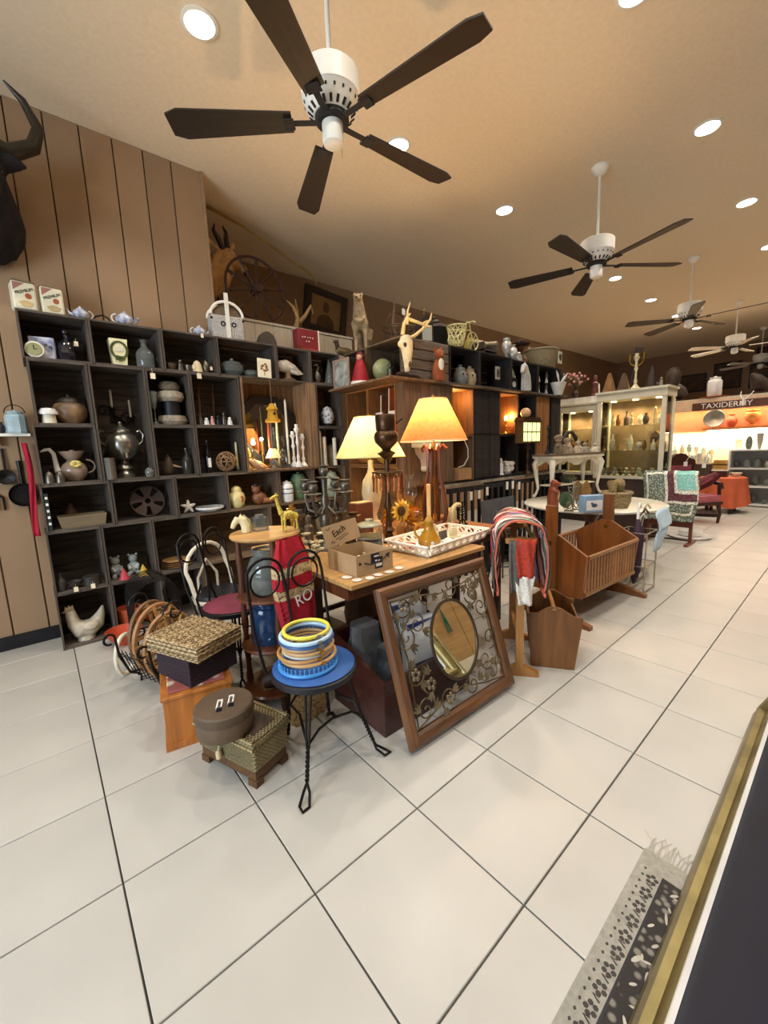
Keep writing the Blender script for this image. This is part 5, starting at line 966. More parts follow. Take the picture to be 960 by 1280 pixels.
p = tb(541, 664); p.x -= .07; p.y -= .03; u = U(p); t = T('pillar_taper', 'tall cream candle in a low holder before the orange lamp', 'candle', p); ob('holder', lathe('stick', .035, .06, 14), BRASS, t); ob('candle', MB().lathe(prof('cand', .016, 52*u), 12, c=(0, 0, .058)), M('#e0b878', .5, var=.05), t)
# ---- silver candelabrum and iron candlesticks
p = tb(411, 688); p += Vector((.02, .04, 0)); u = U(p); Ht = (692-605)*u; t = T('candelabrum', 'tarnished silver five arm candelabrum', 'candelabrum', p)
ob('base', MB().lathe([(0, 0), (.075, 0), (.07, .02), (.035, .05), (.025, .08)], 22), PEWTER, t); ob('stem', MB().lathe([(.025, .08), (.035, .12), (.045, Ht*.45), (.022, Ht*.62), (.03, Ht*.7), (.015, Ht*.8), (.02, Ht)], 16), PEWTER, t)
def ccup(x, y, z): return MB().lathe([(0, z), (.018, z), (.05, z+.012), (.046, z+.016), (.016, z+.02), (.03, z+.04), (.028, z+.06), (.018, z+.072), (.034, z+.085), (.03, z+.088), (0, z+.08)], 14, c=(x, y, 0))
for k in range(4):
    a = k*PI/2+.5; c, s = math.cos(a), math.sin(a); R = .14
    ar = ob('arm', MB().tube([(.015*c, .015*s, Ht*.62), (.06*c, .06*s, Ht*.52), (.12*c, .12*s, Ht*.56), (R*c, R*s, Ht*.72), (R*c, R*s, Ht*.8)], .009, 7), PEWTER, t); ob('candle_cup', ccup(R*c, R*s, Ht*.8), PEWTER, ar)
ob('candle_cup', ccup(0, 0, Ht), PEWTER, t)
for px, py, h_, lab in ((389, 693, 58, 'dark pewter candlestick left of the silver candelabrum'), (447, 672, 38, 'bronze candlestick behind the cardboard carton'), (433, 668, 30, 'short dark candlestick right of the candelabrum')): p = tb(px, py); p += Vector((-.06 if px == 389 else (.02 if px == 433 else -.1), .02 if px == 389 else (.1 if px == 433 else -.1), 0)); u = U(p); one('candlestick', lab, 'candlestick', lathe('stick', 9*u*1.4, h_*u, 18), PEWTER if px < 440 else BRONZE, p)
p = tb(405, 672); u = U(p); t = T('iron_sconce_pair', 'black iron stand of pierced round rosettes behind the carton', 'stand', p); ob('foot', lathe('disc', .06, .012, 16), IRON, t); ob('stem', MB().tube([(0, 0, .01), (0, 0, 50*u)], .009, 7), IRON, t)
for x in (-.075, .075):
    ro = MB().ring((x, 0, 36*u), .06, .008, 22, 6, ax='y')
    for k in range(8): a = 2*PI*k/8; ro.tube([(x, 0, 36*u), (x+.056*math.cos(a), 0, 36*u+.056*math.sin(a))], .007, 5)
    ob('rosette', ro, IRON, t)
p = tb(392, 700)+Vector((0, 0, .004)); t = T('white_wire_flowers', 'tangle of cream metal flowers on black stems at the table corner', 'ornament', p); fl = MB(); stm = MB()
for k in range(18):
    a = random.uniform(0, 6.28); r = random.uniform(.01, .06); z = random.uniform(.02, .16); x, y = r*math.cos(a), r*math.sin(a)
    fl.lathe([(0, 0), (.02, .004), (.024, .012), (.006, .004)], 7, c=(x, y, z)); stm.tube([(0, 0, 0), (x*.5, y*.5, z*.6), (x, y, z)], .0025, 4)
ob('stems', stm, IRON, t); ob('blossoms', fl, M('#cfc39c', .5, var=.3), t)
# ---- carton
p = Vector((1.07, -.345, TZ+.001)); t = T('cardboard_carton', 'open cardboard carton with a handwritten flap and black printed label', 'carton', p); w_, d_, h_ = .235, .25, .105
ob('base', MB().bx((0, 0, 0), (w_, d_, .003)), CARD, t)
fs = ob('front_side', MB().bx((0, 0, .003), (w_, .004, h_)), CARD, t); ob('back_side', MB().bx((0, d_-.004, .003), (w_, d_, h_)), CARD, t)
ls = ob('left_side', MB().bx((0, .004, .003), (.004, d_-.004, h_)), CARD, t); ob('right_side', MB().bx((w_-.004, .004, .003), (w_, d_-.004, h_)), CARD, t)
ob('tape', MB().bx((-.001, .16, .003), (.0005, .19, h_)), M('#8f6a42', .4), ls); ob('arrow_mark', MB().prism([(.012, .058), (.032, .058), (.022, .075)], -.001, .001), BLACK, fs)
lb = ob('black_label', MB().bx((.09, -.001, .045), (.145, .001, .1)).bx((.115, -.0013, .02), (.165, .0007, .078)), M('#22242a', .4), fs, label='black printed label')
ob('smile_arrow', MB().tube([(.05, -.002, .062), (.085, -.002, .05), (.13, -.002, .05), (.165, -.002, .062), (.2, -.002, .078)], .0035, 5).prism([(.185, .082), (.212, .09), (.205, .062)], -.003, -.001), M('#22242a', .4), fs)
for k, (x, z, w2) in enumerate(((.125, .085, .03), (.122, .062, .012), (.142, .06, .01), (.14, .042, .04), (.14, .034, .036))): ob('white_mark', MB().bx((x-w2/2, -.003, z-.003), (x+w2/2, -.002, z+.004)), PORC, fs)
fp = ob('flap', MB().bx((0, -.002, 0), (w_, .002, .115)), CARD, t, loc=(-.004, d_-.002, h_), rot=(-.25, -.1, .06))
INK = M('#2a241e', .6); text('handwriting', 'Each', .05, INK, fp, (.1, -.0035, .07), (PI/2, -.25, 0)); ob('pen_strokes', MB().tube([(.07, -.003, .03), (.14, -.003, .05)], .0015, 4).tube([(.09, -.003, .024), (.16, -.003, .045)], .0015, 4).tube([(.02, -.003, .1), (.035, -.003, .09), (.05, -.003, .105)], .0014, 4).tube([(.03, -.003, .015), (.045, -.003, .03), (.05, -.003, .014), (.06, -.003, .022)], .0014, 4), INK, fp)
for k, (x, y, c_) in enumerate(((.09, .1, '#d8d0b8'), (.125, .09, '#6a6470'), (.15, .13, '#b8a880'), (.06, .14, '#3a3638'), (.17, .08, '#8a4a40'))):
    mb = MB().box((0, 0, .02), (.05, .025, .035), rz=k) if k % 2 else MB().lathe(prof('figure', .02, .075), 10)
    one('small_trinket', ['small cream bird trinket in the carton', 'grey card of buttons in the carton', 'tan figure trinket in the carton', 'dark box trinket in the carton', 'reddish figure trinket in the carton'][k], 'trinket', mb, M(c_, .6), p+Vector((x, y, .0032)))
for k, (x, y) in enumerate(((-.02, -.01), (.04, -.03), (.1, -.02), (.17, -.025), (.25, -.01), (-.03, .06))):
    one('shell_button', 'flat %s shell on the table edge around the carton, %s' % (['white', 'pink white', 'white', 'cream', 'white', 'pink'][k], ['left corner', 'second along', 'third along', 'fourth along', 'right end', 'behind the left corner'][k]), 'shell', MB().lathe([(0, 0), (.02, 0), (.024, .003), (.012, .007), (0, .008)], 9, sx=1.2), M('#e0cfc0', .4, var=.15), p+Vector((x, y-.02, 0)), k, group='loose shells around the carton')
# ---- glass canister
p = tb(463, 694); u = U(p); t = T('glass_canister', 'large glass canister with pale lid holding grey blue sand', 'canister', p); R = 17*u; Ht = 46*u
ob('contents', MB().lathe([(0, .003), (R*.93, .003), (R*.93, Ht*.45), (0, Ht*.45)], 22), M('#6f7f84', .8, var=.2), t); ob('body', MB().lathe([(0, 0), (R, 0), (R, Ht*.82), (R*.97, Ht*.82), (R*.96, .002), (0, .002)], 26), GLASS, t); ob('lid', MB().lathe([(0, Ht*.825), (R*.95, Ht*.825), (R*.95, Ht*.86), (R*.7, Ht*.9), (R*.25, Ht*.93), (R*.3, Ht*1.0), (0, Ht*1.02)], 24), M('#b8b090', .3, .3), t); ob('band', MB().lathe([(R*1.005, Ht*.5), (R*1.015, Ht*.505), (R*1.005, Ht*.56)], 26), M('#a09a80', .3, .5), t)
# ---- white openwork tray
c = (tb(487, 688)+tb(530, 700)+tb(597, 672)+tb(550, 660))/4; t = T('openwork_tray', 'white openwork serving tray with pierced flaring sides', 'tray', (c.x-.01, c.y-.05, TZ+.001), .1); a, b_ = .3, .145
ob('floor', MB().bx((-a, -b_, 0), (a, b_, .006)), WHITE, t)
def side(p0, p1, n, name):
    p0, p1 = Vector(p0), Vector(p1); d = (p1-p0); L = d.length; d.normalize(); nrm = Vector((d.y, -d.x, 0)); s = MB(); hh = .06
    def pt(x, z): return p0+d*x+nrm*(z*.5)+Vector((0, 0, z))
    s.tube([pt(-.02, hh), *[pt(L*k/12, hh+.006*math.sin(k*PI)) for k in range(13)], pt(L+.02, hh)], .007, 6); s.tube([pt(0, .006), pt(L, .006)], .006, 6)
    for k in range(n):
        x = L*(k+.5)/n; w2 = L/n*.42
        s.tube([pt(x+w2*math.cos(q), .033+.022*math.sin(q)) for q in [i*PI/5 for i in range(10)]], .0055, 5, closed=True); s.tube([pt(x-w2*.6, .02), pt(x, .034), pt(x+w2*.6, .046)], .005, 5)
        s.tube([pt(x+L/n/2, .006), pt(x+L/n/2, hh)], .007, 5)
    ob(name, s, WHITE, t)
side((-a, -b_, .004), (a, -b_, .004), 8, 'pierced_side'); side((a, -b_, .004), (a, b_, .004), 4, 'pierced_side'); side((a, b_, .004), (-a, b_, .004), 8, 'pierced_side'); side((-a, b_, .004), (-a, -b_, .004), 4, 'pierced_side')
tr = Vector(t.location)+Vector((0, 0, .0065)); CS, SN = math.cos(.1), math.sin(.1)
def trp(x, y): return tr+Vector((x*CS-y*SN, x*SN+y*CS, 0))
t = T('amber_pitcher', 'amber crackle glass pitcher in the white tray', 'pitcher', trp(-.13, -.02), 2.6); AM2 = M('#c89028', .12, trans=.35, var=.2, coat=.3); ob('body', MB().lathe([(0, 0), (.05, 0), (.07, .03), (.068, .06), (.035, .1), (.028, .15), (.034, .165)], 22), AM2, t); ob('handle', MB().tube(arc((.045, 0, .11), .045, -1.2, 1.9, 10), .007, 7), AM2, t); ob('stopper', MB().lathe([(0, .16), (.03, .16), (.02, .185), (0, .2)], 12), AM2, t)
t = T('mini_blackboard', 'small dark slate in a pale frame standing in the white tray', 'sign', trp(.07, .02), .1, rot=(-.12, 0, .1)); ob('slate', MB().bx((-.045, -.003, .008), (.045, .003, .065)), M('#4c4a48', .6), t); ob('frame', MB().bx((-.052, -.005, 0), (.052, .004, .009)).bx((-.052, -.005, .065), (.052, .004, .073)).bx((-.052, -.005, .009), (-.045, .004, .065)).bx((.045, -.005, .009), (.052, .004, .065)), CREAM, t)
for k, (x, y, kd, R, H, c_, lab) in enumerate(((-.235, .06, 'bowl', .05, .03, '#c05a50', 'small coral red dish in the left of the white tray'), (-.2, -.1, 'figure', .022, .06, '#d0d4cc', 'pale glass bird in the front of the white tray'), (-.06, -.09, 'cup', .026, .04, '#e8e8e0', 'white cup in the front of the white tray'), (.0, -.07, 'pot', .03, .045, '#d8dcd4', 'small white pot left of the slate'), (.14, -.05, 'disc', .05, .02, '#b8b090', 'pale dish right of the slate'), (.2, .03, 'jar', .03, .07, '#cfc8a8', 'small cream jar at the right of the white tray'), (.05, .1, 'jar', .036, .11, '#d9cca0', 'cream spotted jar at the back of the white tray'), (.24, -.08, 'cup', .025, .035, '#e0dcc8', 'white cup at the right end of the white tray'))):
    one({'bowl': 'dish', 'figure': 'glass_bird', 'cup': 'cup', 'pot': 'small_pot', 'disc': 'dish', 'jar': 'small_jar'}[kd], lab, {'figure': 'figurine', 'bowl': 'dish', 'disc': 'dish'}.get(kd, kd), lathe(kd, R, H, 16), M(c_, .25, var=.2, sc=22), trp(x, y))
# ---- right end of the table
p = Vector((1.58, .17, TZ+.001)); one('glass_cube', 'small clear glass cube left of the white tray', 'ornament', MB().box((0, 0, .03), (.055, .055, .06)), GREYGLASS, p)
p = Vector((2.45, .53, TZ+.001)); t = T('rattan_tray', 'shallow rattan tray lying at the right end of the table', 'tray', p, .05); ob('bottom', MB().bx((-.16, -.14, 0), (.16, .14, .01)), M('#a8763c', .7, var=.3, sc=30, bump=.8, kind='weave', col2='#5a3a1a'), t); ob('rim', MB().tube([(-.16, -.14, .02), (.16, -.14, .02), (.16, .14, .02), (-.16, .14, .02)], .018, 8, closed=True), M('#a8763c', .7, var=.3, sc=30, bump=.8, kind='weave', col2='#5a3a1a'), t)
p = tb(568, 660); p = Vector((2.12, .06, TZ+.001)); t = T('arched_stand', 'cream arched bookend behind a black scrolled iron stand', 'stand', P(568, 655, y=.12).xy.to_3d()+Vector((.06, .0, TZ+.006))); ob('arch', MB().tube(arc((0, .02, .1), .06, 0, PI, 12)[::-1]+[(.06, .02, .0)], .018, 8).tube([(-.06, .02, 0), (-.06, .02, .1)], .018, 8), M('#e0cf9a', .6), t)
iw = MB()
for s in (-1, 1): iw.tube(scroll((s*.03, -.03, .06), .03, PI/2, s*1.2), .005, 6).tube(scroll((s*.022, -.03, .13), .024, -PI/2, -s*1.2), .005, 6).tube([(s*.05, -.03, 0), (s*.02, -.03, .04)], .006, 6)
iw.tube([(0, -.03, .02), (0, -.03, .17)], .007, 6).ball((0, -.03, .18), .012, 8).tube([(-.06, -.03, .005), (.06, -.03, .005)], .006, 6); ob('iron_scrolls', iw, IRON, t, label='black scrolled iron')
p = P(585, 670, y=-.1); one('red_plate', 'shallow reddish plate right of the white tray', 'plate', lathe('disc', .07, .022, 24), M('#a8564a', .4, var=.2, sc=20), (2.35, -.07, TZ+.001))
# corbel on the closed crate
q = P(535, 572, y=.82); t = T('scroll_corbel', 'cream scrolled corbel bracket hung on the closed boards behind the orange lamp', 'corbel', (q.x-.05, .8555, q.z)); ob('top', MB().bx((-.13, -.16, .1), (.09, 0, .14)), CREAM, t); ob('scroll', MB().prism([(-.1, .1), (.06, .1), (.06, .02), (.02, -.1), (-.0, -.12), (-.02, -.02), (-.08, .04)], -.1, 0), CREAM, t); ob('curl', MB().tube([(.02, -.11, -.1), (.02, .0, -.1)], .034, 14), CREAM, t)
# goods in the tan crate left of the lamps
q = at(452, 603, 1.2145, x=2.68); one('wooden_gourd', 'brown wooden gourd lying on the tan crate floor', 'gourd', MB().tube([(0, -.09, .05), (0, -.03, .05), (0, .04, .055), (0, .1, .05)], [.03, .05, .055, .02], 12), M('#a0682c', .4, var=.3), q); q = at(478, 603, 1.2145, x=2.66); one('yellow_gourd', 'large yellow gourd in the tan crate beside the wooden one', 'gourd', MB().ball((0, 0, .085), (.085, .1, .085), 16).tube([(0, 0, .16), (.01, .01, .2)], [.016, .01], 7), M('#c99a3c', .4, var=.25), q)
t = T('brown_book_box', 'tall plain brown box standing at the back of the table', 'box', (P(452, 645, y=.38).x, .38, TZ+.001)); bend(ob('body', MB().bx((-.075, -.04, 0), (.075, .05, 38*U((2.0, .62, TZ)))), M('#6b3a22', .5, var=.15), t), .004); ob('top_edge', MB().bx((-.07, -.038, 38*U((2.0, .62, TZ))), (.07, .045, 38*U((2.0, .62, TZ))+.006)), M('#b8946a', .5), t)

# more golden glass and brass behind the tray, and goods under the table
for x, y, kd, R_, h_, m_, nm, cat_, lab in ((1.86, .36, 'bottle', .035, .17, AMBER, 'amber_cruet', 'cruet', 'tall amber glass cruet behind the sunflower'), (1.95, .42, 'urn', .05, .2, BRASS, 'brass_urn', 'urn', 'brass urn behind the amber oil lamp'), (1.79, .27, 'vase', .04, .15, AMBER, 'amber_vase', 'vase', 'small amber vase left of the bronze lamp'), (1.25, .63, 'stick', .045, .26, BRASS, 'brass_candlestick', 'candlestick', 'tall brass candlestick left of the bronze lamp'),
    (1.53, .07, 'pot', .045, .1, M('#9a7a3a', .4, var=.3), 'ochre_pot', 'pot', 'ochre lidded pot beside the glass canister'), (1.96, .17, 'bowl', .05, .05, AMBER, 'amber_bowl', 'bowl', 'amber glass bowl behind the white tray'), (2.47, .24, 'jar', .04, .13, M('#d8c490', .3, var=.2), 'cream_jar', 'jar', 'cream spotted jar right of the orange lamp'),
    (1.29, .48, 'figure', .04, .2, M('#5a4a3a', .6), 'dark_statuette', 'statuette', 'dim dark statuette behind the candelabrum'), (1.52, .66, 'vase', .06, .24, M('#7a6a4a', .4, var=.3), 'olive_vase', 'vase', 'olive brown vase behind the ochre pot')):
    one(nm, lab, cat_, lathe(kd, R_, h_, 18), m_, (x, y, TZ+.001))
t = T('yellow_jug', 'round yellow jug on the floor under the tan table', 'jug', (1.30, .12, 0)); ob('body', lathe('pot', .1, .22, 20), M('#c08a2c', .4, var=.2), t); ob('handle', MB().tube(arc((.09, 0, .12), .05, -1.3, 1.5, 10), .01, 7), M('#c08a2c', .4, var=.2), t)
t = T('paper_box', 'tan open paper box on the floor under the tan table', 'box', (1.30, .42, 0), .05)
for a in (((-.15, -.1, 0), (.15, .1, .01)), ((-.15, -.1, .01), (.15, -.09, .18)), ((-.15, .09, .01), (.15, .1, .18)), ((-.15, -.09, .01), (-.14, .09, .18)), ((.14, -.09, .01), (.15, .09, .18))): ob('panel', MB().bx(*a), CARD, t)
one('wooden_drum', 'dark wooden keg on the floor at the back of the tan table', 'keg', MB().lathe([(0, 0), (.1, 0), (.125, .18), (.1, .36), (0, .36)], 24), M('#5a3a22', .6, var=.3, sc=6, kind='woodz'), (1.66, .44, 0))
# ================================================================== FLOOR CLUSTER ON THE LEFT
# cedar chest with floral padded lid
CED = M('#a8662c', .45, var=.3, sc=3, kind='woodz', coat=.15)
t = T('cedar_chest', 'small orange cedar chest with a floral padded lid', 'chest', (.26, .10, 0), -.2)
for a in (((0, 0, .03), (.3, .014, .25)), ((0, .42, .03), (.3, .434, .25)), ((0, .014, .03), (.014, .42, .25)), ((.286, .014, .03), (.3, .42, .25))): bend(ob('side_panel', MB().bx(*a), CED, t), .002)
ob('base_moulding', MB().bx((-.008, -.008, 0), (.308, .442, .032)), CED, t)
ld = ob('lid', MB().bx((-.008, -.008, .251), (.308, .442, .268)), CED, t); bend(ld, .003)
FLO = M('#8a4a44', .9, var=.25, sc=15, kind='spots', col2='#d8c4a8', bump=.3); bend(ob('floral_pad', MB().bx((.022, .02, .268), (.278, .415, .278)), FLO, ld, label='red and cream floral fabric pad'), .006)
# dark wicker box and seagrass lidded box on it
t = T('purple_wicker_box', 'dark purple open weave box on the cedar chest under the seagrass basket', 'box', (.465, .25, .2785), .3)
ob('body', MB().bx((-.13, -.14, 0), (.13, .14, .135)), M('#33222c', .8, var=.4, sc=26, bump=1, kind='weave', col2='#150e12'), t)
SEA = M('#b59c74', .85, var=.2, sc=18, bump=1.2, kind='weave', col2='#5a4628')
t = T('seagrass_box', 'square flat seagrass basket with a coarse woven lid', 'basket', (.455, .22, .415), .42)
bend(ob('body', MB().bx((-.125, -.17, 0), (.125, .17, .075)), SEA, t), .008)
lid = ob('lid', MB().bx((-.135, -.18, .0755), (.135, .18, .082)), SEA, t); st = MB()
for k in range(9):
    for j in range(8):
        x, y = -.117+k*.0293, -.157+j*.045; st.ball((x+(.012 if j % 2 else 0)-.005, y, .083), (.018, .021, .007), 6)
ob('woven_tufts', st, SEA, lid, stuff=True)
for k in range(3): ob('coil_band', MB().tube([(-.128, -.173, .014+k*.024), (.128, -.173, .014+k*.024), (.128, .173, .014+k*.024), (-.128, .173, .014+k*.024)], .01, 6, closed=True), SEA, t)
# sewing basket on a notched base, round case on it
c0 = Vector((.473, -.395)); ex = Vector((.35, .936)).normalized(); 
t = T('sewing_basket', 'rectangular wicker sewing basket with a dark lid panel and toggle', 'basket', (.475, -.4, 0), .34)
WK = M('#a8966c', .8, var=.2, sc=34, bump=1.2, kind='weave', col2='#4f4428'); BW = M('#5a3d22', .6, var=.3, sc=4, kind='woodx')
W_, D_ = .195, .36     # local: x to the right, y to the back left
Rm = Matrix.Rotation(.0, 4, 'Z')
bs = MB().slab([(.01, .01), (W_-.01, .01), (W_-.01, D_-.01), (.01, D_-.01)], .03, .075)
for x in (.0, W_-.05):
    for y in (0, D_-.06): bs.bx((x+.005, y+.005, 0), (x+.045, y+.055, .03))
ob('notched_base', bs, BW, t)
bend(ob('body', MB().bx((0, 0, .075), (W_, D_, .185)), WK, t), .01)
l = ob('lid', MB().bx((-.008, -.008, .187), (W_+.008, D_+.008, .212)), WK, t); bend(l, .008)
ob('lid_panel', MB().bx((.035, .035, .212), (W_-.035, D_-.035, .2145)), M('#4a3c30', .6, var=.15), l)
ob('braided_edge', MB().tube([(-.008, -.008, .187), (W_+.008, -.008, .187), (W_+.008, D_+.008, .187), (-.008, D_+.008, .187)], .008, 6, closed=True).tube([(-.004, -.004, .214), (W_+.004, -.004, .214), (W_+.004, D_+.004, .214), (-.004, D_+.004, .214)], .008, 6, closed=True), WK, l)
ob('toggle', MB().tube([(-.012, .2, .19), (-.02, .19, .15), (-.018, .195, .12)], .003, 5).lathe([(0, 0), (.012, .003), (.013, .03), (.008, .04), (0, .042)], 10, c=(-.018, .197, .085)), M('#c9b48c', .7), t, label='pale wooden toggle on a cord')
for o in [t] : pass
q = (P(280, 885, z=.33)); t = T('round_case', 'round brown leather hat case with white buckles on the sewing basket', 'case', (.43, -.235, .2225)); RC = M('#5c4a38', .6, var=.12, sc=20)
ob('body', MB().lathe([(0, 0), (.112, 0), (.116, .006), (.116, .095), (.112, .1)], 34), RC, t); ld = ob('lid', MB().lathe([(.117, .068), (.1185, .07), (.1185, .106), (.112, .113), (0, .114)], 34), RC, t)
for x in (-.02, .028):
    bk = MB(); 
    for a in (((-.011, -.03, 0), (-.006, .03, .008)), ((.006, -.03, 0), (.011, .03, .008)), ((-.006, .024, 0), (.006, .03, .008)), ((-.006, -.03, 0), (.006, -.024, .008))): bk.bx(*a)
    ob('buckle', bk, PORC, ld, loc=(x, -.01, .1142), rot=(0, 0, -.45), label='white rectangular buckle')
for x in (-.014, .034): ob('strap', MB().bx((-.01, -.006, 0), (.01, .006, .012)), BLACK, ld, loc=(x-.02, -.045, .1142), rot=(0, 0, -.45))
# iron log rack with bentwood carriers
t = T('iron_rack', 'black wrought iron rack with curled ends on the floor by the crates', 'rack', (.37, .72, 0), .35)
fr_ = MB()
for y in (-.12, .22):
    fr_.tube([(-.02, y-.03, .0), (0, y, .03), (-.06, y, .07), (-.11, y, .2), (-.12, y, .32)]+[(-.12-.03+.03*math.cos(a), y, .32+.03*math.sin(a)) for a in [k*.45 for k in range(12)]], .007, 6)
    fr_.tube([(-.06, y, .07), (.1, y, .04), (.2, y, .08), (.24, y, .3), (.2, y, .5), (.24, y, .58)], .007, 6)
    fr_.tube([(.12, y, .04), (.14, y-.03, .0)], .008, 6)
    fr_.tube(scroll((.03, y, .3), .09, -PI/2, 1.4), .006, 6).tube(scroll((.05, y, .48), .07, PI, -1.3), .006, 6)
ob('frame', fr_, IRON, t); rs = MB()
for k in range(9): y = -.12+.34*k/8; rs.tube([(-.115, y, .25), (-.06, y, .075), (.1, y, .045), (.2, y, .09), (.235, y, .3)], .003, 5)
for k in range(6): rs.tube([(-.11+.02*k, -.12, .22-.03*k), (-.11+.02*k, .22, .22-.03*k)], .003, 5)
ob('mesh_wires', rs, IRON, t)
BENT = M('#b08650', .5, var=.3, sc=5, kind='wood')
for k, (y, x, R, wd, z0, lab) in enumerate(((-.05, .045, .15, .05, .06, 'honey coloured bentwood carrier with a wide hooped rim, nearest in the iron rack'), (.07, .055, .16, .05, .06, 'honey coloured bentwood carrier, second in the iron rack'), (.175, .07, .15, .045, .08, 'darker bentwood carrier, deepest in the iron rack'))):
    c = Vector((.37, .72, 0))+Matrix.Rotation(.35, 3, 'Z') @ Vector((x, y, z0+R*1.35)); h_ = T('bentwood_carrier', lab, 'carrier', c, .35+.1*k)
    ob('outer_hoop', MB().ring((0, 0, 0), R, .014, 34, 6, ax='y', sy=1.3), M('#a8784a' if k < 2 else '#7a5632', .5, var=.3, sc=5, kind='wood'), h_); ob('inner_hoop', MB().ring((0, wd*.6, 0), R*.82, .011, 30, 6, ax='y', sy=1.3), BENT, h_)
    for j in range(4): a = .5+j*.7; ob('slat', MB().tube([(R*math.cos(a+2.6), -.012, R*1.3*math.sin(a+2.6)), (R*.3*math.cos(a+2.6), -.02, R*.3*math.sin(a+2.6)), (R*math.cos(a-.9), -.012, R*1.3*math.sin(a-.9))], .011, 6, sx=.5), BENT, h_)
wbq = T('wire_basket', 'black wire basket with an arched top behind the bentwood carriers', 'basket', (.46, 1.24, 0)); wb = MB()
for k in range(9): y = -.16+.04*k; wb.tube([(-.14, y, 0), (-.14, y, .42)]+arc((0, y, .42), .14, PI, 0, 8)+[(.14, y, 0)], .004, 5)
wb.tube([(-.14, -.16, .42), (-.14, .16, .42)], .005, 5).tube([(.14, -.16, .42), (.14, .16, .42)], .005, 5).tube([(0, -.16, .56), (0, .16, .56)], .005, 5)
for z in (.12, .26): wb.tube([(-.14, -.16, z), (-.14, .16, z), (.14, .16, z), (.14, -.16, z)], .004, 5, closed=True)
ob('wires', wb, IRON, wbq)
one('cream_hoop', 'cream bentwood ring leaning behind the carriers', 'hoop', MB().ring((0, 0, 0), .1, .012, 28, 8, ax='y', sy=1.25), CREAM, (.24, 1.05, .137), rz=.9)
one('orange_bowl', 'orange enamel bowl on the floor behind the carriers', 'bowl', lathe('bowl', .12, .11, 24), M('#b8482c', .4, var=.15), (.30, 1.57, 0))
# cream hoop chair with black seat
t = T('hoop_chair', 'cream bentwood hoop backed chair with a black seat', 'chair', (.84, 1.05, 0), .45); CRM = M('#d8cfb8', .5, var=.1)
ob('seat', MB().lathe([(0, .44), (.19, .44), (.2, .45), (.19, .475), (0, .48)], 28), BLACK, t); ob('seat_rail', MB().ring((0, 0, .425), .2, .018, 30, 8), CRM, t)
ob('back_hoop', MB().tube([(-.2, .02, .43), (-.21, .06, .6)]+[(.21*math.cos(a), .1, .68+.2*math.sin(a)) for a in [PI-k*PI/10 for k in range(11)]]+[(.21, .06, .6), (.2, .02, .43)], .016, 8), CRM, t); ob('inner_hoop', MB().tube([(-.1, .1, .43), (-.1, .1, .6), (0, .1, .74), (.1, .1, .6), (.1, .1, .43)], .011, 7), CRM, t)
for a in (PI/4, 3*PI/4, 5*PI/4, 7*PI/4): ob('leg', MB().tube([(.16*math.cos(a), .16*math.sin(a), .43), (.2*math.cos(a), .2*math.sin(a), 0)], .015, 8), CRM, t)
t.scale = (.85,)*3
# ---- tiered corner stand
SX, SY = .84, .15
t = T('tiered_stand', 'dark four tier wooden stand with a pale round top', 'stand', (SX, SY, 0)); RT = M('#c09258', .45, var=.2, sc=4, kind='woodx')
for z, m_, r in ((.1, WALNUT, .17), (.35, WALNUT, .165), (.62, WALNUT, .165)): ob('shelf', MB().lathe([(0, z-.018), (r, z-.018), (r+.006, z-.01), (r, z), (0, z)], 32), m_, t)
ob('round_top', MB().lathe([(0, .93), (.175, .93), (.182, .94), (.178, .95), (0, .952)], 36), RT, t, label='pale round top')
for k, a in enumerate((2.45, .9, 4.5)): ob('post', MB().lathe([(r, z) for r, z in ((.014, 0), (.02, .03), (.014, .08), (.02, .12), (.013, .2), (.019, .3), (.013, .38), (.02, .45), (.013, .55), (.02, .63), (.013, .7), (.019, .8), (.013, .88), (.016, .93))], 12, c=(.15*math.cos(a), .15*math.sin(a), 0)), M('#5c3420', .4, var=.3, sc=4, kind='woodz'), t)
z = .6205; t = T('big_glass_jar', 'large clear glass jar with a wide neck on the tiered stand', 'jar', (SX-.01, SY+.0, z)); t.scale = (.8, .8, 1.05); ob('body', MB().lathe([(0, 0), (.1, 0), (.125, .04), (.125, .13), (.1, .18), (.075, .2), (.08, .225), (.072, .225), (.066, .2), (.092, .178), (.118, .128), (.118, .042), (.095, .006), (0, .006)], 26), GREYGLASS, t); ob('rim', MB().ring((0, 0, .225), .078, .007, 26, 7), GREYGLASS, t); ob('raised_band', MB().lathe([(.1255, .09), (.129, .1), (.1255, .11)], 26), GREYGLASS, t)
z = .3505; t = T('blue_glass_jar', 'dark blue tinted glass jar on the middle tier of the stand', 'jar', (SX-.02, SY+.0, z)); t.scale = (.9, .9, 1); ob('body', MB().lathe([(0, 0), (.1, 0), (.108, .02), (.108, .16), (.095, .195), (.085, .2), (.088, .225), (0, .23)], 26), BLUEGLASS, t); ob('rim', MB().ring((0, 0, .222), .089, .007, 24, 7), BLUEGLASS, t)
one('carved_block', 'dim carved dark wooden lump on the lowest tier of the stand', 'carving', MB().tube([(-.08, 0, .045), (0, -.03, .066), (.07, .02, .05)], [.036, .055, .03], 10), M('#2e1d14', .6, var=.4), (SX-.02, SY-.05, .1005))
p = Vector((SX+.0, SY+.06, .9525)); t = T('square_bottle', 'short clear square bottle with a cork on the round top', 'bottle', p); ob('body', MB().box((0, 0, .035), (.07, .07, .07)), GREYGLASS, t); ob('neck', MB().lathe([(0, .07), (.024, .07), (.024, .085), (0, .085)], 14), GREYGLASS, t)
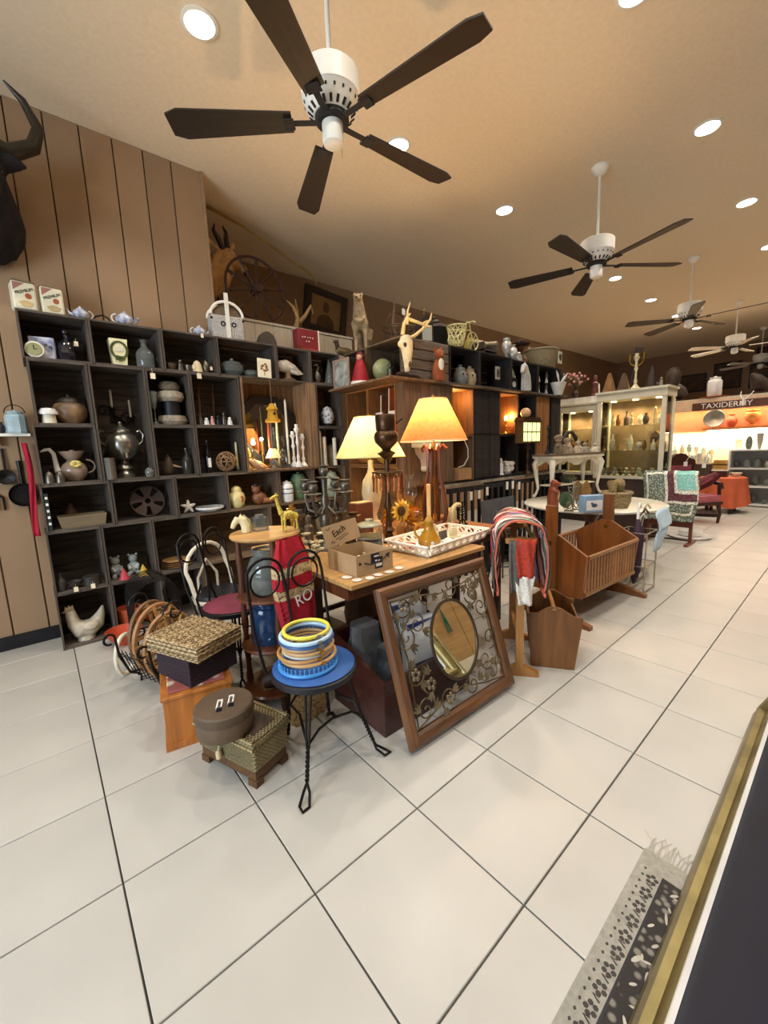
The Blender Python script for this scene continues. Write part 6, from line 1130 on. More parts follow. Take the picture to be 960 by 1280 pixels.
q = P(300, 672, z=.9525); t = T('horse_bust', 'cream carved horse head at the left edge of the round top', 'figurine', (SX-.11, SY+.07, .9525), -.3); t.scale = (.68,)*3; hb = ob('head', MB().tube([(.05, 0, 0), (.05, 0, .05), (.03, 0, .1), (0, 0, .115)], [.035, .036, .033, .028], 12).tube([(.0, 0, .115), (-.035, 0, .075), (-.05, 0, .04)], [.03, .022, .017], 10).tube([(.02, 0, .13), (.018, 0, .155)], [.009, .002], 6), M('#cfc39a', .6, var=.2), t); remesh(hb, .005); ob('mane', MB().tube([(.035, 0, .135), (.075, 0, .09), (.085, 0, .02)], [.01, .014, .008], 8), M('#a89c74', .7, var=.3), t)
p = Vector((SX+.09, SY-.09, .9525)); t = T('giraffe_figure', 'yellow spotted giraffe figurine looking left from the round top', 'figurine', p, .1); t.scale = (.72,)*3
gf = MB().tube([(-.04, 0, .12), (.02, 0, .12), (.08, 0, .1)], [.03, .034, .026], 10).tube([(-.045, 0, .13), (-.07, 0, .2), (-.085, 0, .26)], [.022, .013, .012], 8).tube([(-.082, 0, .265), (-.11, 0, .26), (-.13, 0, .25)], [.015, .012, .008], 8)
for x in (-.03, .07):
    for s in (-1, 1): gf.tube([(x, s*.016, .11), (x-.005, s*.018, .06), (x, s*.018, .0)], [.014, .008, .009], 7)
for s in (-1, 1): gf.tube([(-.08, s*.008, .27), (-.078, s*.01, .295)], .004, 6).tube([(-.075, s*.012, .27), (-.068, s*.03, .278)], [.006, .002], 6)
remesh(ob('body', gf, M('#c8b04a', .5, var=.2, sc=60, kind='spots', col2='#8a6a2a'), t), .0045, 3); ob('tail', MB().tube([(.1, 0, .1), (.115, 0, .06)], .004, 5), M('#8a6a2a', .6), t)
# burlap rice sack leaning on the stand
bx_, by_ = .878, -.128
t = T('rice_sack', 'burlap rice sack with red printed bands and pale letters, leaning on the stand', 'sack', (bx_, by_, 0.002), rot=(0, -.05, .1)); Wd, Dp = .105, .04; VB = lambda v: (.36+.6*v)/.97
def sackpt(u, v):
    a = 2*PI*u; tz = v*.97; w = Wd*(1-.35*max(0, (v-.86)/.14))*(.9+.1*math.sin(v*9+1)); d = Dp*(1-.75*max(0, (v-.82)/.18)); s_ = lambda q: math.copysign(abs(q)**.6, q)
    return (w*s_(math.cos(a)), d*s_(math.sin(a))+.006*math.sin(8*a+v*14), tz)
def band(v0, v1, mat, nm, off=0.0, u0=0, u1=1):
    return ob(nm, MB().grid(lambda u, v: tuple(c_*(1+off) if i < 2 else c_ for i, c_ in enumerate(sackpt(u0+(u1-u0)*u, VB(v0)+(VB(v1)-VB(v0))*v))), 40, max(3, int((v1-v0)*30))), mat, t)
RB = M('#a81826', .9, var=.2, sc=60, bump=.4)
band(-.6, .15, BURLAP, 'burlap'); band(.15, .27, M('#2a2420', .9, var=.3, sc=60), 'black_band'); band(.27, .52, RB, 'red_band'); band(.52, .6, BURLAP, 'burlap'); band(.6, .7, RB, 'red_band'); band(.7, .78, BURLAP, 'burlap'); band(.78, 1.0, RB, 'red_band')
ob('bottom', MB().slab([sackpt(k/20, 0)[:2] for k in range(20)], -.0005, .002), BURLAP, t)
text('lettering', 'RO', .085, PORC, t, (.02, -Dp-.0075, .66), (PI/2, -.2, 0), squash=.85); text('lettering', 'BAS', .06, CREAM, t, (.03, -Dp-.0075, .5), (PI/2, -.2, 0), squash=.95)
stt = MB()
for k in range(22): z_ = .3+k*.026; stt.tube([(-Wd*.86-.006, -Dp*.6, z_), (-Wd*.7, -Dp-.004, z_+.012)], .003, 5)
ob('red_stitches', stt, M('#8a1820', .8), t, label='red stitched seam')
# ---- ice cream parlour chair with blue seat
def twist(p0, p1, r=.009, tw=9, n=36):
    p0, p1 = Vector(p0), Vector(p1); d = (p1-p0).normalized(); e = d.orthogonal().normalized(); g = d.cross(e); mb = MB()
    for s in (0, PI): mb.tube([p0+(p1-p0)*(k/n)+(e*math.cos(tw*2*PI*k/n+s)+g*math.sin(tw*2*PI*k/n+s))*r*.62 for k in range(n+1)], r*.62, 5)
    return mb
def parlour(x, y, rz, label, seatm):
    t = T('parlour_chair', label, 'chair', (x, y, 0), rz); SH = .45; R = .178
    ob('seat_rim', MB().lathe([(0, SH-.03), (R, SH-.03), (R+.006, SH-.024), (R+.006, SH-.004), (R, SH), (0, SH)], 40), BLACK, t)
    ob('seat_pad', MB().lathe([(0, SH+.0005), (R-.006, SH+.0005), (R-.002, SH+.005), (R-.012, SH+.012), (0, SH+.014)], 40), seatm, t, label='round seat pad')
    feet = [(-.15, -.15), (.19, -.15), (.16, .17), (-.06, .18)]; tops = [(-.09, -.1), (.1, -.1), (.11, .11), (-.07, .11)]
    for (fx, fy), (tx, ty) in zip(feet, tops):
        a = Vector((tx, ty, SH-.03)); k_ = Vector((tx+(fx-tx)*.55, ty+(fy-ty)*.55, .2)); f_ = Vector((fx, fy, .065)); dr = Vector((fx, fy, 0)).normalized(); pr_ = Vector((-dr.y, dr.x, 0))
        lg_ = ob('leg', MB().tube([a+pr_*.012, k_+pr_*.005], .006, 6).tube([a-pr_*.012, k_-pr_*.005], .006, 6), IRON, t)
        ob('twisted_shank', twist(k_, f_, .008, 4, 30), IRON, lg_)
        ob('loop_foot', MB().tube([f_, f_+dr*.012+pr_*.012+Vector((0, 0, -.03)), f_+dr*.05+pr_*.02+Vector((0, 0, -.059)), f_+dr*.075+Vector((0, 0, -.059)), f_+dr*.05-pr_*.02+Vector((0, 0, -.059)), f_+dr*.012-pr_*.012+Vector((0, 0, -.03)), f_], .006, 6), IRON, lg_)
    kn = [Vector((tx+(fx-tx)*.55, ty+(fy-ty)*.55, .2)) for (fx, fy), (tx, ty) in zip(feet, tops)]
    for k in range(4): a, b = kn[k], kn[(k+1) % 4]; m_ = (a+b)/2; ob('brace', MB().tube([a, a*.6+m_*.4+Vector((0, 0, .045)), m_*.86+Vector((0, 0, .075)), b*.6+m_*.4+Vector((0, 0, .045)), b], .0055, 6), IRON, t)
    for s in (-1, 1):
        ob('back_upright', MB().tube([(s*.17, .12, SH-.02), (s*.185, .17, .6), (s*.185, .2, .8)]+[(s*.1+s*.085*math.cos(a), .21, .82+.085*math.sin(a)) for a in [k*PI/8 for k in range(1, 9)]]+[(s*.0, .205, .72), (s*.0, .18, .58), (s*.03, .16, .46)], .007, 7), IRON, t)
        ob('back_ring', MB().ring((s*.1, .21, .8), .068, .0055, 26, 6, ax='y'), IRON, t)
    return t
parlour(.765, -.42, 0, 'iron ice cream parlour chair with a round blue seat carrying a stack of hoops', M('#2d5a9a', .6, var=.12, sc=8))
t2 = parlour(.78, .57, .5, 'second iron parlour chair mostly hidden behind the tiered stand', M('#7a3040', .7))
# stack of rings on the seat
zs = .4655; hx, hy = .738, -.42
t = T('knitting_loom', 'bright blue round knitting loom with pegs at the bottom of the stack', 'loom', (hx, hy, zs)); BL = M('#4a94d8', .35, var=.08); ob('ring', MB().ring((0, 0, .008), .12, .008, 44, 8), BL, t); pg = MB()
for k in range(40): a = 2*PI*k/40; pg.lathe([(0, 0), (.0035, 0), (.003, .02), (.0045, .024), (0, .026)], 6, c=(.12*math.cos(a), .12*math.sin(a), .012))
ob('pegs', pg, BL, t, stuff=True)
zz = zs+.041
for k, (R, r, c_, dx, dy, tx, lab) in enumerate(((  .113, .0075, '#c49a62', .004, -.0, .0, 'wide wooden embroidery hoop resting on the blue loom'), (.112, .007, '#b88a52', -.005, .01, .0, 'second wooden embroidery hoop in the stack'), (.1, .006, '#b8b4a8', 0, 0, 0, 'silvery metal hoop in the middle of the stack'), (.104, .0075, '#c9a06a', .005, .0, 0, 'third wooden embroidery hoop in the stack'), (.1, .0075, '#d0a878', .0, .005, 0, 'pinkish wooden embroidery hoop under the blue rings'), (.108, .008, '#3c5f92', .0, .0, 0, 'dark blue plastic hoop in the stack'), (.104, .009, '#b4cfe2', -.006, -.005, 0, 'pale blue plastic hoop near the top of the stack'), (.094, .008, '#ddd24a', .0, .0, 0, 'yellow plastic hoop on top of the stack'))):
    t = T('hoop', lab, 'hoop', (hx+dx, hy+dy, zz+r), group='stack of hoops on the blue chair'); ob('ring', MB().ring((0, 0, 0), R, r, 44, 8), M(c_, .45, var=.12, sc=12), t)
    if k not in (2,): ob('clamp', MB().box((0, -R-.006, 0), (.014, .012, .012)).tube([(-.014, -R-.008, 0), (.014, -R-.008, 0)], .0025, 6), BRASS if k < 5 else M('#8a8a86', .4, .6), t)
    zz += 2*r+.0006
# ================================================================== MIRROR, BIN, RACKS AND CRADLE
# dark bin behind the mirror
t = T('wooden_bin', 'dark brown sloping sided wooden bin behind the framed mirror', 'bin', (1.06, -.53, 0)); MG = M('#44201a', .4, var=.25, sc=3, kind='woodx', coat=.25)
for x in (0, .62): ob('side_panel', MB().raw([], []).prism([(0, 0), (.43, 0), (.43, .4), (0, .27)], 0, .018, Matrix.Translation((x+.018, 0, 0)) @ Matrix.Rotation(PI/2, 4, 'Z')), MG, t)
ob('back_panel', MB().bx((.018, .412, .0), (.62, .43, .4)), MG, t); ob('front_panel', MB().bx((.018, 0, 0), (.62, .018, .27)), MG, t); ob('floor_panel', MB().bx((.018, .018, .01), (.62, .412, .025)), MG, t)
PLA = M('#c9ced4', .15, var=.25, sc=7, trans=.25, bump=.5)
def crumple(w, d, h_, seed, mat, name, label, loc, rz=0, rx=0):
    rnd = random.Random(seed); n = 8; g = {}
    def fn(u, v):
        a = 2*PI*u; s = 1-.25*v*v; k = (round(u*n*2) % (n*2), round(v*6)); r = g.setdefault(k, rnd.uniform(.86, 1.12))
        return (w/2*math.copysign(abs(math.cos(a))**.6, math.cos(a))*s*r, d/2*math.copysign(abs(math.sin(a))**.6, math.sin(a))*s*r, h_*v+(.02*(r-1) if v > .9 else 0))
    mb = MB().grid(fn, n*2, 6); mb.raw([fn(k/(n*2), 1) for k in range(n*2)], [tuple(range(n*2))]); mb.raw([fn(k/(n*2), 0) for k in range(n*2)], [tuple(reversed(range(n*2)))])
    return one(name, label, 'bag', mb, mat, loc, rot=(rx, 0, rz), ang=.5)
crumple(.19, .18, .42, 3, M('#7c828a', .18, var=.35, sc=9, trans=.2, bump=.6), 'plastic_bag', 'grey clear plastic bag of goods at the back left of the bin', (1.185, -.23, .027))
crumple(.14, .12, .36, 5, M('#4a5058', .25, var=.4, sc=9, trans=.1, bump=.6), 'plastic_bag', 'dark glossy plastic bag in front of the grey one', (1.19, -.42, .027))
for k, (x, y, rz_, h_, c_, lab) in enumerate(((1.37, -.34, -.1, .5, '#d8d8d6', 'large white packet with a blue printed corner standing in the bin'), (1.42, -.42, -.14, .4, '#e2e4e4', 'white pack in clear wrap in front of the large packet'), (1.5, -.3, .1, .4, '#c4c6c8', 'pale packet at the back of the bin'))):
    t = T('packet', lab, 'packet', (x+.03, y+.02*k, .036), rot=(-.1, .03, rz_*.5)); ob('wrap', MB().bx((-.12, -.02, 0), (.12, .02, h_)), M(c_, .2, var=.1, bump=.3, coat=.4), t)
    if k < 2: ob('blue_print', MB().prism([(-.1, h_-.05), (-.1, h_-.015), (.1, h_-.015)], -.022, -.0205), M('#2c3c80', .4), t)
    if k == 1: ob('grey_print', MB().bx((-.06, -.022, .1), (.09, -.0205, .16)), M('#5a6a80', .5), t)
# wood framed mirror with iron scrolls
ML = .735; MWd = .80; Q = math.radians(17.5)
mt = T('framed_mirror', 'oval mirror set in scrolled ironwork inside a heavy square wooden frame', 'mirror', (1.468, -.69, .014), rot=(-Q, 0, -.02))
FW = M('#6b4526', .45, var=.4, sc=3.5, kind='woodx', coat=.2, col2='#3c2414'); FZ = M('#6b4526', .45, var=.4, sc=3.5, kind='woodz', coat=.2, col2='#3c2414')
fwd = .062; hw = MWd/2
def molding(L):   # profile across width (inner edge high), returns polygon extrudable
    return [(0, 0), (0, .02), (.012, .034), (.03, .038), (.05, .03), (fwd, .016), (fwd, 0)]
def rail(axis, a0, a1, c0, sgn, mat):
    v = []; n = 7; pf = molding(0); mb = MB()
    for e, a in enumerate((a0, a1)):
        for (w, h_) in pf:
            ins = (fwd-w); aa = a+(ins if e == 0 else -ins)*0 + ((1 if e == 0 else -1)*(w))
            cc = c0+sgn*w
            v.append((aa, -h_, cc) if axis == 'x' else (cc, -h_, aa))
    f = [(k, (k+1) % n, (k+1) % n+n, k+n) for k in range(n)]+[tuple(range(n)), tuple(range(n, 2*n))]
    return mb.raw(v, f)
for ax_, c0, sg in (('x', 0, 1), ('x', ML, -1)): o = ob('frame_rail', rail('x', -hw, hw, c0, sg, FW), FW, mt, ang=.4)
for ax_, c0, sg in (('z', -hw, 1), ('z', hw, -1)): o = ob('frame_stile', rail('z', 0, ML, c0, sg, FZ), FZ, mt, ang=.4)
oc = (.03, -.014, .375); rx, rz = .165, .2
el = [(oc[0]+rx*math.cos(2*PI*k/48), oc[2]+rz*math.sin(2*PI*k/48)) for k in range(48)]
ob('glass', MB().prism(el, -.016, -.01), MIRROR, mt, ang=.3); ob('oval_rim', MB().tube([(p[0], -.016, p[1]) for p in el], .008, 8, closed=True), M('#4a3c2c', .4, .6), mt)
IG = M('#6a5a40', .4, .7, var=.4, sc=20); inn = MB(); lfm = MB()
def leaf(c, a, L=.055):
    e = Vector((math.cos(a), 0, math.sin(a))); n_ = Vector((-e.z, 0, e.x)); c = Vector(c)
    for s in (-.5, 0, .5):
        d = (e+n_*s).normalized(); lfm.tube([c, c+d*L*.5, c+d*L], [.004, .011, .001], 6, sx=.45)
rnd = random.Random(11)
spots_ = [(-.26, .62, 1), (-.1, .64, -1), (.08, .64, 1), (.24, .62, -1), (-.28, .48, 1), (.28, .48, -1), (-.28, .3, -1), (.29, .3, 1), (-.26, .13, 1), (-.1, .12, -1), (.08, .12, 1), (.25, .13, -1), (-.2, .23, 1), (.22, .2, -1), (-.2, .52, -1), (.23, .56, 1)]
for k, (x, z, s) in enumerate(spots_):
    inn.tube(scroll((x, -.016, z), .06, rnd.uniform(0, 6.28), s*1.4), .004, 6); a = rnd.uniform(0, 6.28); leaf((x+.045*math.cos(a), -.02, z+.045*math.sin(a)), a+.5); leaf((x-.04*math.cos(a), -.02, z-.04*math.sin(a)), a+2.6, .045)
    if k % 3 == 0:
        for j in range(5): b_ = j*1.257; lfm.ball((x+.02*math.cos(b_), -.022, z+.02*math.sin(b_)), (.012, .006, .012), 6)
for (a, b_, c) in (((-.33, .07), (-.3, .38), (-.33, .66)), ((.33, .07), (.31, .36), (.33, .66)), ((-.33, .66), (0, .62), (.33, .66)), ((-.33, .07), (0, .14), (.33, .07))): inn.tube([(a[0], -.015, a[1]), ((a[0]+b_[0])/2, -.015, (a[1]+b_[1])/2+.01), (b_[0], -.015, b_[1]), ((c[0]+b_[0])/2, -.015, (c[1]+b_[1])/2-.01), (c[0], -.015, c[1])], .004, 6)
ob('iron_scrolls', inn, IG, mt, label='bronze coloured iron scrolls'); ob('iron_leaves', lfm, M('#84775e', .4, .6, var=.4, sc=20), mt, label='dull gold iron leaves and blossoms', stuff=True)
# quilt rack with crochet blanket
qd = Vector((.8, .6, 0)).normalized(); qn = Vector((qd.y, -qd.x, 0)); rzq = math.atan2(qd.y, qd.x)
qb = Vector((2.0, -.665, 0)); HR = HT(645, 668, qb)
t = T('quilt_rack', 'tall light oak quilt rack with splayed feet', 'rack', qb, rzq); LO = M('#a8743c', .45, var=.25, sc=3, kind='woodz', coat=.2)
for x in (0, .48):
    ob('upright', MB().bx((x-.02, -.022, .06), (x+.02, .022, HR-.015)), LO, t); ob('foot', MB().prism([(-.11, 0), (.11, 0), (.11, .025), (.03, .06), (-.03, .06), (-.11, .025)], x-.02, x+.02, Matrix.Rotation(PI/2, 4, 'Z') @ Matrix.Scale(-1, 4, (0, 1, 0))), LO, t)
    ob('top_arm', MB().bx((x-.018, -.085, HR-.05), (x+.018, .085, HR-.02)), LO, t)
for y, z in ((-.075, HR-.035), (.075, HR-.035), (0, .2)): ob('rail', MB().tube([(0, y, z), (.48, y, z)], .012, 8), LO, t)
CB = {'a': M('#5a3440', .95, var=.3, sc=70, bump=1), 'b': M('#d8a8a0', .95, var=.2, sc=70, bump=1), 'c': M('#e0d8cc', .95, var=.2, sc=70, bump=1), 'd': M('#9ab49a', .95, var=.2, sc=70, bump=1), 'e': M('#b8402e', .95, var=.25, sc=70, bump=1), 'f': M('#5f5a52', .95, var=.3, sc=70, bump=1), 'g': M('#7e8cc0', .95, var=.2, sc=70, bump=1), 'h': M('#cf6a52', .95, var=.2, sc=70, bump=1)}
bl = T('crochet_blanket', 'striped crochet blanket in pink, red, white and green draped over the quilt rack', 'blanket', (qb.x, qb.y, HR+.004), rzq)
order = 'hfdfacabcbabagheafbabcafed'
NB = 26
for k in range(NB):
    x0, x1 = -.045+k*.0195, -.045+(k+1)*.0195; drop = .33 if k < 16 else .28; R = .118+.004*math.sin(k*1.7)-(.01 if k == 0 else 0)
    def fn(u, v, x0=x0, x1=x1, R=R, drop=drop, k=k):
        L = PI*R*.75; tot = 2*drop+L; s = u*tot; x = x0+(x1-x0)*v; bump_ = .004*math.sin(v*PI)+.004*math.sin(u*50+k)
        if s < drop: y, z = -R-.02*math.sin(s*9+k*.3)-.01, -drop+s-.03
        elif s > tot-drop: y, z = R+.02*math.sin((tot-s)*9+k*.4)+.01, -(s-(tot-drop))-.03
        else: a = PI-(s-drop)/L*PI; y, z = (R+.01)*math.cos(a), .085*math.sin(a)-.03
        return (x, y*(1+bump_*2), z+bump_+.02)
    o = ob('stripe', MB().grid(fn, 44, 3), CB[order[k]], bl); m_ = o.modifiers.new('solid', 'SOLIDIFY'); m_.thickness = .008
ed = MB()
for k in range(20):
    for s in (-1, 1): ed.ball((-.045+.0255*k, s*(.128), -.345 if k < 13 else -.3), (.017, .009, .014), 6)
ob('scalloped_edge', ed, CB['h'], bl, stuff=True)
for nm_, z0_, z1_, w_, m__ in (('red_fold', -.02, -.24, .1, CB['e']), ('white_fold', -.235, -.4, .09, CB['c'])):
    o = ob(nm_, MB().grid(lambda u, v: (-.062+.012*math.sin(u*9+v*3), (u-.5)*w_*(1-.15*v)-.02, z0_+(z1_-z0_)*v), 16, 10), m__, bl); o.modifiers.new('solid', 'SOLIDIFY').thickness = .012
o = ob('grey_fold', MB().grid(lambda u, v: (-.056+.01*math.sin(u*9+v*3), .035+(u-.5)*.05, -.03-.3*v), 10, 10), CB['f'], bl); o.modifiers.new('solid', 'SOLIDIFY').thickness = .012
# magazine rack
mv = Vector((2.264-2.127, -.861+.651, 0)); rzm = math.atan2(mv.y, mv.x); t = T('magazine_rack', 'small pine magazine rack with scalloped ends and a centre handle', 'rack', (2.14, -.665, 0), rzm); PN = M('#704620', .45, var=.3, sc=3, kind='woodz', coat=.15)
def endp(y): return [(0, 0), (.245, 0), (.285, .33), (.24, .335), (.2, .36), (.16, .385), (.11, .39), (.07, .375), (.03, .345), (-.03, .34)]
for y in (0, .33): ob('end_panel', MB().prism(endp(y), y, y+.018), PN, t)
for x, w in ((.0, -.02), (.232, .03)): ob('side_panel', MB().raw([(x, .018, .03), (x, .33, .03), (x+w, .33, .3), (x+w, .018, .3), (x+.012, .018, .03), (x+.012, .33, .03), (x+w+.012, .33, .3), (x+w+.012, .018, .3)], [(0, 1, 2, 3), (7, 6, 5, 4), (0, 4, 5, 1), (1, 5, 6, 2), (2, 6, 7, 3), (3, 7, 4, 0)]), PN, t)
ob('floor_panel', MB().bx((.012, .018, .02), (.232, .33, .032)), PN, t); ob('divider', MB().bx((.118, .018, .03), (.13, .33, .36)), PN, t); ob('handle', MB().tube([(.124, -.0, .372), (.124, .18, .378), (.124, .348, .372)], .013, 8), LO, t)
# swinging cradle
CW = M('#7a4a22', .4, var=.25, sc=3, kind='woodz', coat=.25); CX = M('#94683e', .45, var=.2, sc=3, kind='woodx', coat=.2)  # slat wood is paler: light on the sides is put into its colour
ct = T('cradle', 'reddish wooden cradle with slatted sides coloured pale as if lit, hung between two tall posts', 'cradle', (2.9, -.375, 0), -.06)
Lc = .97; zt = .53; zbm = .2; RT90 = Matrix.Rotation(PI/2, 4, 'Z') @ Matrix.Scale(-1, 4, (0, 1, 0))
for x, s in ((0, -1), (Lc, 1)):
    ob('post', MB().prism([(-.05, .05), (.05, .05), (.042, .89), (-.042, .89)], 0, .035, Matrix.Translation((x+(.0 if s < 0 else -.035), 0, 0)) @ RT90), CW, ct)
    ob('foot', MB().prism([(-.34, 0), (.34, 0), (.34, .03), (.1, .085), (-.1, .085), (-.34, .03)], 0, .045, Matrix.Translation((x-.02, 0, 0)) @ RT90), CW, ct)
    xe = x+.04 if s < 0 else x-.065
    ob('end_board', MB().prism([(-.24, zbm), (.24, zbm), (.27, zt), (.05, .66), (-.05, .66), (-.27, zt)], 0, .025, Matrix.Translation((xe, 0, 0)) @ RT90), CW, ct)
    ob('pivot', MB().tube([(xe, 0, .6), (x, 0, .6)], .018, 10), BRASS, ct)
ob('floor_board', MB().bx((.066, -.225, zbm), (Lc-.066, .225, zbm+.018)), CW, ct)
for s in (-1, 1):
    sd_ = ob('side_rail', MB().tube([(.066, s*.268, zt-.01), (Lc-.066, s*.268, zt-.01)], .016, 8).tube([(.066, s*.245, zbm+.03), (Lc-.066, s*.245, zbm+.03)], .022, 8), CX, ct)
    for k in range(17): x = .1+k*.048; ob('slat', MB().box((x, s*.256, (zt+zbm)/2+.01), (.018, .012, zt-zbm-.04)), CX, sd_)
ob('lower_stretcher', MB().bx((.02, -.03, .09), (Lc-.03, .03, .125)), CW, ct)
# ================================================================== MARBLE TABLE AND FRENCH TABLE
oc = Vector((4.53, .0, 0)); OZ = .71; t = T('marble_table', 'round white marble topped table on a dark pedestal behind the cradle', 'table', oc)
ob('top', MB().lathe([(0, OZ-.03), (.68, OZ-.03), (.7, OZ-.02), (.7, OZ-.008), (.69, OZ), (0, OZ)], 48), M('#ddd6c2', .2, var=.08, sc=4), t)
ob('pedestal', MB().lathe([(0, .03), (.07, .03), (.06, .2), (.09, .35), (.05, .5), (.14, OZ-.035), (0, OZ-.035)], 20), MAHOG, t)
for k in range(4): a = k*PI/2+.4; ob('foot', MB().tube([(.05*math.cos(a), .05*math.sin(a), .14), (.25*math.cos(a), .25*math.sin(a), .1), (.42*math.cos(a), .42*math.sin(a), .02)], [.04, .03, .02], 8), MAHOG, t)
fl_, fr2 = P(684, 624, z=OZ), P(741, 617, z=OZ); ax = (fr2-fl_); wF = ax.length; rzF = math.atan2(ax.y, ax.x); hF = HT(684, 568, fl_)-OZ
t = T('french_side_table', 'small white carved side table with cabriole legs standing on the marble table', 'side table', (fl_.x, fl_.y-.05, OZ), rzF); dF = .21
WC = M('#d8d0ba', .5, var=.12, sc=12)
ob('top', MB().slab([(-.05, -.05), (wF/2, -.07), (wF+.05, -.05), (wF+.06, dF/2), (wF+.05, dF+.05), (-.05, dF+.05), (-.06, dF/2)], hF-.022, hF), M('#6a5844', .4, var=.2, sc=8), t); ob('top_edge', MB().slab([(-.045, -.045), (wF/2, -.062), (wF+.045, -.045), (wF+.045, dF+.045), (-.045, dF+.045)], hF-.05, hF-.0225), WC, t)
for (x0, y0, x1, y1) in ((0, 0, wF, 0), (0, dF, wF, dF), (0, 0, 0, dF), (wF, 0, wF, dF)):
    d_ = Vector((x1-x0, y1-y0, 0)); L = d_.length; ang = math.atan2(d_.y, d_.x); n2 = 2 if L > .4 else 1; poly = [(0, hF-.05), (0, hF-.14)]
    for q in range(n2): poly += [(L*q/n2+L/n2*(.08+.84*k/8), hF-.14+.06*math.sin(PI*k/8)) for k in range(9)]
    poly += [(L, hF-.14), (L, hF-.05)]
    ob('apron', MB().prism(poly, -.012, .012, Matrix.Translation((x0, y0, 0)) @ Matrix.Rotation(ang, 4, 'Z')), WC, t)
for x, y in ((0, 0), (wF, 0), (0, dF), (wF, dF)):
    sx_, sy_ = (-1 if x == 0 else 1), (-1 if y == 0 else 1); o = lambda f: (x+sx_*f, y+sy_*f)
    ob('leg', MB().tube([(*o(0), hF-.05), (*o(.025), hF-.12), (*o(.01), hF*.5), (*o(-.005), hF*.22), (*o(.01), .05), (*o(.03), .014)], [.03, .035, .024, .016, .015, .02], 9), WC, t)
ob('lower_shelf', MB().slab([(.02, .02), (wF-.02, .02), (wF-.02, dF-.02), (.02, dF-.02)], hF*.28, hF*.28+.015), WC, t)
def ft(x, y, z=None): v = Matrix.Rotation(rzF, 3, 'Z') @ Vector((x, y, 0)); return Vector((fl_.x, fl_.y-.05, OZ+(hF if z is None else z)))+v+Vector((0, 0, .0008))
# figures on the french table
for k, (x, y, h_, R, c_, lab) in enumerate(((.06, .05, .24, .05, '#6a5a48', 'dim elf figure at the left of the white side table'), (.2, .04, .2, .075, '#8a7a64', 'seated doll in a bonnet on the white side table'), (.3, .1, .16, .06, '#a89880', 'pale seated doll beside the bonneted one'), (.42, .06, .13, .07, '#8a8274', 'small grey bear figure on the white side table'), (.52, .12, .12, .06, '#b8ac96', 'pale shell figure at the right of the white side table'))):
    t = T('doll_figure', lab, 'doll', ft(x/.55*wF*.95+.0, -.005+.04*(k % 2)), .3*k); ob('dress', MB().lathe(prof('dome', R, h_*.6), 14), M(c_, .7, var=.35, sc=30), t); ob('head', MB().ball((0, 0, h_*.72), h_*.17, 10), M('#b89880', .6), t); ob('bonnet', MB().lathe([(h_*.12, h_*.68), (h_*.22, h_*.74), (h_*.18, h_*.86), (0, h_*.93)], 12), M(c_, .8, var=.3), t)
    for s in (-1, 1): ob('arm', MB().tube([(s*R*.5, 0, h_*.52), (s*R, -R*.4, h_*.34)], h_*.06, 7), M(c_, .7), t)
t = T('black_swan_arch', 'tall dark arched wreath figure behind the dolls', 'ornament', ft(wF*.62, .19), -rzF-.7); t.scale = (.75,)*3; ob('arch', MB().tube([(-.12, 0, 0), (-.13, 0, .18), (-.05, 0, .33), (.05, 0, .34), (.13, 0, .24), (.15, 0, .12)], [.04, .035, .03, .03, .035, .01], 9), M('#3a2c24', .7, var=.4, sc=20, bump=.8), t); ob('base', lathe('disc', .1, .02, 14), M('#2a1f18', .7), t, loc=(-.09, 0, 0))
one('black_candle_post', 'slim black post ornament at the left end of the white side table', 'ornament', lathe('stick', .03, .34, 12), BLACK, ft(.1, .16))
t = T('green_bowl', 'dark green bowl of moss on the lower shelf of the white side table', 'bowl', ft(wF*.5, dF*.5, hF*.28+.0155)); ob('body', lathe('bowl', .1, .07, 16), M('#3c4630', .5, var=.3), t); mo = MB()
for k in range(16): a = k*2.4; mo.ball((.07*math.cos(a)*math.sqrt(k/16), .07*math.sin(a)*math.sqrt(k/16), .075), .02, 6)
ob('moss', mo, M('#5a5638', .9, var=.4), t, stuff=True)
# on the marble table
def om(px, py): return P(px, py, z=OZ+.001)
q = om(691, 632); t = T('carved_bear', 'reddish carved wooden bear figure at the left of the marble table', 'carving', q, .3); BRC = M('#7a3a1e', .5, var=.3); u = U(q); h_ = 34*u
remesh(ob('body', MB().tube([(0, 0, 0), (0, 0, h_*.3), (0, 0, h_*.6), (0, -.01, h_*.72)], [.06, .06, .05, .035], 10).ball((0, -.01, h_*.82), (.045, .045, .04), 10).tube([(0, -.04, h_*.8), (0, -.075, h_*.78)], [.025, .012], 8).ball((-.03, 0, h_*.92), .016, 8).ball((.03, 0, h_*.92), .016, 8).tube([(-.05, -.01, h_*.6), (-.04, -.06, h_*.45)], .018, 7).tube([(.05, -.01, h_*.6), (.04, -.06, h_*.45)], .018, 7), BRC, t), .009, 3); ob('belly_patch', MB().ball((-.01, -.055, h_*.36), (.03, .012, .045), 10), M('#c9a070', .6), t)
q = om(716, 638); t = T('scroll_iron_stand', 'black and white scrolled iron plate stand on the marble table', 'stand', q, -.2); u = U(q); iw = MB()
for s in (-1, 1): iw.tube(scroll((s*.06, 0, .065), .06, PI/2, s*1.3), .006, 6).tube(scroll((s*.05, 0, .2), .045, -PI/2, -s*1.2), .005, 6).tube([(s*.1, 0, .006), (s*.04, 0, .1), (s*.08, 0, .24)], .006, 6)
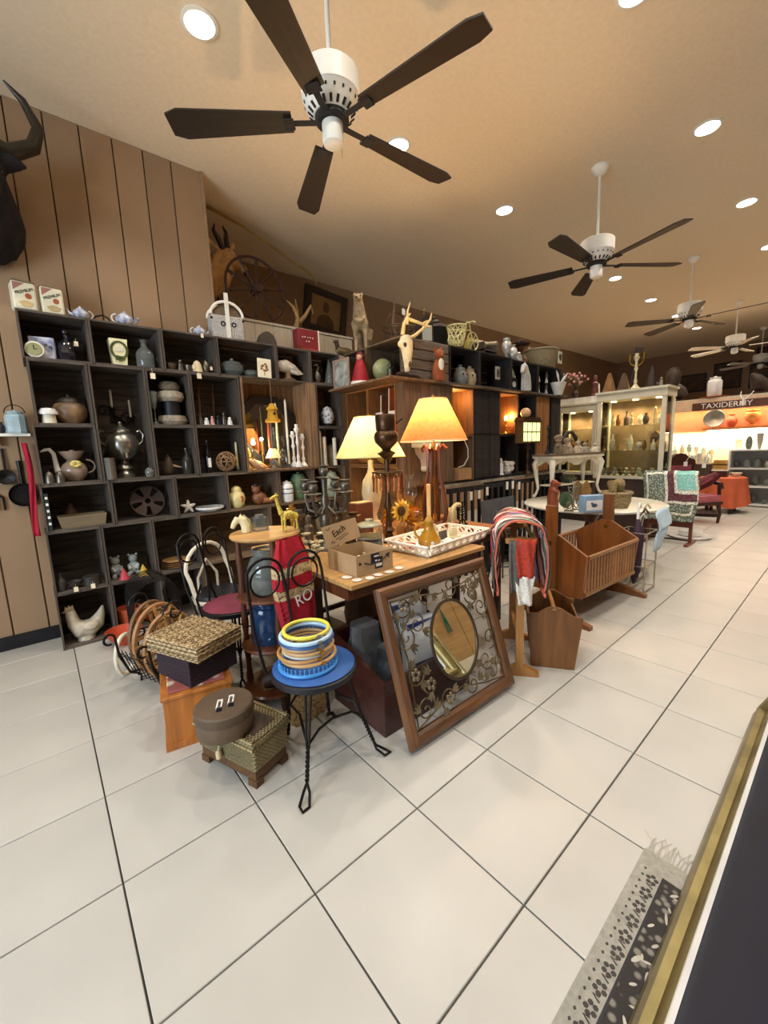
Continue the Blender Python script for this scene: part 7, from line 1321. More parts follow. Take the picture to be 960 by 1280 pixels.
iw.tube([(0, 0, .006), (0, 0, .27)], .007, 6).tube([(-.12, 0, .006), (.12, 0, .006)], .006, 6).tube([(-.06, -.05, .006), (-.06, .05, .006)], .006, 6).tube([(.06, -.05, .006), (.06, .05, .006)], .006, 6); ob('scrolls', iw, M('#8a8270', .4, .6, var=.3), t)
one('green_leaf_plate', 'dark green leafy plate leaning behind the scrolled stand', 'plate', MB().lathe([(0, 0), (.06, .004), (.085, .012), (.08, .014), (0, .005)], 10, T=Matrix.Translation((0, 0, .085)) @ Matrix.Rotation(PI/2-.15, 4, 'X')), M('#3a5038', .4, var=.4, sc=16), q+Vector((.06, .11, .004)), -.4)
q = om(739, 640); t = T('blue_print_box', 'pale blue and white box printed with a small bird', 'box', q, -.55); u = U(q)*.82; bend(ob('body', MB().box((0, 0, 13*u), (34*u, .08, 26*u)), M('#8fb0cc', .5, var=.1, sc=10), t), .004); ob('white_panel', MB().box((0, -.041, 11*u), (26*u, .002, 15*u)), PORC, t); ob('bird_print', MB().ball((0, -.0425, 11*u), (5*u, .001, 3*u), 8).ball((-4*u, -.0425, 14*u), (2*u, .001, 2*u), 8), M('#4a5a6a', .6), t)
q = om(770, 634); t = T('woven_basket', 'round pale wicker basket with folded burlap standing on the marble table', 'basket', q); u = U(q); R = 16*u; h_ = 21*u
ob('body', MB().lathe([(0, 0), (R*.8, 0), (R, h_*.4), (R*1.02, h_*.85), (R*.95, h_*.85), (0, h_*.1)], 24), WICKER, t); ob('braided_rim', MB().ring((0, 0, h_*.87), R*1.02, .016, 28, 8), WICKER, t); ob('burlap_fold', MB().tube([(-R*.7, 0, h_*.9), (-R*.3, .03, h_*1.35), (0, -.02, h_*1.2), (R*.4, 0, h_*1.4), (R*.75, .02, h_*.95)], [.03, .055, .06, .055, .03], 10), M('#7a6640', .95, var=.3, sc=40, bump=.6), t)
for px, lab in ((733, 'left brown leaf shaped plate standing behind the blue box'), (744, 'right brown leaf shaped plate behind the blue box')): q = om(px, 628); q.y += .1; one('leaf_plate', lab, 'plate', MB().prism([(0, 0), (.05, .05), (.06, .13), (.03, .2), (0, .24), (-.03, .2), (-.06, .13), (-.05, .05)], -.008, .008), M('#7a5c34', .5, var=.3), q, -.6)
# cane stand with umbrella and blue cloth
q = Vector((4.05, -.61, 0)); t = T('cane_stand', 'pale wire umbrella stand at the far end of the cradle', 'stand', q); ws = MB()
for z in (.02, .25, .55): ws.tube([(-.14, -.12, z), (.14, -.12, z), (.14, .12, z), (-.14, .12, z)], .006, 6, closed=True)
for x, y in ((-.14, -.12), (.14, -.12), (.14, .12), (-.14, .12)): ws.tube([(x, y, 0), (x, y, .55)], .007, 6)
for k in range(5): ws.tube([(-.14, -.12+.06*k, .02), (.14, -.12+.06*k, .02)], .005, 5)
ob('wire_frame', ws, M('#b8ae98', .4, .5, var=.2), t)
t = T('furled_umbrella', 'dark purple furled umbrella leaning out of the wire stand', 'umbrella', q+Vector((-.02, 0, .03))); ob('canopy', MB().tube([(.0, 0, .02), (-.01, -.01, .15), (-.02, -.02, .5), (.02, -.0, .62)], [.008, .045, .05, .015], 10), M('#3a2434', .7, var=.3), t); ob('handle', MB().tube([(.02, 0, .6), (.05, .01, .72), (.08, .01, .76), (.1, .01, .72)], .012, 8), PORC, t)
for k, c_ in enumerate(('#d8d0c0', '#4a2a24', '#c0b090')): one('walking_cane', ['white topped cane standing in the wire stand', 'dark red cane standing in the wire stand', 'tan cane standing in the wire stand'][k], 'cane', MB().tube([(0, 0, .03), (.012*k, -.07, .66+.04*k), (.012*k+.01, -.09, .7+.04*k), (.012*k+.03, -.11, .66+.04*k)], .01, 7), M(c_, .5), q+Vector((.03+.035*k, .06, 0)))
t = one('blue_cloth', 'pale blue cloth draped on the side of the wire stand', 'cloth', MB().grid(lambda u, v: (.16*math.sin(u*PI-.3)+.02*math.sin(v*6), -.15+.02*math.sin(u*9+v*3)-.05*math.sin(v*PI)*(1 if v < .5 else .6), .62-.32*v+.06*math.sin(u*PI)), 14, 12), M('#b4c8d2', .9, var=.12, sc=12), q+Vector((.0, -.0, .08))); m_ = t.modifiers.new('solid', 'SOLIDIFY'); m_.thickness = .006
t = one('white_bundle', 'heap of white paper bundles on the floor by the wire stand', 'bundle', MB().tube([(-.2, 0, .04), (.2, .03, .04)], .035, 8).tube([(-.18, .09, .035), (.22, .1, .035)], .03, 8).box((.05, .05, .09), (.26, .16, .05), rz=.2), M('#c9c2b0', .8, var=.2), Vector((4.47, -.55, 0)))
# baskets and iron under the tables
for k, (x, y) in enumerate(((3.35, .35), (3.75, .5))): t = T('iron_plant_stand', ['left looped iron plant stand behind the cradle', 'right looped iron plant stand behind the cradle'][k], 'stand', (x, y, 0)); iw = MB().ring((0, 0, .55), .14, .008, 24, 6).ring((0, 0, .2), .12, .006, 24, 6); [iw.tube([(.15*math.cos(a), .15*math.sin(a), 0), (.1*math.cos(a), .1*math.sin(a), .3), (.14*math.cos(a), .14*math.sin(a), .55)], .007, 6) for a in (.5, 2.6, 4.7)]; ob('iron_hoops', iw, IRON, t); ob('basin', lathe('bowl', .13, .1, 18), M('#7a6a54', .5, var=.3, sc=16), t, loc=(0, 0, .48))
# ================================================================== DISPLAY CABINETS
VW = M('#c8bfa6', .5, var=.06)
def cabinet(x, y0, y1, z0, z1, dep, label, n):
    t = T('display_cabinet', label, 'cabinet', (x, y1, 0)); w = y0-y1; p = .05
    ob('plinth', MB().bx((0.01, 0.01, 0), (dep-.01, w-.01, z0-.04)), M('#3a2a22', .6), t); ob('deck', MB().bx((-.02, -.02, z0-.04), (dep+.02, w+.02, z0)), VW, t)
    ob('top_box', MB().bx((-.01, -.01, z1-.1), (dep+.01, w+.01, z1)), VW, t); ob('cornice', MB().bx((-.03, -.03, z1), (dep+.03, w+.03, z1+.03)), VW, t)
    for a, b in ((0, 0), (0, w-p), (dep-p, 0), (dep-p, w-p)): ob('post', MB().bx((a, b, z0), (a+p, b+p, z1-.1)), VW, t)
    ob('pane', MB().bx((.02, p, z0), (.025, w-p, z1-.1)), PANE, t, label='front glass pane'); ob('pane', MB().bx((p, .02, z0), (dep-p, .025, z1-.1)), PANE, t); ob('pane', MB().bx((p, w-.025, z0), (dep-p, w-.02, z1-.1)), PANE, t)
    ob('back_panel', MB().bx((dep-.03, p, z0), (dep-.02, w-p, z1-.1)), M('#6a553a', .6, var=.2), t)
    for z in (z0+.36, z0+.72): ob('glass_shelf', MB().bx((.03, .03, z), (dep-.035, w-.03, z+.008)), PANE, t)
    for k in range(n): y = w*(k+.5)/n; ob('puck_light', MB().lathe([(0, -.012), (.035, -.012), (.035, 0), (0, 0)], 14), EM('#ffd890', 18), t, loc=(dep*.5, y, z1-.101)); light('cabinet_puck', 'SPOT', (x+dep*.5, y1+y, z1-.12), 26, (1, .74, .4), spot_size=2.6, spot_blend=.8, shadow_soft_size=.03)
    return t
cabinet(6.5, .78, -.1, .85, 2.05, .42, 'tall white framed glass display cabinet lit from inside', 3)
cabinet(7.1, 1.68, 1.05, .85, 1.98, .4, 'second white display cabinet half hidden behind the white side table', 2)
rnd = random.Random(5); KD = ['figure', 'vase', 'urn', 'goblet', 'stick', 'pot', 'bottle']; CC = ['#c9b48a', '#8a5a30', '#e0d2b0', '#5a4a3a', '#b08a4a', '#a8a294']
ORD = ['first', 'second', 'third', 'fourth', 'fifth', 'sixth', 'seventh', 'eighth', 'ninth', 'tenth']
NM = {'figure': 'figurine', 'vase': 'vase', 'urn': 'urn', 'goblet': 'goblet', 'stick': 'candlestick', 'pot': 'lidded pot', 'bottle': 'bottle'}
CN = ['tan', 'brown', 'cream', 'dark', 'golden', 'grey']
for sh, z in ((0, 1.2185), (1, 1.5785)):
    for k in range(9):
        kd = KD[rnd.randrange(7)]; ci = (k*2+sh*3+rnd.randrange(2)) % 6; hgt_ = rnd.uniform(.12, .27); R = rnd.uniform(.03, .045)
        one(NM[kd].replace(' ', '_'), '%s %s, %s from the left on the %s glass shelf of the tall cabinet' % (CN[ci], NM[kd], ORD[k], 'upper' if sh else 'lower'), NM[kd].split()[-1], lathe(kd, R, hgt_, 12), M(CC[ci], .35, var=.25, sc=20), (6.60+.07*(k % 2), .70-k*.09, z))
t = T('small_house', 'small dark brown house ornament at the back of the lower glass shelf of the cabinet', 'ornament', (6.77, .06, 1.2185)); ob('walls', MB().bx((-.06, -.06, 0), (.06, .06, .18)), M('#5a3a24', .6), t); ob('roof', MB().prism([(-.08, .18), (.08, .18), (0, .27)], -.07, .07, Matrix.Rotation(PI/2, 4, 'Z')), M('#8a6a4a', .6), t)
# heap of seated dolls and shells on the cabinet deck
hp_ = 0
for r_ in range(3):
    for k in range(9-r_):
        y = .69-k*.083-r_*.04; x = 6.575+.05*(r_ == 1); R = .04; mb = MB().ball((0, 0, R), (R, R*.8, R), 8).ball((0, -.0, R*2.3), R*.62, 8).ball((R*.55, -R*.5, R*1.2), R*.35, 6).ball((-R*.55, -R*.5, R*1.2), R*.35, 6)
        if r_ == 1: x = 6.67
        if r_ == 2: continue
        one('soft_doll', 'small soft doll, %s from the left in the %s row on the tall cabinet floor' % (ORD[k], ['front', 'back'][r_]), 'doll', mb, M(['#b8a888', '#9a8064', '#d0c4a8', '#7a6248'][(k+r_) % 4], .9, var=.3, sc=20), (x, y, .8505), rnd.uniform(-.5, .5), group='heap of dolls in the tall cabinet')
for k in range(6): one('cabinet_curio', 'small %s ornament, %s from the left on the lower shelf of the half hidden cabinet' % (CN[k], ORD[k]), 'ornament', lathe(KD[k % 7], .035, .16+.02*(k % 3), 12), M(CC[k], .4, var=.2), (7.26, 1.59-k*.09, 1.2185))
# on top of the cabinets
wb_ = T('beadboard_box', 'white beadboard box on top of the half hidden cabinet', 'box', (7.12, 1.02, 2.0115)); ob('core', MB().bx((.01, .01, 0), (.34, .64, .1)), WHITE, wb_)
for k in range(10): ob('board', MB().bx((0, .0+k*.065, 0), (.01, .062+k*.065, .1)), WHITE, wb_)
q = Vector((6.0, 1.02, 0)); CT = 2.0815
t = T('pink_flower_vase', 'spray of pink flowers in a dark vase beyond the seagrass basket', 'vase', (7.2, 1.45, 2.1125)); ob('vase', lathe('vase', .06, .16, 14), M('#3a2a2a', .4), t); fw = MB(); stf = MB()
for k in range(26): a = rnd.uniform(0, 6.28); r = rnd.uniform(.03, .2); z = rnd.uniform(.22, .42); fw.ball((r*math.cos(a), r*math.sin(a), z), .022, 6); stf.tube([(0, 0, .14), (r*.4*math.cos(a), r*.4*math.sin(a), z*.7), (r*math.cos(a), r*math.sin(a), z)], .004, 4)
ob('stems', stf, M('#4a4a30', .8), t); ob('blossoms', fw, M('#b88480', .8, var=.25, sc=14), t, stuff=True)
t = T('statuette', 'dark draped statuette standing on the white beadboard box', 'statuette', (7.2, 1.12, 2.1125), -1); ob('robe', lathe('figure', .07, .34, 16), M('#6a3a34', .6, var=.3), t); ob('cape', MB().tube([(.04, .02, .02), (.05, .03, .2)], [.04, .025], 8), CREAM, t)
for k, (y, h_, lab) in enumerate(((.71, .38, 'tan folded canvas tent shape at the left of the tall cabinet top'), (.51, .34, 'darker leather saddle bag standing on the tall cabinet'))): t = T('saddle_bag', lab, 'bag', (6.7, y, CT), rot=(0, 0, .2)); t.scale = (.78,)*3; ob('body', MB().raw([(-.12, -.1, 0), (.12, -.1, 0), (.12, .1, 0), (-.12, .1, 0), (-.02, -.02, h_), (.02, .03, h_*.96)], [(3, 2, 1, 0), (0, 1, 4), (1, 2, 5, 4), (2, 3, 5), (3, 0, 4, 5)]), M('#7a5630' if k == 0 else '#4a3220', .8, var=.3), t, ang=.2); ob('flap', MB().raw([(-.13, -.105, .02), (0, -.13, .0), (-.02, -.03, h_)], [(0, 1, 2), (2, 1, 0)]), M('#94703e', .8), t)
t = T('leaning_rifle', 'dark long carved oar leaning on the tall cabinet top', 'oar', (6.87, .5, CT+.005), rot=(.2, 0, 0)); ob('shaft', MB().tube([(0, 0, 0), (0, 0, .4)], .018, 8), M('#2e1f16', .5), t); ob('blade', MB().box((0, 0, .5), (.03, .1, .24)), M('#2e1f16', .5), t)
t = T('candle_tree', 'white and brass candle tree standing on the tall cabinet', 'candle holder', (6.66, .34, CT)); ob('stem', lathe('stick', .06, .5, 14), M('#c8bc98', .4, var=.2), t); ob('arms', MB().tube(arc((0, 0, .42), .09, PI, 2*PI, 10, 'yz'), .01, 7).tube([(0, -.09, .42), (0, -.09, .5)], .014, 8).tube([(0, .09, .42), (0, .09, .5)], .014, 8), BRASS, t)
for k, (y, h_, R, kd, c_, lab) in enumerate(((.15, .3, .075, 'cone', '#2a1c14', 'dark pointed basket on the tall cabinet'), (.04, .14, .03, 'figure', '#8a8474', 'grey owl figure on the tall cabinet'), (-.09, .26, .09, 'pot', '#3a2818', 'big dark brown lidded jug on the tall cabinet'))): one({'cone': 'pointed_basket', 'figure': 'owl_figure', 'pot': 'brown_jug'}[kd], lab, {'cone': 'basket', 'figure': 'figurine', 'pot': 'jug'}[kd], lathe(kd, R, h_, 16), M(c_, .6, var=.3, sc=14), (6.7+.04*k, y, CT))
# ================================================================== BEYOND: AFGHAN, ARMCHAIR, CLOTHED TABLE
t = T('blanket_chest', 'reddish wooden fold down stand under the granny square afghan', 'stand', (6.2, -.55, 0)); RM_ = M('#6a2e1a', .45, var=.25, sc=3, kind='woody', coat=.2)
for y in (0, .47): ob('side_post', MB().bx((.04, y, .03), (.08, y+.035, .9)), RM_, t); ob('foot', MB().bx((-.13, y-.005, 0), (.25, y+.04, .03)), RM_, t)
ob('panel', MB().bx((.045, .035, .22), (.07, .47, .86)), RM_, t); ob('top_rail', MB().tube([(.06, -.02, .9), (.06, .525, .9)], .022, 10), RM_, t); ob('stretcher', MB().tube([(.06, .01, .05), (.06, .5, .05)], .012, 8), IRON, t)
AF = [M(c, .95, var=.3, sc=50, bump=1, kind='spots', col2=d) for c, d in (('#d8d4c4', '#8a8c7c'), ('#5a6458', '#c8ccbc'), ('#5c3038', '#8a6a6c'), ('#7ab8ac', '#d0e0d8'))]
ag = T('granny_afghan', 'grey green and white granny square afghan with a teal centre draped on the stand', 'blanket', (6.2, -.55, .0))
def agpt(u, v): s = 1.05*v-.3; return ((.0-.012*math.sin(u*8)-.09*max(0, s)*.9 if s > 0 else .1+.0*s) if abs(s) > .06 else .06-.06*s/.06*.9, -.04+.6*u+.02*math.sin(v*7), .957-abs(s)*.86+.004*math.sin(u*20))
def patch(u0, u1, v0, v1, m_, off):
    o = ob('crochet_square', MB().grid(lambda a, b: tuple(Vector(agpt(u0+(u1-u0)*a, v0+(v1-v0)*b))+Vector((-off, 0, off*.3))), 14, 48), m_, ag); k = o.modifiers.new('solid', 'SOLIDIFY'); k.thickness = .01; return o
patch(0, 1, .0, 1, AF[1], 0.003); patch(.06, .94, .32, .92, AF[0], .012); patch(.1, .9, .34, .88, AF[1], .016); patch(.0, .6, .3, .76, AF[0], .022); patch(.02, .54, .3, .72, AF[2], .026); patch(.02, .42, .3, .62, AF[0], .031); patch(.04, .36, .3, .56, AF[3], .036)
ch = T('carved_armchair', 'dark carved armchair with a pink seat beyond the afghan', 'armchair', (8.05, -.12, 0), -.5); DW = M('#3a1c14', .45, var=.3, coat=.2); PK = M('#b0606c', .8, var=.15)
ob('seat', MB().box((0, 0, .4), (.56, .52, .1)), PK, ch); ob('seat_rail', MB().box((0, 0, .325), (.6, .56, .05)), DW, ch); ob('back_pad', MB().box((0, .26, .72), (.46, .05, .4), Matrix.Rotation(0, 4, 'X')), M('#8a4450', .8, var=.2), ch)
ob('crest', MB().prism([(-.32, .9), (.32, .9), (.3, 1.0), (.18, 1.04), (.1, 1.1), (0, 1.12), (-.1, 1.1), (-.18, 1.04), (-.3, 1.0)], .24, .3), DW, ch)
for s in (-1, 1):
    ob('back_post', MB().tube([(s*.28, .27, .0), (s*.28, .26, .4), (s*.29, .27, .95)], [.025, .03, .026], 8), DW, ch); ob('arm', MB().tube([(s*.29, .25, .64), (s*.31, 0, .66), (s*.3, -.22, .62), (s*.29, -.26, .55)], [.025, .03, .034, .02], 8), DW, ch); ob('arm_post', MB().tube([(s*.29, -.22, .35), (s*.3, -.2, .6)], .024, 8), DW, ch); ob('front_leg', MB().tube([(s*.26, -.23, .32), (s*.28, -.26, .16), (s*.26, -.25, .0)], [.032, .026, .02], 8), DW, ch)
c2 = T('tufted_bolster', 'dark red tufted bolster cushion leaning on the armchair', 'cushion', (8.05, -.2, .4515), -.9); ob('roll', MB().tube([(-.2, 0, .08), (-.05, 0, .13), (.12, 0, .22), (.26, 0, .32)], [.07, .09, .09, .06], 12), M('#5a1a24', .8, var=.3), c2); ob('tuft_row', MB().tube([(-.1, -.08, .12), (.04, -.085, .19), (.16, -.08, .27)], .02, 7), M('#7a2c34', .8), c2)
for px, py, lab in ((857, 580, 'left white tag hanging on the armchair crest'), (880, 582, 'right white tag hanging on the armchair crest')): q = P(px, py, x=7.72); one('white_tag', lab, 'tag', MB().box((0, 0, 0), (.01, .05, .07)).tube([(0, 0, .03), (.2, 0, .12)], .003, 4), PORC, q)
ts = T('clothed_table', 'small square table under a coral orange cloth', 'table', (9.55, -.25, 0)); ob('frame', MB().box((0, 0, .605), (.44, .44, .035)), MAHOG, ts)
for x in (-.17, .17):
    for y in (-.17, .17): ob('leg', MB().box((x, y, .293), (.05, .05, .586)), MAHOG, ts)
one('coral_cloth', 'coral orange cloth hanging in folds over the small square table', 'tablecloth', MB().lathe([(0, .642), (.3, .642), (.34, .63)], 32, sx=1.0, sy=1.0).grid(lambda u, v: ((.34+.05*v+.035*v*math.sin(u*2*PI*9))*math.cos(u*2*PI), (.34+.05*v+.035*v*math.sin(u*2*PI*9))*math.sin(u*2*PI), .63-.5*v+.03*v*math.sin(u*2*PI*3)), 90, 6), M('#c8623e', .85, var=.12, sc=6), (9.55, -.25, 0))
t = T('dark_casket', 'small dark wooden casket on the coral cloth', 'casket', (9.5, -.2, .643)); ob('body', MB().box((0, 0, .045), (.16, .24, .09)), MAHOG, t); ob('lid', MB().box((0, 0, .1), (.17, .25, .02)), DW, t)
one('white_shells', 'pale crumpled shell dish right of the dark casket', 'dish', lathe('bowl', .09, .07, 12), CREAM, (9.6, -.42, .643))
one('white_floor_plates', 'stack of white round trays on the floor behind the afghan stand', 'tray', MB().lathe([(0, 0), (.22, 0), (.25, .03), (.22, .03), (0, .02)], 28).lathe([(0, .032), (.12, .032), (.14, .1), (0, .1)], 24), PORC, (6.75, -.42, 0))
one('dark_mat', 'dark folded rug on the floor beside the coral clothed table', 'rug', MB().box((0, 0, .025), (.5, .4, .05)), M('#2c1c1a', .9), (8.95, -.1, 0), .3)
# ================================================================== END SHOP FRONT
EX = 11.0; SAL = M('#c87a5a', .7, var=.15, sc=5); es = T('shop_partition', 'lit shop partition with a coral back wall at the end of the aisle', 'partition', (EX, -2.4, 0)); EW = 4.6
ob('back_wall', MB().bx((.4, 0, 0), (.44, EW, 2.16)), SAL, es); ob('lower_panel', MB().bx((.385, 0, .0), (.399, EW, 1.5)), M('#e8d8b0', .6, var=.08), es); ob('header', MB().bx((-.02, 0, 1.93), (.03, EW, 2.16)), M('#d8b89a', .6, var=.08), es); ob('canopy', MB().bx((-.02, 0, 2.16), (.44, EW, 2.19)), VW, es)
ob('ledge', MB().bx((.1, 0, 1.52), (.384, 2.85, 1.565)), M('#b8783c', .5, var=.2), es); ob('end_wall', MB().bx((-.02, EW-.04, 0), (.399, EW, 1.929)), SAL, es)
ob('light_strip', MB().bx((.05, .1, 2.12), (.08, EW-.1, 2.155)), EM('#ffe2b0', 9), es); ob('light_strip', MB().bx((.3, .1, 1.49), (.33, 2.8, 1.515)), EM('#fff0d0', 9), es)
light('shop_strip', 'AREA', (EX+.12, .2, 2.1), 42, (1, .8, .52), (0, .5, 0), shape='RECTANGLE', size=.1, size_y=3.2); light('shelf_strip', 'AREA', (EX+.25, -.2, 1.48), 40, (1, .88, .66), (0, 0, 0), shape='RECTANGLE', size=.1, size_y=3)
q1, q2 = P(880, 509, x=EX-.04), P(950, 501, x=EX-.04); sg = T('shop_sign', 'dark brown sign board lettered TAXIDERMY in white', 'sign', (EX-.022, (q1.y+q2.y)/2-.1, (q1.z+q2.z)/2), rot=(0, 0, -PI/2)); ob('board', MB().bx((-.75, -.02, -.075), (.75, .0, .075)), M('#5a3626', .6, var=.2), sg); text('lettering', 'TAXIDERMY', .15, PORC, sg, (-.18, -.0215, -.005), (PI/2, 0, 0), ext=.002, squash=1.02); text('lettering', 'S', .15, PORC, sg, (.62, -.0215, -.005), (PI/2, 0, 0), ext=.002)
one('white_antler', 'small white antler hung over the sign board', 'antler', MB().tube([(0, 0, 0), (-.01, .05, .09), (0, .04, .18)], [.016, .014, .004], 7).tube([(0, 0, 0), (-.01, -.09, .06), (0, -.15, .17)], [.016, .014, .004], 7).ball((0, 0, -.05), (.02, .03, .07), 8), PORC, (EX-.085, -.22, 2.08))
# on the ledge
for k, (y, kd, R, h_, c_, lab) in enumerate(((.35, 'cup', .02, .01, '#000000', ''), (-.02, 'vase', .1, .26, '#b8543a', 'red clay vase on the lit wooden ledge'), (-.35, 'urn', .14, .34, '#b8743c', 'orange banded urn on the lit wooden ledge'))):
    if lab: one('clay_vase' if k == 1 else 'banded_urn', lab, 'vase' if k == 1 else 'urn', lathe(kd, R, h_, 18), M(c_, .5, var=.2), (EX+.22, y, 1.566))
one('dark_bowl', 'large dark grey bowl propped on edge on the lit ledge', 'bowl', MB().lathe([(0, .0), (.12, .03), (.19, .09), (.18, .095), (.1, .045), (0, .015)], 24, T=Matrix.Translation((0, 0, .19)) @ Matrix.Rotation(-PI/2+.1, 4, 'Y')), M('#4a5054', .25, .3), (EX+.3, .28, 1.5665))
t = T('wooden_mask', 'tan carved oval mask on the coral wall', 'mask', (EX+.355, -.78, 1.75)); ob('face', MB().ball((0, 0, 0), (.04, .12, .17), 14), M('#b07c44', .6, var=.2), t); ob('hollow', MB().ball((-.02, .0, .03), (.03, .07, .1), 12), M('#5a3820', .7), t)
# counter heaped with white goods, and the white open shelf unit
t = T('sales_counter', 'low counter heaped with pale goods at the left of the shop front', 'counter', (EX-.5, .15, 0)); ob('body', MB().bx((0, 0, 0), (.45, 1.3, .82)), M('#4a3a30', .6), t); ob('top', MB().bx((-.02, -.02, .82), (.47, 1.32, .85)), VW, t); ob('riser', MB().bx((.2, 0, .85), (.45, 1.3, 1.0)), VW, t)
for r_ in range(2):
    for k in range(10):
        kd = ['pot', 'bowl', 'vase', 'cup', 'jar', 'urn', 'bottle'][(k*3+r_) % 7]; h_ = rnd.uniform(.1, .24)
        one('pale_ware', 'pale %s, %s from the left in the %s row of the heaped counter' % (kd, ORD[k], ['front', 'back'][r_]), {'pot': 'pot', 'urn': 'urn'}.get(kd, kd), lathe(kd, .05, h_, 10), M(['#e0dcd0', '#c8d0c8', '#d8c8a8', '#a8b8b0'][(k+r_) % 4], .3, var=.15), (EX-.42+.3*r_, 1.38-k*.13, .8505+.15*r_))
t = T('gold_box', 'small golden chest at the right end of the heaped counter', 'box', (EX-.45, .03, .0)); ob('stand', MB().bx((0, -.16, 0), (.3, .09, .72)), VW, t); ob('chest', MB().bx((.02, -.14, .72), (.28, .07, .9)), M('#b88a3a', .4, var=.25), t); ob('strap', MB().bx((.015, -.145, .8), (.285, .075, .82)), DW, t)
us = T('open_shelves', 'white open shelf unit with grey back at the right of the shop front', 'shelves', (EX-.55, -1.75, 0)); SWt = M('#d8d8d0', .4, var=.05); SGr = M('#86847c', .6, var=.08)
ob('back_panel', MB().bx((.42, 0, 0), (.44, 1.6, 1.1)), SGr, us)
for y in (0, 1.57): ob('side_panel', MB().bx((0, y, 0), (.42, y+.03, 1.1)), SWt, us)
for z in (.02, .37, .72, 1.08): ob('shelf', MB().bx((0, .03, z), (.419, 1.57, z+.03)), SWt, us)
for lv, z in enumerate((.0505, .4005, .7505, 1.1105)):
    for k in range(9):
        y = -.26-k*.155; kd = ['jar', 'pot', 'bowl', 'vase', 'urn', 'pot'][(k+lv*2) % 6]; h_ = [.14, .17, .16, .26][lv]*(1+.3*((k*7) % 3-1)*.5); m_ = GREYGLASS if (k+lv) % 3 == 0 else M(['#6a7068', '#a8a294', '#4a4c48', '#7a6a52'][(k+lv) % 4], .25, var=.25)
        one('shelf_ware', '%s, %s from the left on the %s of the white shelf unit' % (kd, ORD[k], ['bottom shelf', 'second shelf', 'third shelf', 'top'][lv]), kd, lathe(kd, .055, h_, 12), m_, (EX-.38, y, z))
# hangings and things high on the partition and the far wall
one('white_jar', 'white jar standing on the orange tray on the shop canopy', 'jar', lathe('jar', .13, .42, 16), PORC, (EX+.14, .3, 2.222)); one('orange_tray', 'orange round tray under the white jar on the shop canopy', 'tray', lathe('disc', .26, .03, 24), M('#a8562c', .5), (EX+.2, .3, 2.1905))
for k, (y, z, w, h_, lab) in enumerate(((1.5, 2.9, .7, .5, 'left dark framed picture on the far wall'), (.7, 3.0, .6, .7, 'second dark framed picture on the far wall'), (-.2, 2.9, .9, .6, 'third dark framed picture on the far wall'), (-1.2, 3.0, .7, .8, 'fourth dark framed picture on the far wall'), (-.1, 3.45, .5, .3, 'dark vent grille high on the far wall'))):
    t = T('dark_picture' if k < 4 else 'vent_grille', lab, 'picture' if k < 4 else 'vent', (14.46, y, z)); ob('frame', MB().bx((0, -w/2, -h_/2), (.035, w/2, h_/2)), M('#2c2018', .6), t); ob('field', MB().bx((-.004, -w/2+.05, -h_/2+.05), (.0, w/2-.05, h_/2-.05)), M('#4a3626', .7, var=.3, sc=5), t)
for k, (x, y, h_, lab) in enumerate(((11.2, 1.3, .5, 'dark mounted bird at the left of the shop canopy'), (11.2, .95, .42, 'dark cloth draped basket on the shop canopy'), (11.2, -.4, .4, 'dark figure on the shop canopy right of the white jar'))): t = T('canopy_piece', lab, ['taxidermy', 'basket', 'figurine'][k], (x, y, 2.1905), .4*k); ob('body', MB().tube([(0, -.1, .1), (0, 0, h_*.5), (0, .08, h_*.8), (0, .16, h_)], [.1, .15, .1, .03], 10), M('#3a2c22', .8, var=.4, sc=12), t); ob('base', lathe('disc', .14, .04, 16), DW, t)
# ================================================================== COUNTER ON THE RIGHT (seen in the mirror), FRAMED PICTURE, RUG
ct = T('service_counter', 'long wood fronted counter with cream base trim along the aisle', 'counter', (1.2, -2.95, 0)); OF = M('#b08a58', .5, var=.2, sc=3, kind='woodx')
ob('carcass', MB().bx((0, .02, 0), (7, .6, .95)), M('#8a6a44', .6), ct); ob('worktop', MB().bx((-.03, -.0, .95), (7.03, .66, .99)), WALNUT, ct); ob('base_trim', MB().bx((0, .601, 0), (7, .618, .1)), CREAM, ct)
for k in range(7): ob('front_panel', MB().bx((k+.004, .601, .104), (k+.996, .615, .945)), OF, ct)
t = T('green_tassel', 'green tassel of beads hanging on the counter front', 'tassel', (3.0, -2.31, .4)); t.scale = (.7,)*3; ts_ = MB()
for k in range(9): ts_.tube([(0, 0, .4), (.012*(k-4)*.5, .004*(k % 3), .2), (.012*(k-4), .006*(k % 3), 0)], .004, 5)
ob('strings', ts_, M('#1c6a50', .6), t); ob('knot', MB().ball((0, 0, .4), .02, 8), M('#1c6a50', .6), t); ob('hook', MB().tube([(0, 0, .41), (0, -.012, .43)], .004, 5), BRASS, t)
# framed picture leaning in the right foreground: local x along the aisle, local z up the leaning face
GO = M('#86794e', .34, .75, var=.3, sc=8, coat=.2); GD = M('#7a6a3c', .4, .6, var=.3, sc=8)
L = 2.9; lean = .42; fp_ = T('gilt_framed_picture', 'large gilt framed dark picture leaning low in the right foreground', 'picture', (.97, -1.668, .036), rot=(lean, 0, 0))
Hf = 1.05
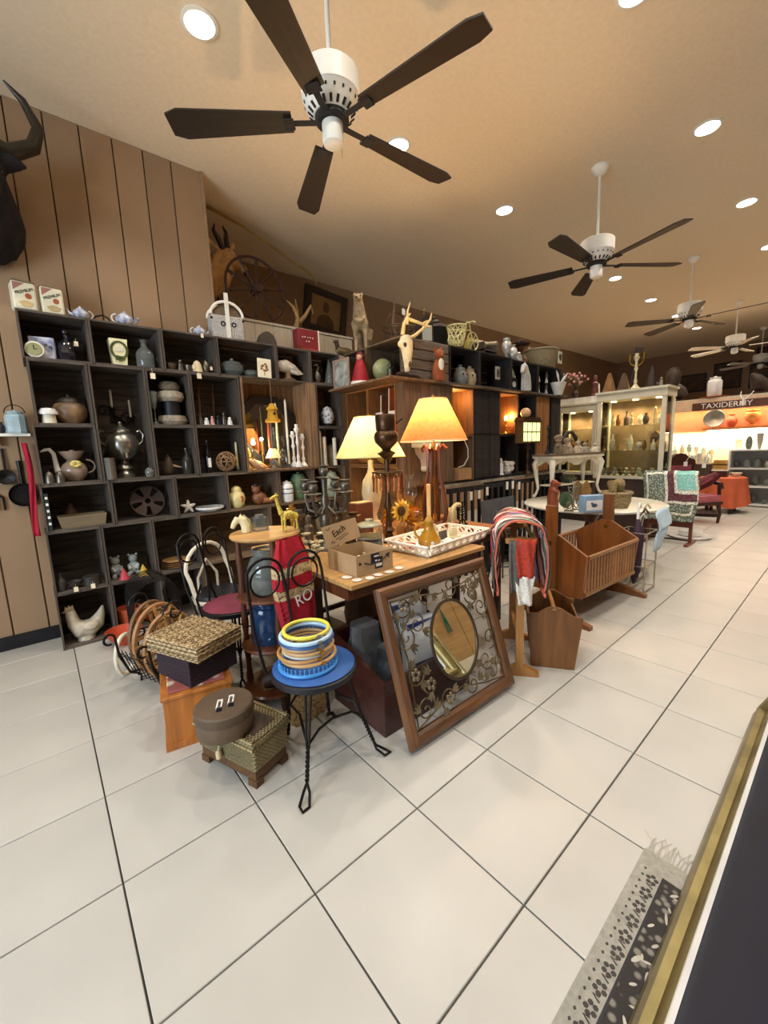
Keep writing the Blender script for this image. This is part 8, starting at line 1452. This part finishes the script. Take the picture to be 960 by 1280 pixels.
# frame profile: depth runs toward +y (room), z up the face
pf = [(-.05, 0), (.0, 0), (.016, .008), (.016, .03), (.002, .04), (.002, .058), (.022, .07), (.03, .085), (.026, .104), (.008, .112), (.004, .14), (-.05, .14)]
def gilt(a, b, vertical=False, flip=1):
    mb = MB(); n = len(pf); v = []
    for e, s in enumerate((a, b)):
        for (y, z) in pf: v.append((s+(z if e == 0 else -z), y, z) if not vertical else (flip*z+(0 if flip > 0 else 0), y, s+(z if e == 0 else -z)))
    return mb.raw(v, [(k, (k+1) % n, (k+1) % n+n, k+n) for k in range(n)]+[tuple(range(n)), tuple(range(n, 2*n))])
ob('bottom_rail', gilt(-L/2, L/2), GO, fp_, ang=.35)
tr_ = gilt(-L/2, L/2); tr_.v = [(x, y, Hf-z) for x, y, z in tr_.v]; ob('top_rail', tr_, GO, fp_, ang=.35)
lr = gilt(0, Hf, True); lr.v = [(x-L/2, y, z) for x, y, z in lr.v]; ob('side_rail', lr, GO, fp_, ang=.35)
rr = gilt(0, Hf, True); rr.v = [(L/2-x, y, z) for x, y, z in rr.v]; ob('side_rail', rr, GO, fp_, ang=.35)
ob('white_liner', MB().bx((-L/2+.14, -.012, .141), (L/2-.14, .0, .148)).bx((-L/2+.14, -.012, Hf-.149), (L/2-.14, .006, Hf-.141)).bx((-L/2+.14, -.012, .149), (-L/2+.148, .006, Hf-.149)).bx((L/2-.148, -.012, .149), (L/2-.14, .006, Hf-.149)), PORC, fp_, label='white inner liner')
ob('canvas', MB().bx((-L/2+.145, -.02, .145), (L/2-.145, -.013, Hf-.145)), M('#12152c', .65, var=.3, sc=3), fp_, label='dark navy picture surface')
ob('backing', MB().bx((-L/2+.02, -.06, .01), (L/2-.02, -.0505, Hf-.02)), M('#6a5a44', .8), fp_)
# rug under it
rg = T('rug', 'grey black and cream patterned rug with a fringed end under the gilt frame', 'rug', (1.35, -1.53, .001)); RG = M('#989488', .95, var=.15, sc=60, bump=.4); RD = M('#1e1b1a', .95, var=.5, sc=26, kind='spots', col2='#8a8478', bump=.4); RW_ = M('#b4aea0', .95, var=.15, sc=60)
Lr, Wr = 2.6, .72
ob('ground', MB().bx((-Lr, -Wr, 0), (0, 0, .006)), RG, rg); ob('inner_field', MB().bx((-Lr, -Wr+.1, .0065), (-.07, -.074, .0075)), M('#2c2826', .95, var=.6, sc=40, kind='spots', col2='#8a8478', bump=.4), rg)
ob('dark_line', MB().bx((-Lr, -.076, .0062), (-.07, -.07, .0078)), BLACK, rg); mt_ = MB(); mo_ = MB()
rnd = random.Random(3)
for k in range(46):
    x = -.1-k*.055
    for q in range(5): a = q*1.257+k; mt_.lathe([(0, 0), (.007, 0), (.006, .0008), (0, .0008)], 6, c=(x+.013*math.cos(a), -.05+.011*math.sin(a), .0062))
    mt_.tube([(x-.03, -.06, .0064), (x-.022, -.042, .0064), (x-.018, -.056, .0064)], .0022, 4)
    for q in range(2): x2 = x+.0275*q; mt_.slab([(x2-.005, -.024), (x2, -.02), (x2+.005, -.024), (x2, -.028)], .0062, .007)
for k in range(330):
    x, y = -.09-rnd.random()*2.3, -.085-rnd.random()*.3; a = rnd.uniform(0, 3.1); l_, w_ = rnd.uniform(.008, .02), rnd.uniform(.003, .006); c_, s_ = math.cos(a), math.sin(a)
    mo_.slab([(x+l_*math.cos(q)*c_-w_*math.sin(q)*s_, y+l_*math.cos(q)*s_+w_*math.sin(q)*c_) for q in [n_*PI/4 for n_ in range(8)]], .0076, .0082+.0002*(k % 5))
ob('border_motifs', mt_, M('#4a4440', .95), rg, stuff=True); ob('field_motifs', mo_, M('#b8b0a0', .95, var=.2), rg, stuff=True); frn = MB()
for k in range(150): y = -.005-k*.0047; frn.tube([(0, y, .004), (.04, y+rnd.uniform(-.012, .012), .003), (.075+rnd.uniform(-.02, .02), y+rnd.uniform(-.03, .03), .002)], .0006, 4)
ob('fringe', frn, M('#b8b2a2', .95, var=.2), rg, stuff=True)
# ================================================================== keep every thing clear of its crate and of its neighbours
bpy.context.view_layer.update()
def bounds(o):
    lo, hi = [1e9]*3, [-1e9]*3; st = [o]
    while st:
        q = st.pop(); st += list(q.children)
        if q.type == 'MESH' and not q.name.startswith('price_tag'):
            for c in q.bound_box:
                p = q.matrix_world @ Vector(c)
                for k in range(3): lo[k] = min(lo[k], p[k]); hi[k] = max(hi[k], p[k])
    return lo, hi
tops = [o for o in SC.objects if o.parent is None and 'category' in o and o['category'] not in ('crate', 'shelf', 'ceiling light', 'ceiling fan', 'counter', 'mirror', 'tag', 'sconce', 'cane')]
BB = {o: bounds(o) for o in tops}
def move(o, dx, dy):
    o.location.x += dx; o.location.y += dy; lo, hi = BB[o]; lo[0] += dx; hi[0] += dx; lo[1] += dy; hi[1] += dy
for c in CELLS:
    ins = []
    for o in tops:
        lo, hi = BB[o]
        if lo[0] > 1e8: continue
        cx, cy = (lo[0]+hi[0])/2, (lo[1]+hi[1])/2
        if c[0]-.02 < cx < c[1]+.02 and c[2] < cy < c[3] and c[4]-.001 < lo[2] < c[4]+.06 and hi[2] < c[5]+.12:
            ins.append(o)
            f = min(1, (c[1]-c[0]-.004)/(hi[0]-lo[0]), (c[3]-c[2]-.004)/(hi[1]-lo[1]), (c[5]-.016-lo[2])/(hi[2]-lo[2]))
            if f < .999:
                f *= .995; o.scale = tuple(s*f for s in o.scale); L = o.location
                for k in range(3): lo[k] = L[k]+(lo[k]-L[k])*f; hi[k] = L[k]+(hi[k]-L[k])*f
    def clamp(o):
        lo, hi = BB[o]; move(o, max(0, c[0]+.001-lo[0])-max(0, hi[0]-c[1]+.001), max(0, c[2]+.001-lo[1])-max(0, hi[1]-c[3]+.001))
    for it in range(12):
        for o in ins: clamp(o)
        for i, a in enumerate(ins):
            for b in ins[:i]:
                A, B = BB[a], BB[b]; ov = [min(A[1][k], B[1][k])-max(A[0][k], B[0][k]) for k in range(3)]
                if min(ov) <= 0: continue
                k = 0 if ov[0] < ov[1] else 1; s = 1 if A[0][k]+A[1][k] > B[0][k]+B[1][k] else -1; d = [0, 0]; d[k] = s*(ov[k]/2+.001)
                move(a, *d); move(b, -d[0], -d[1])
    for o in ins: clamp(o)
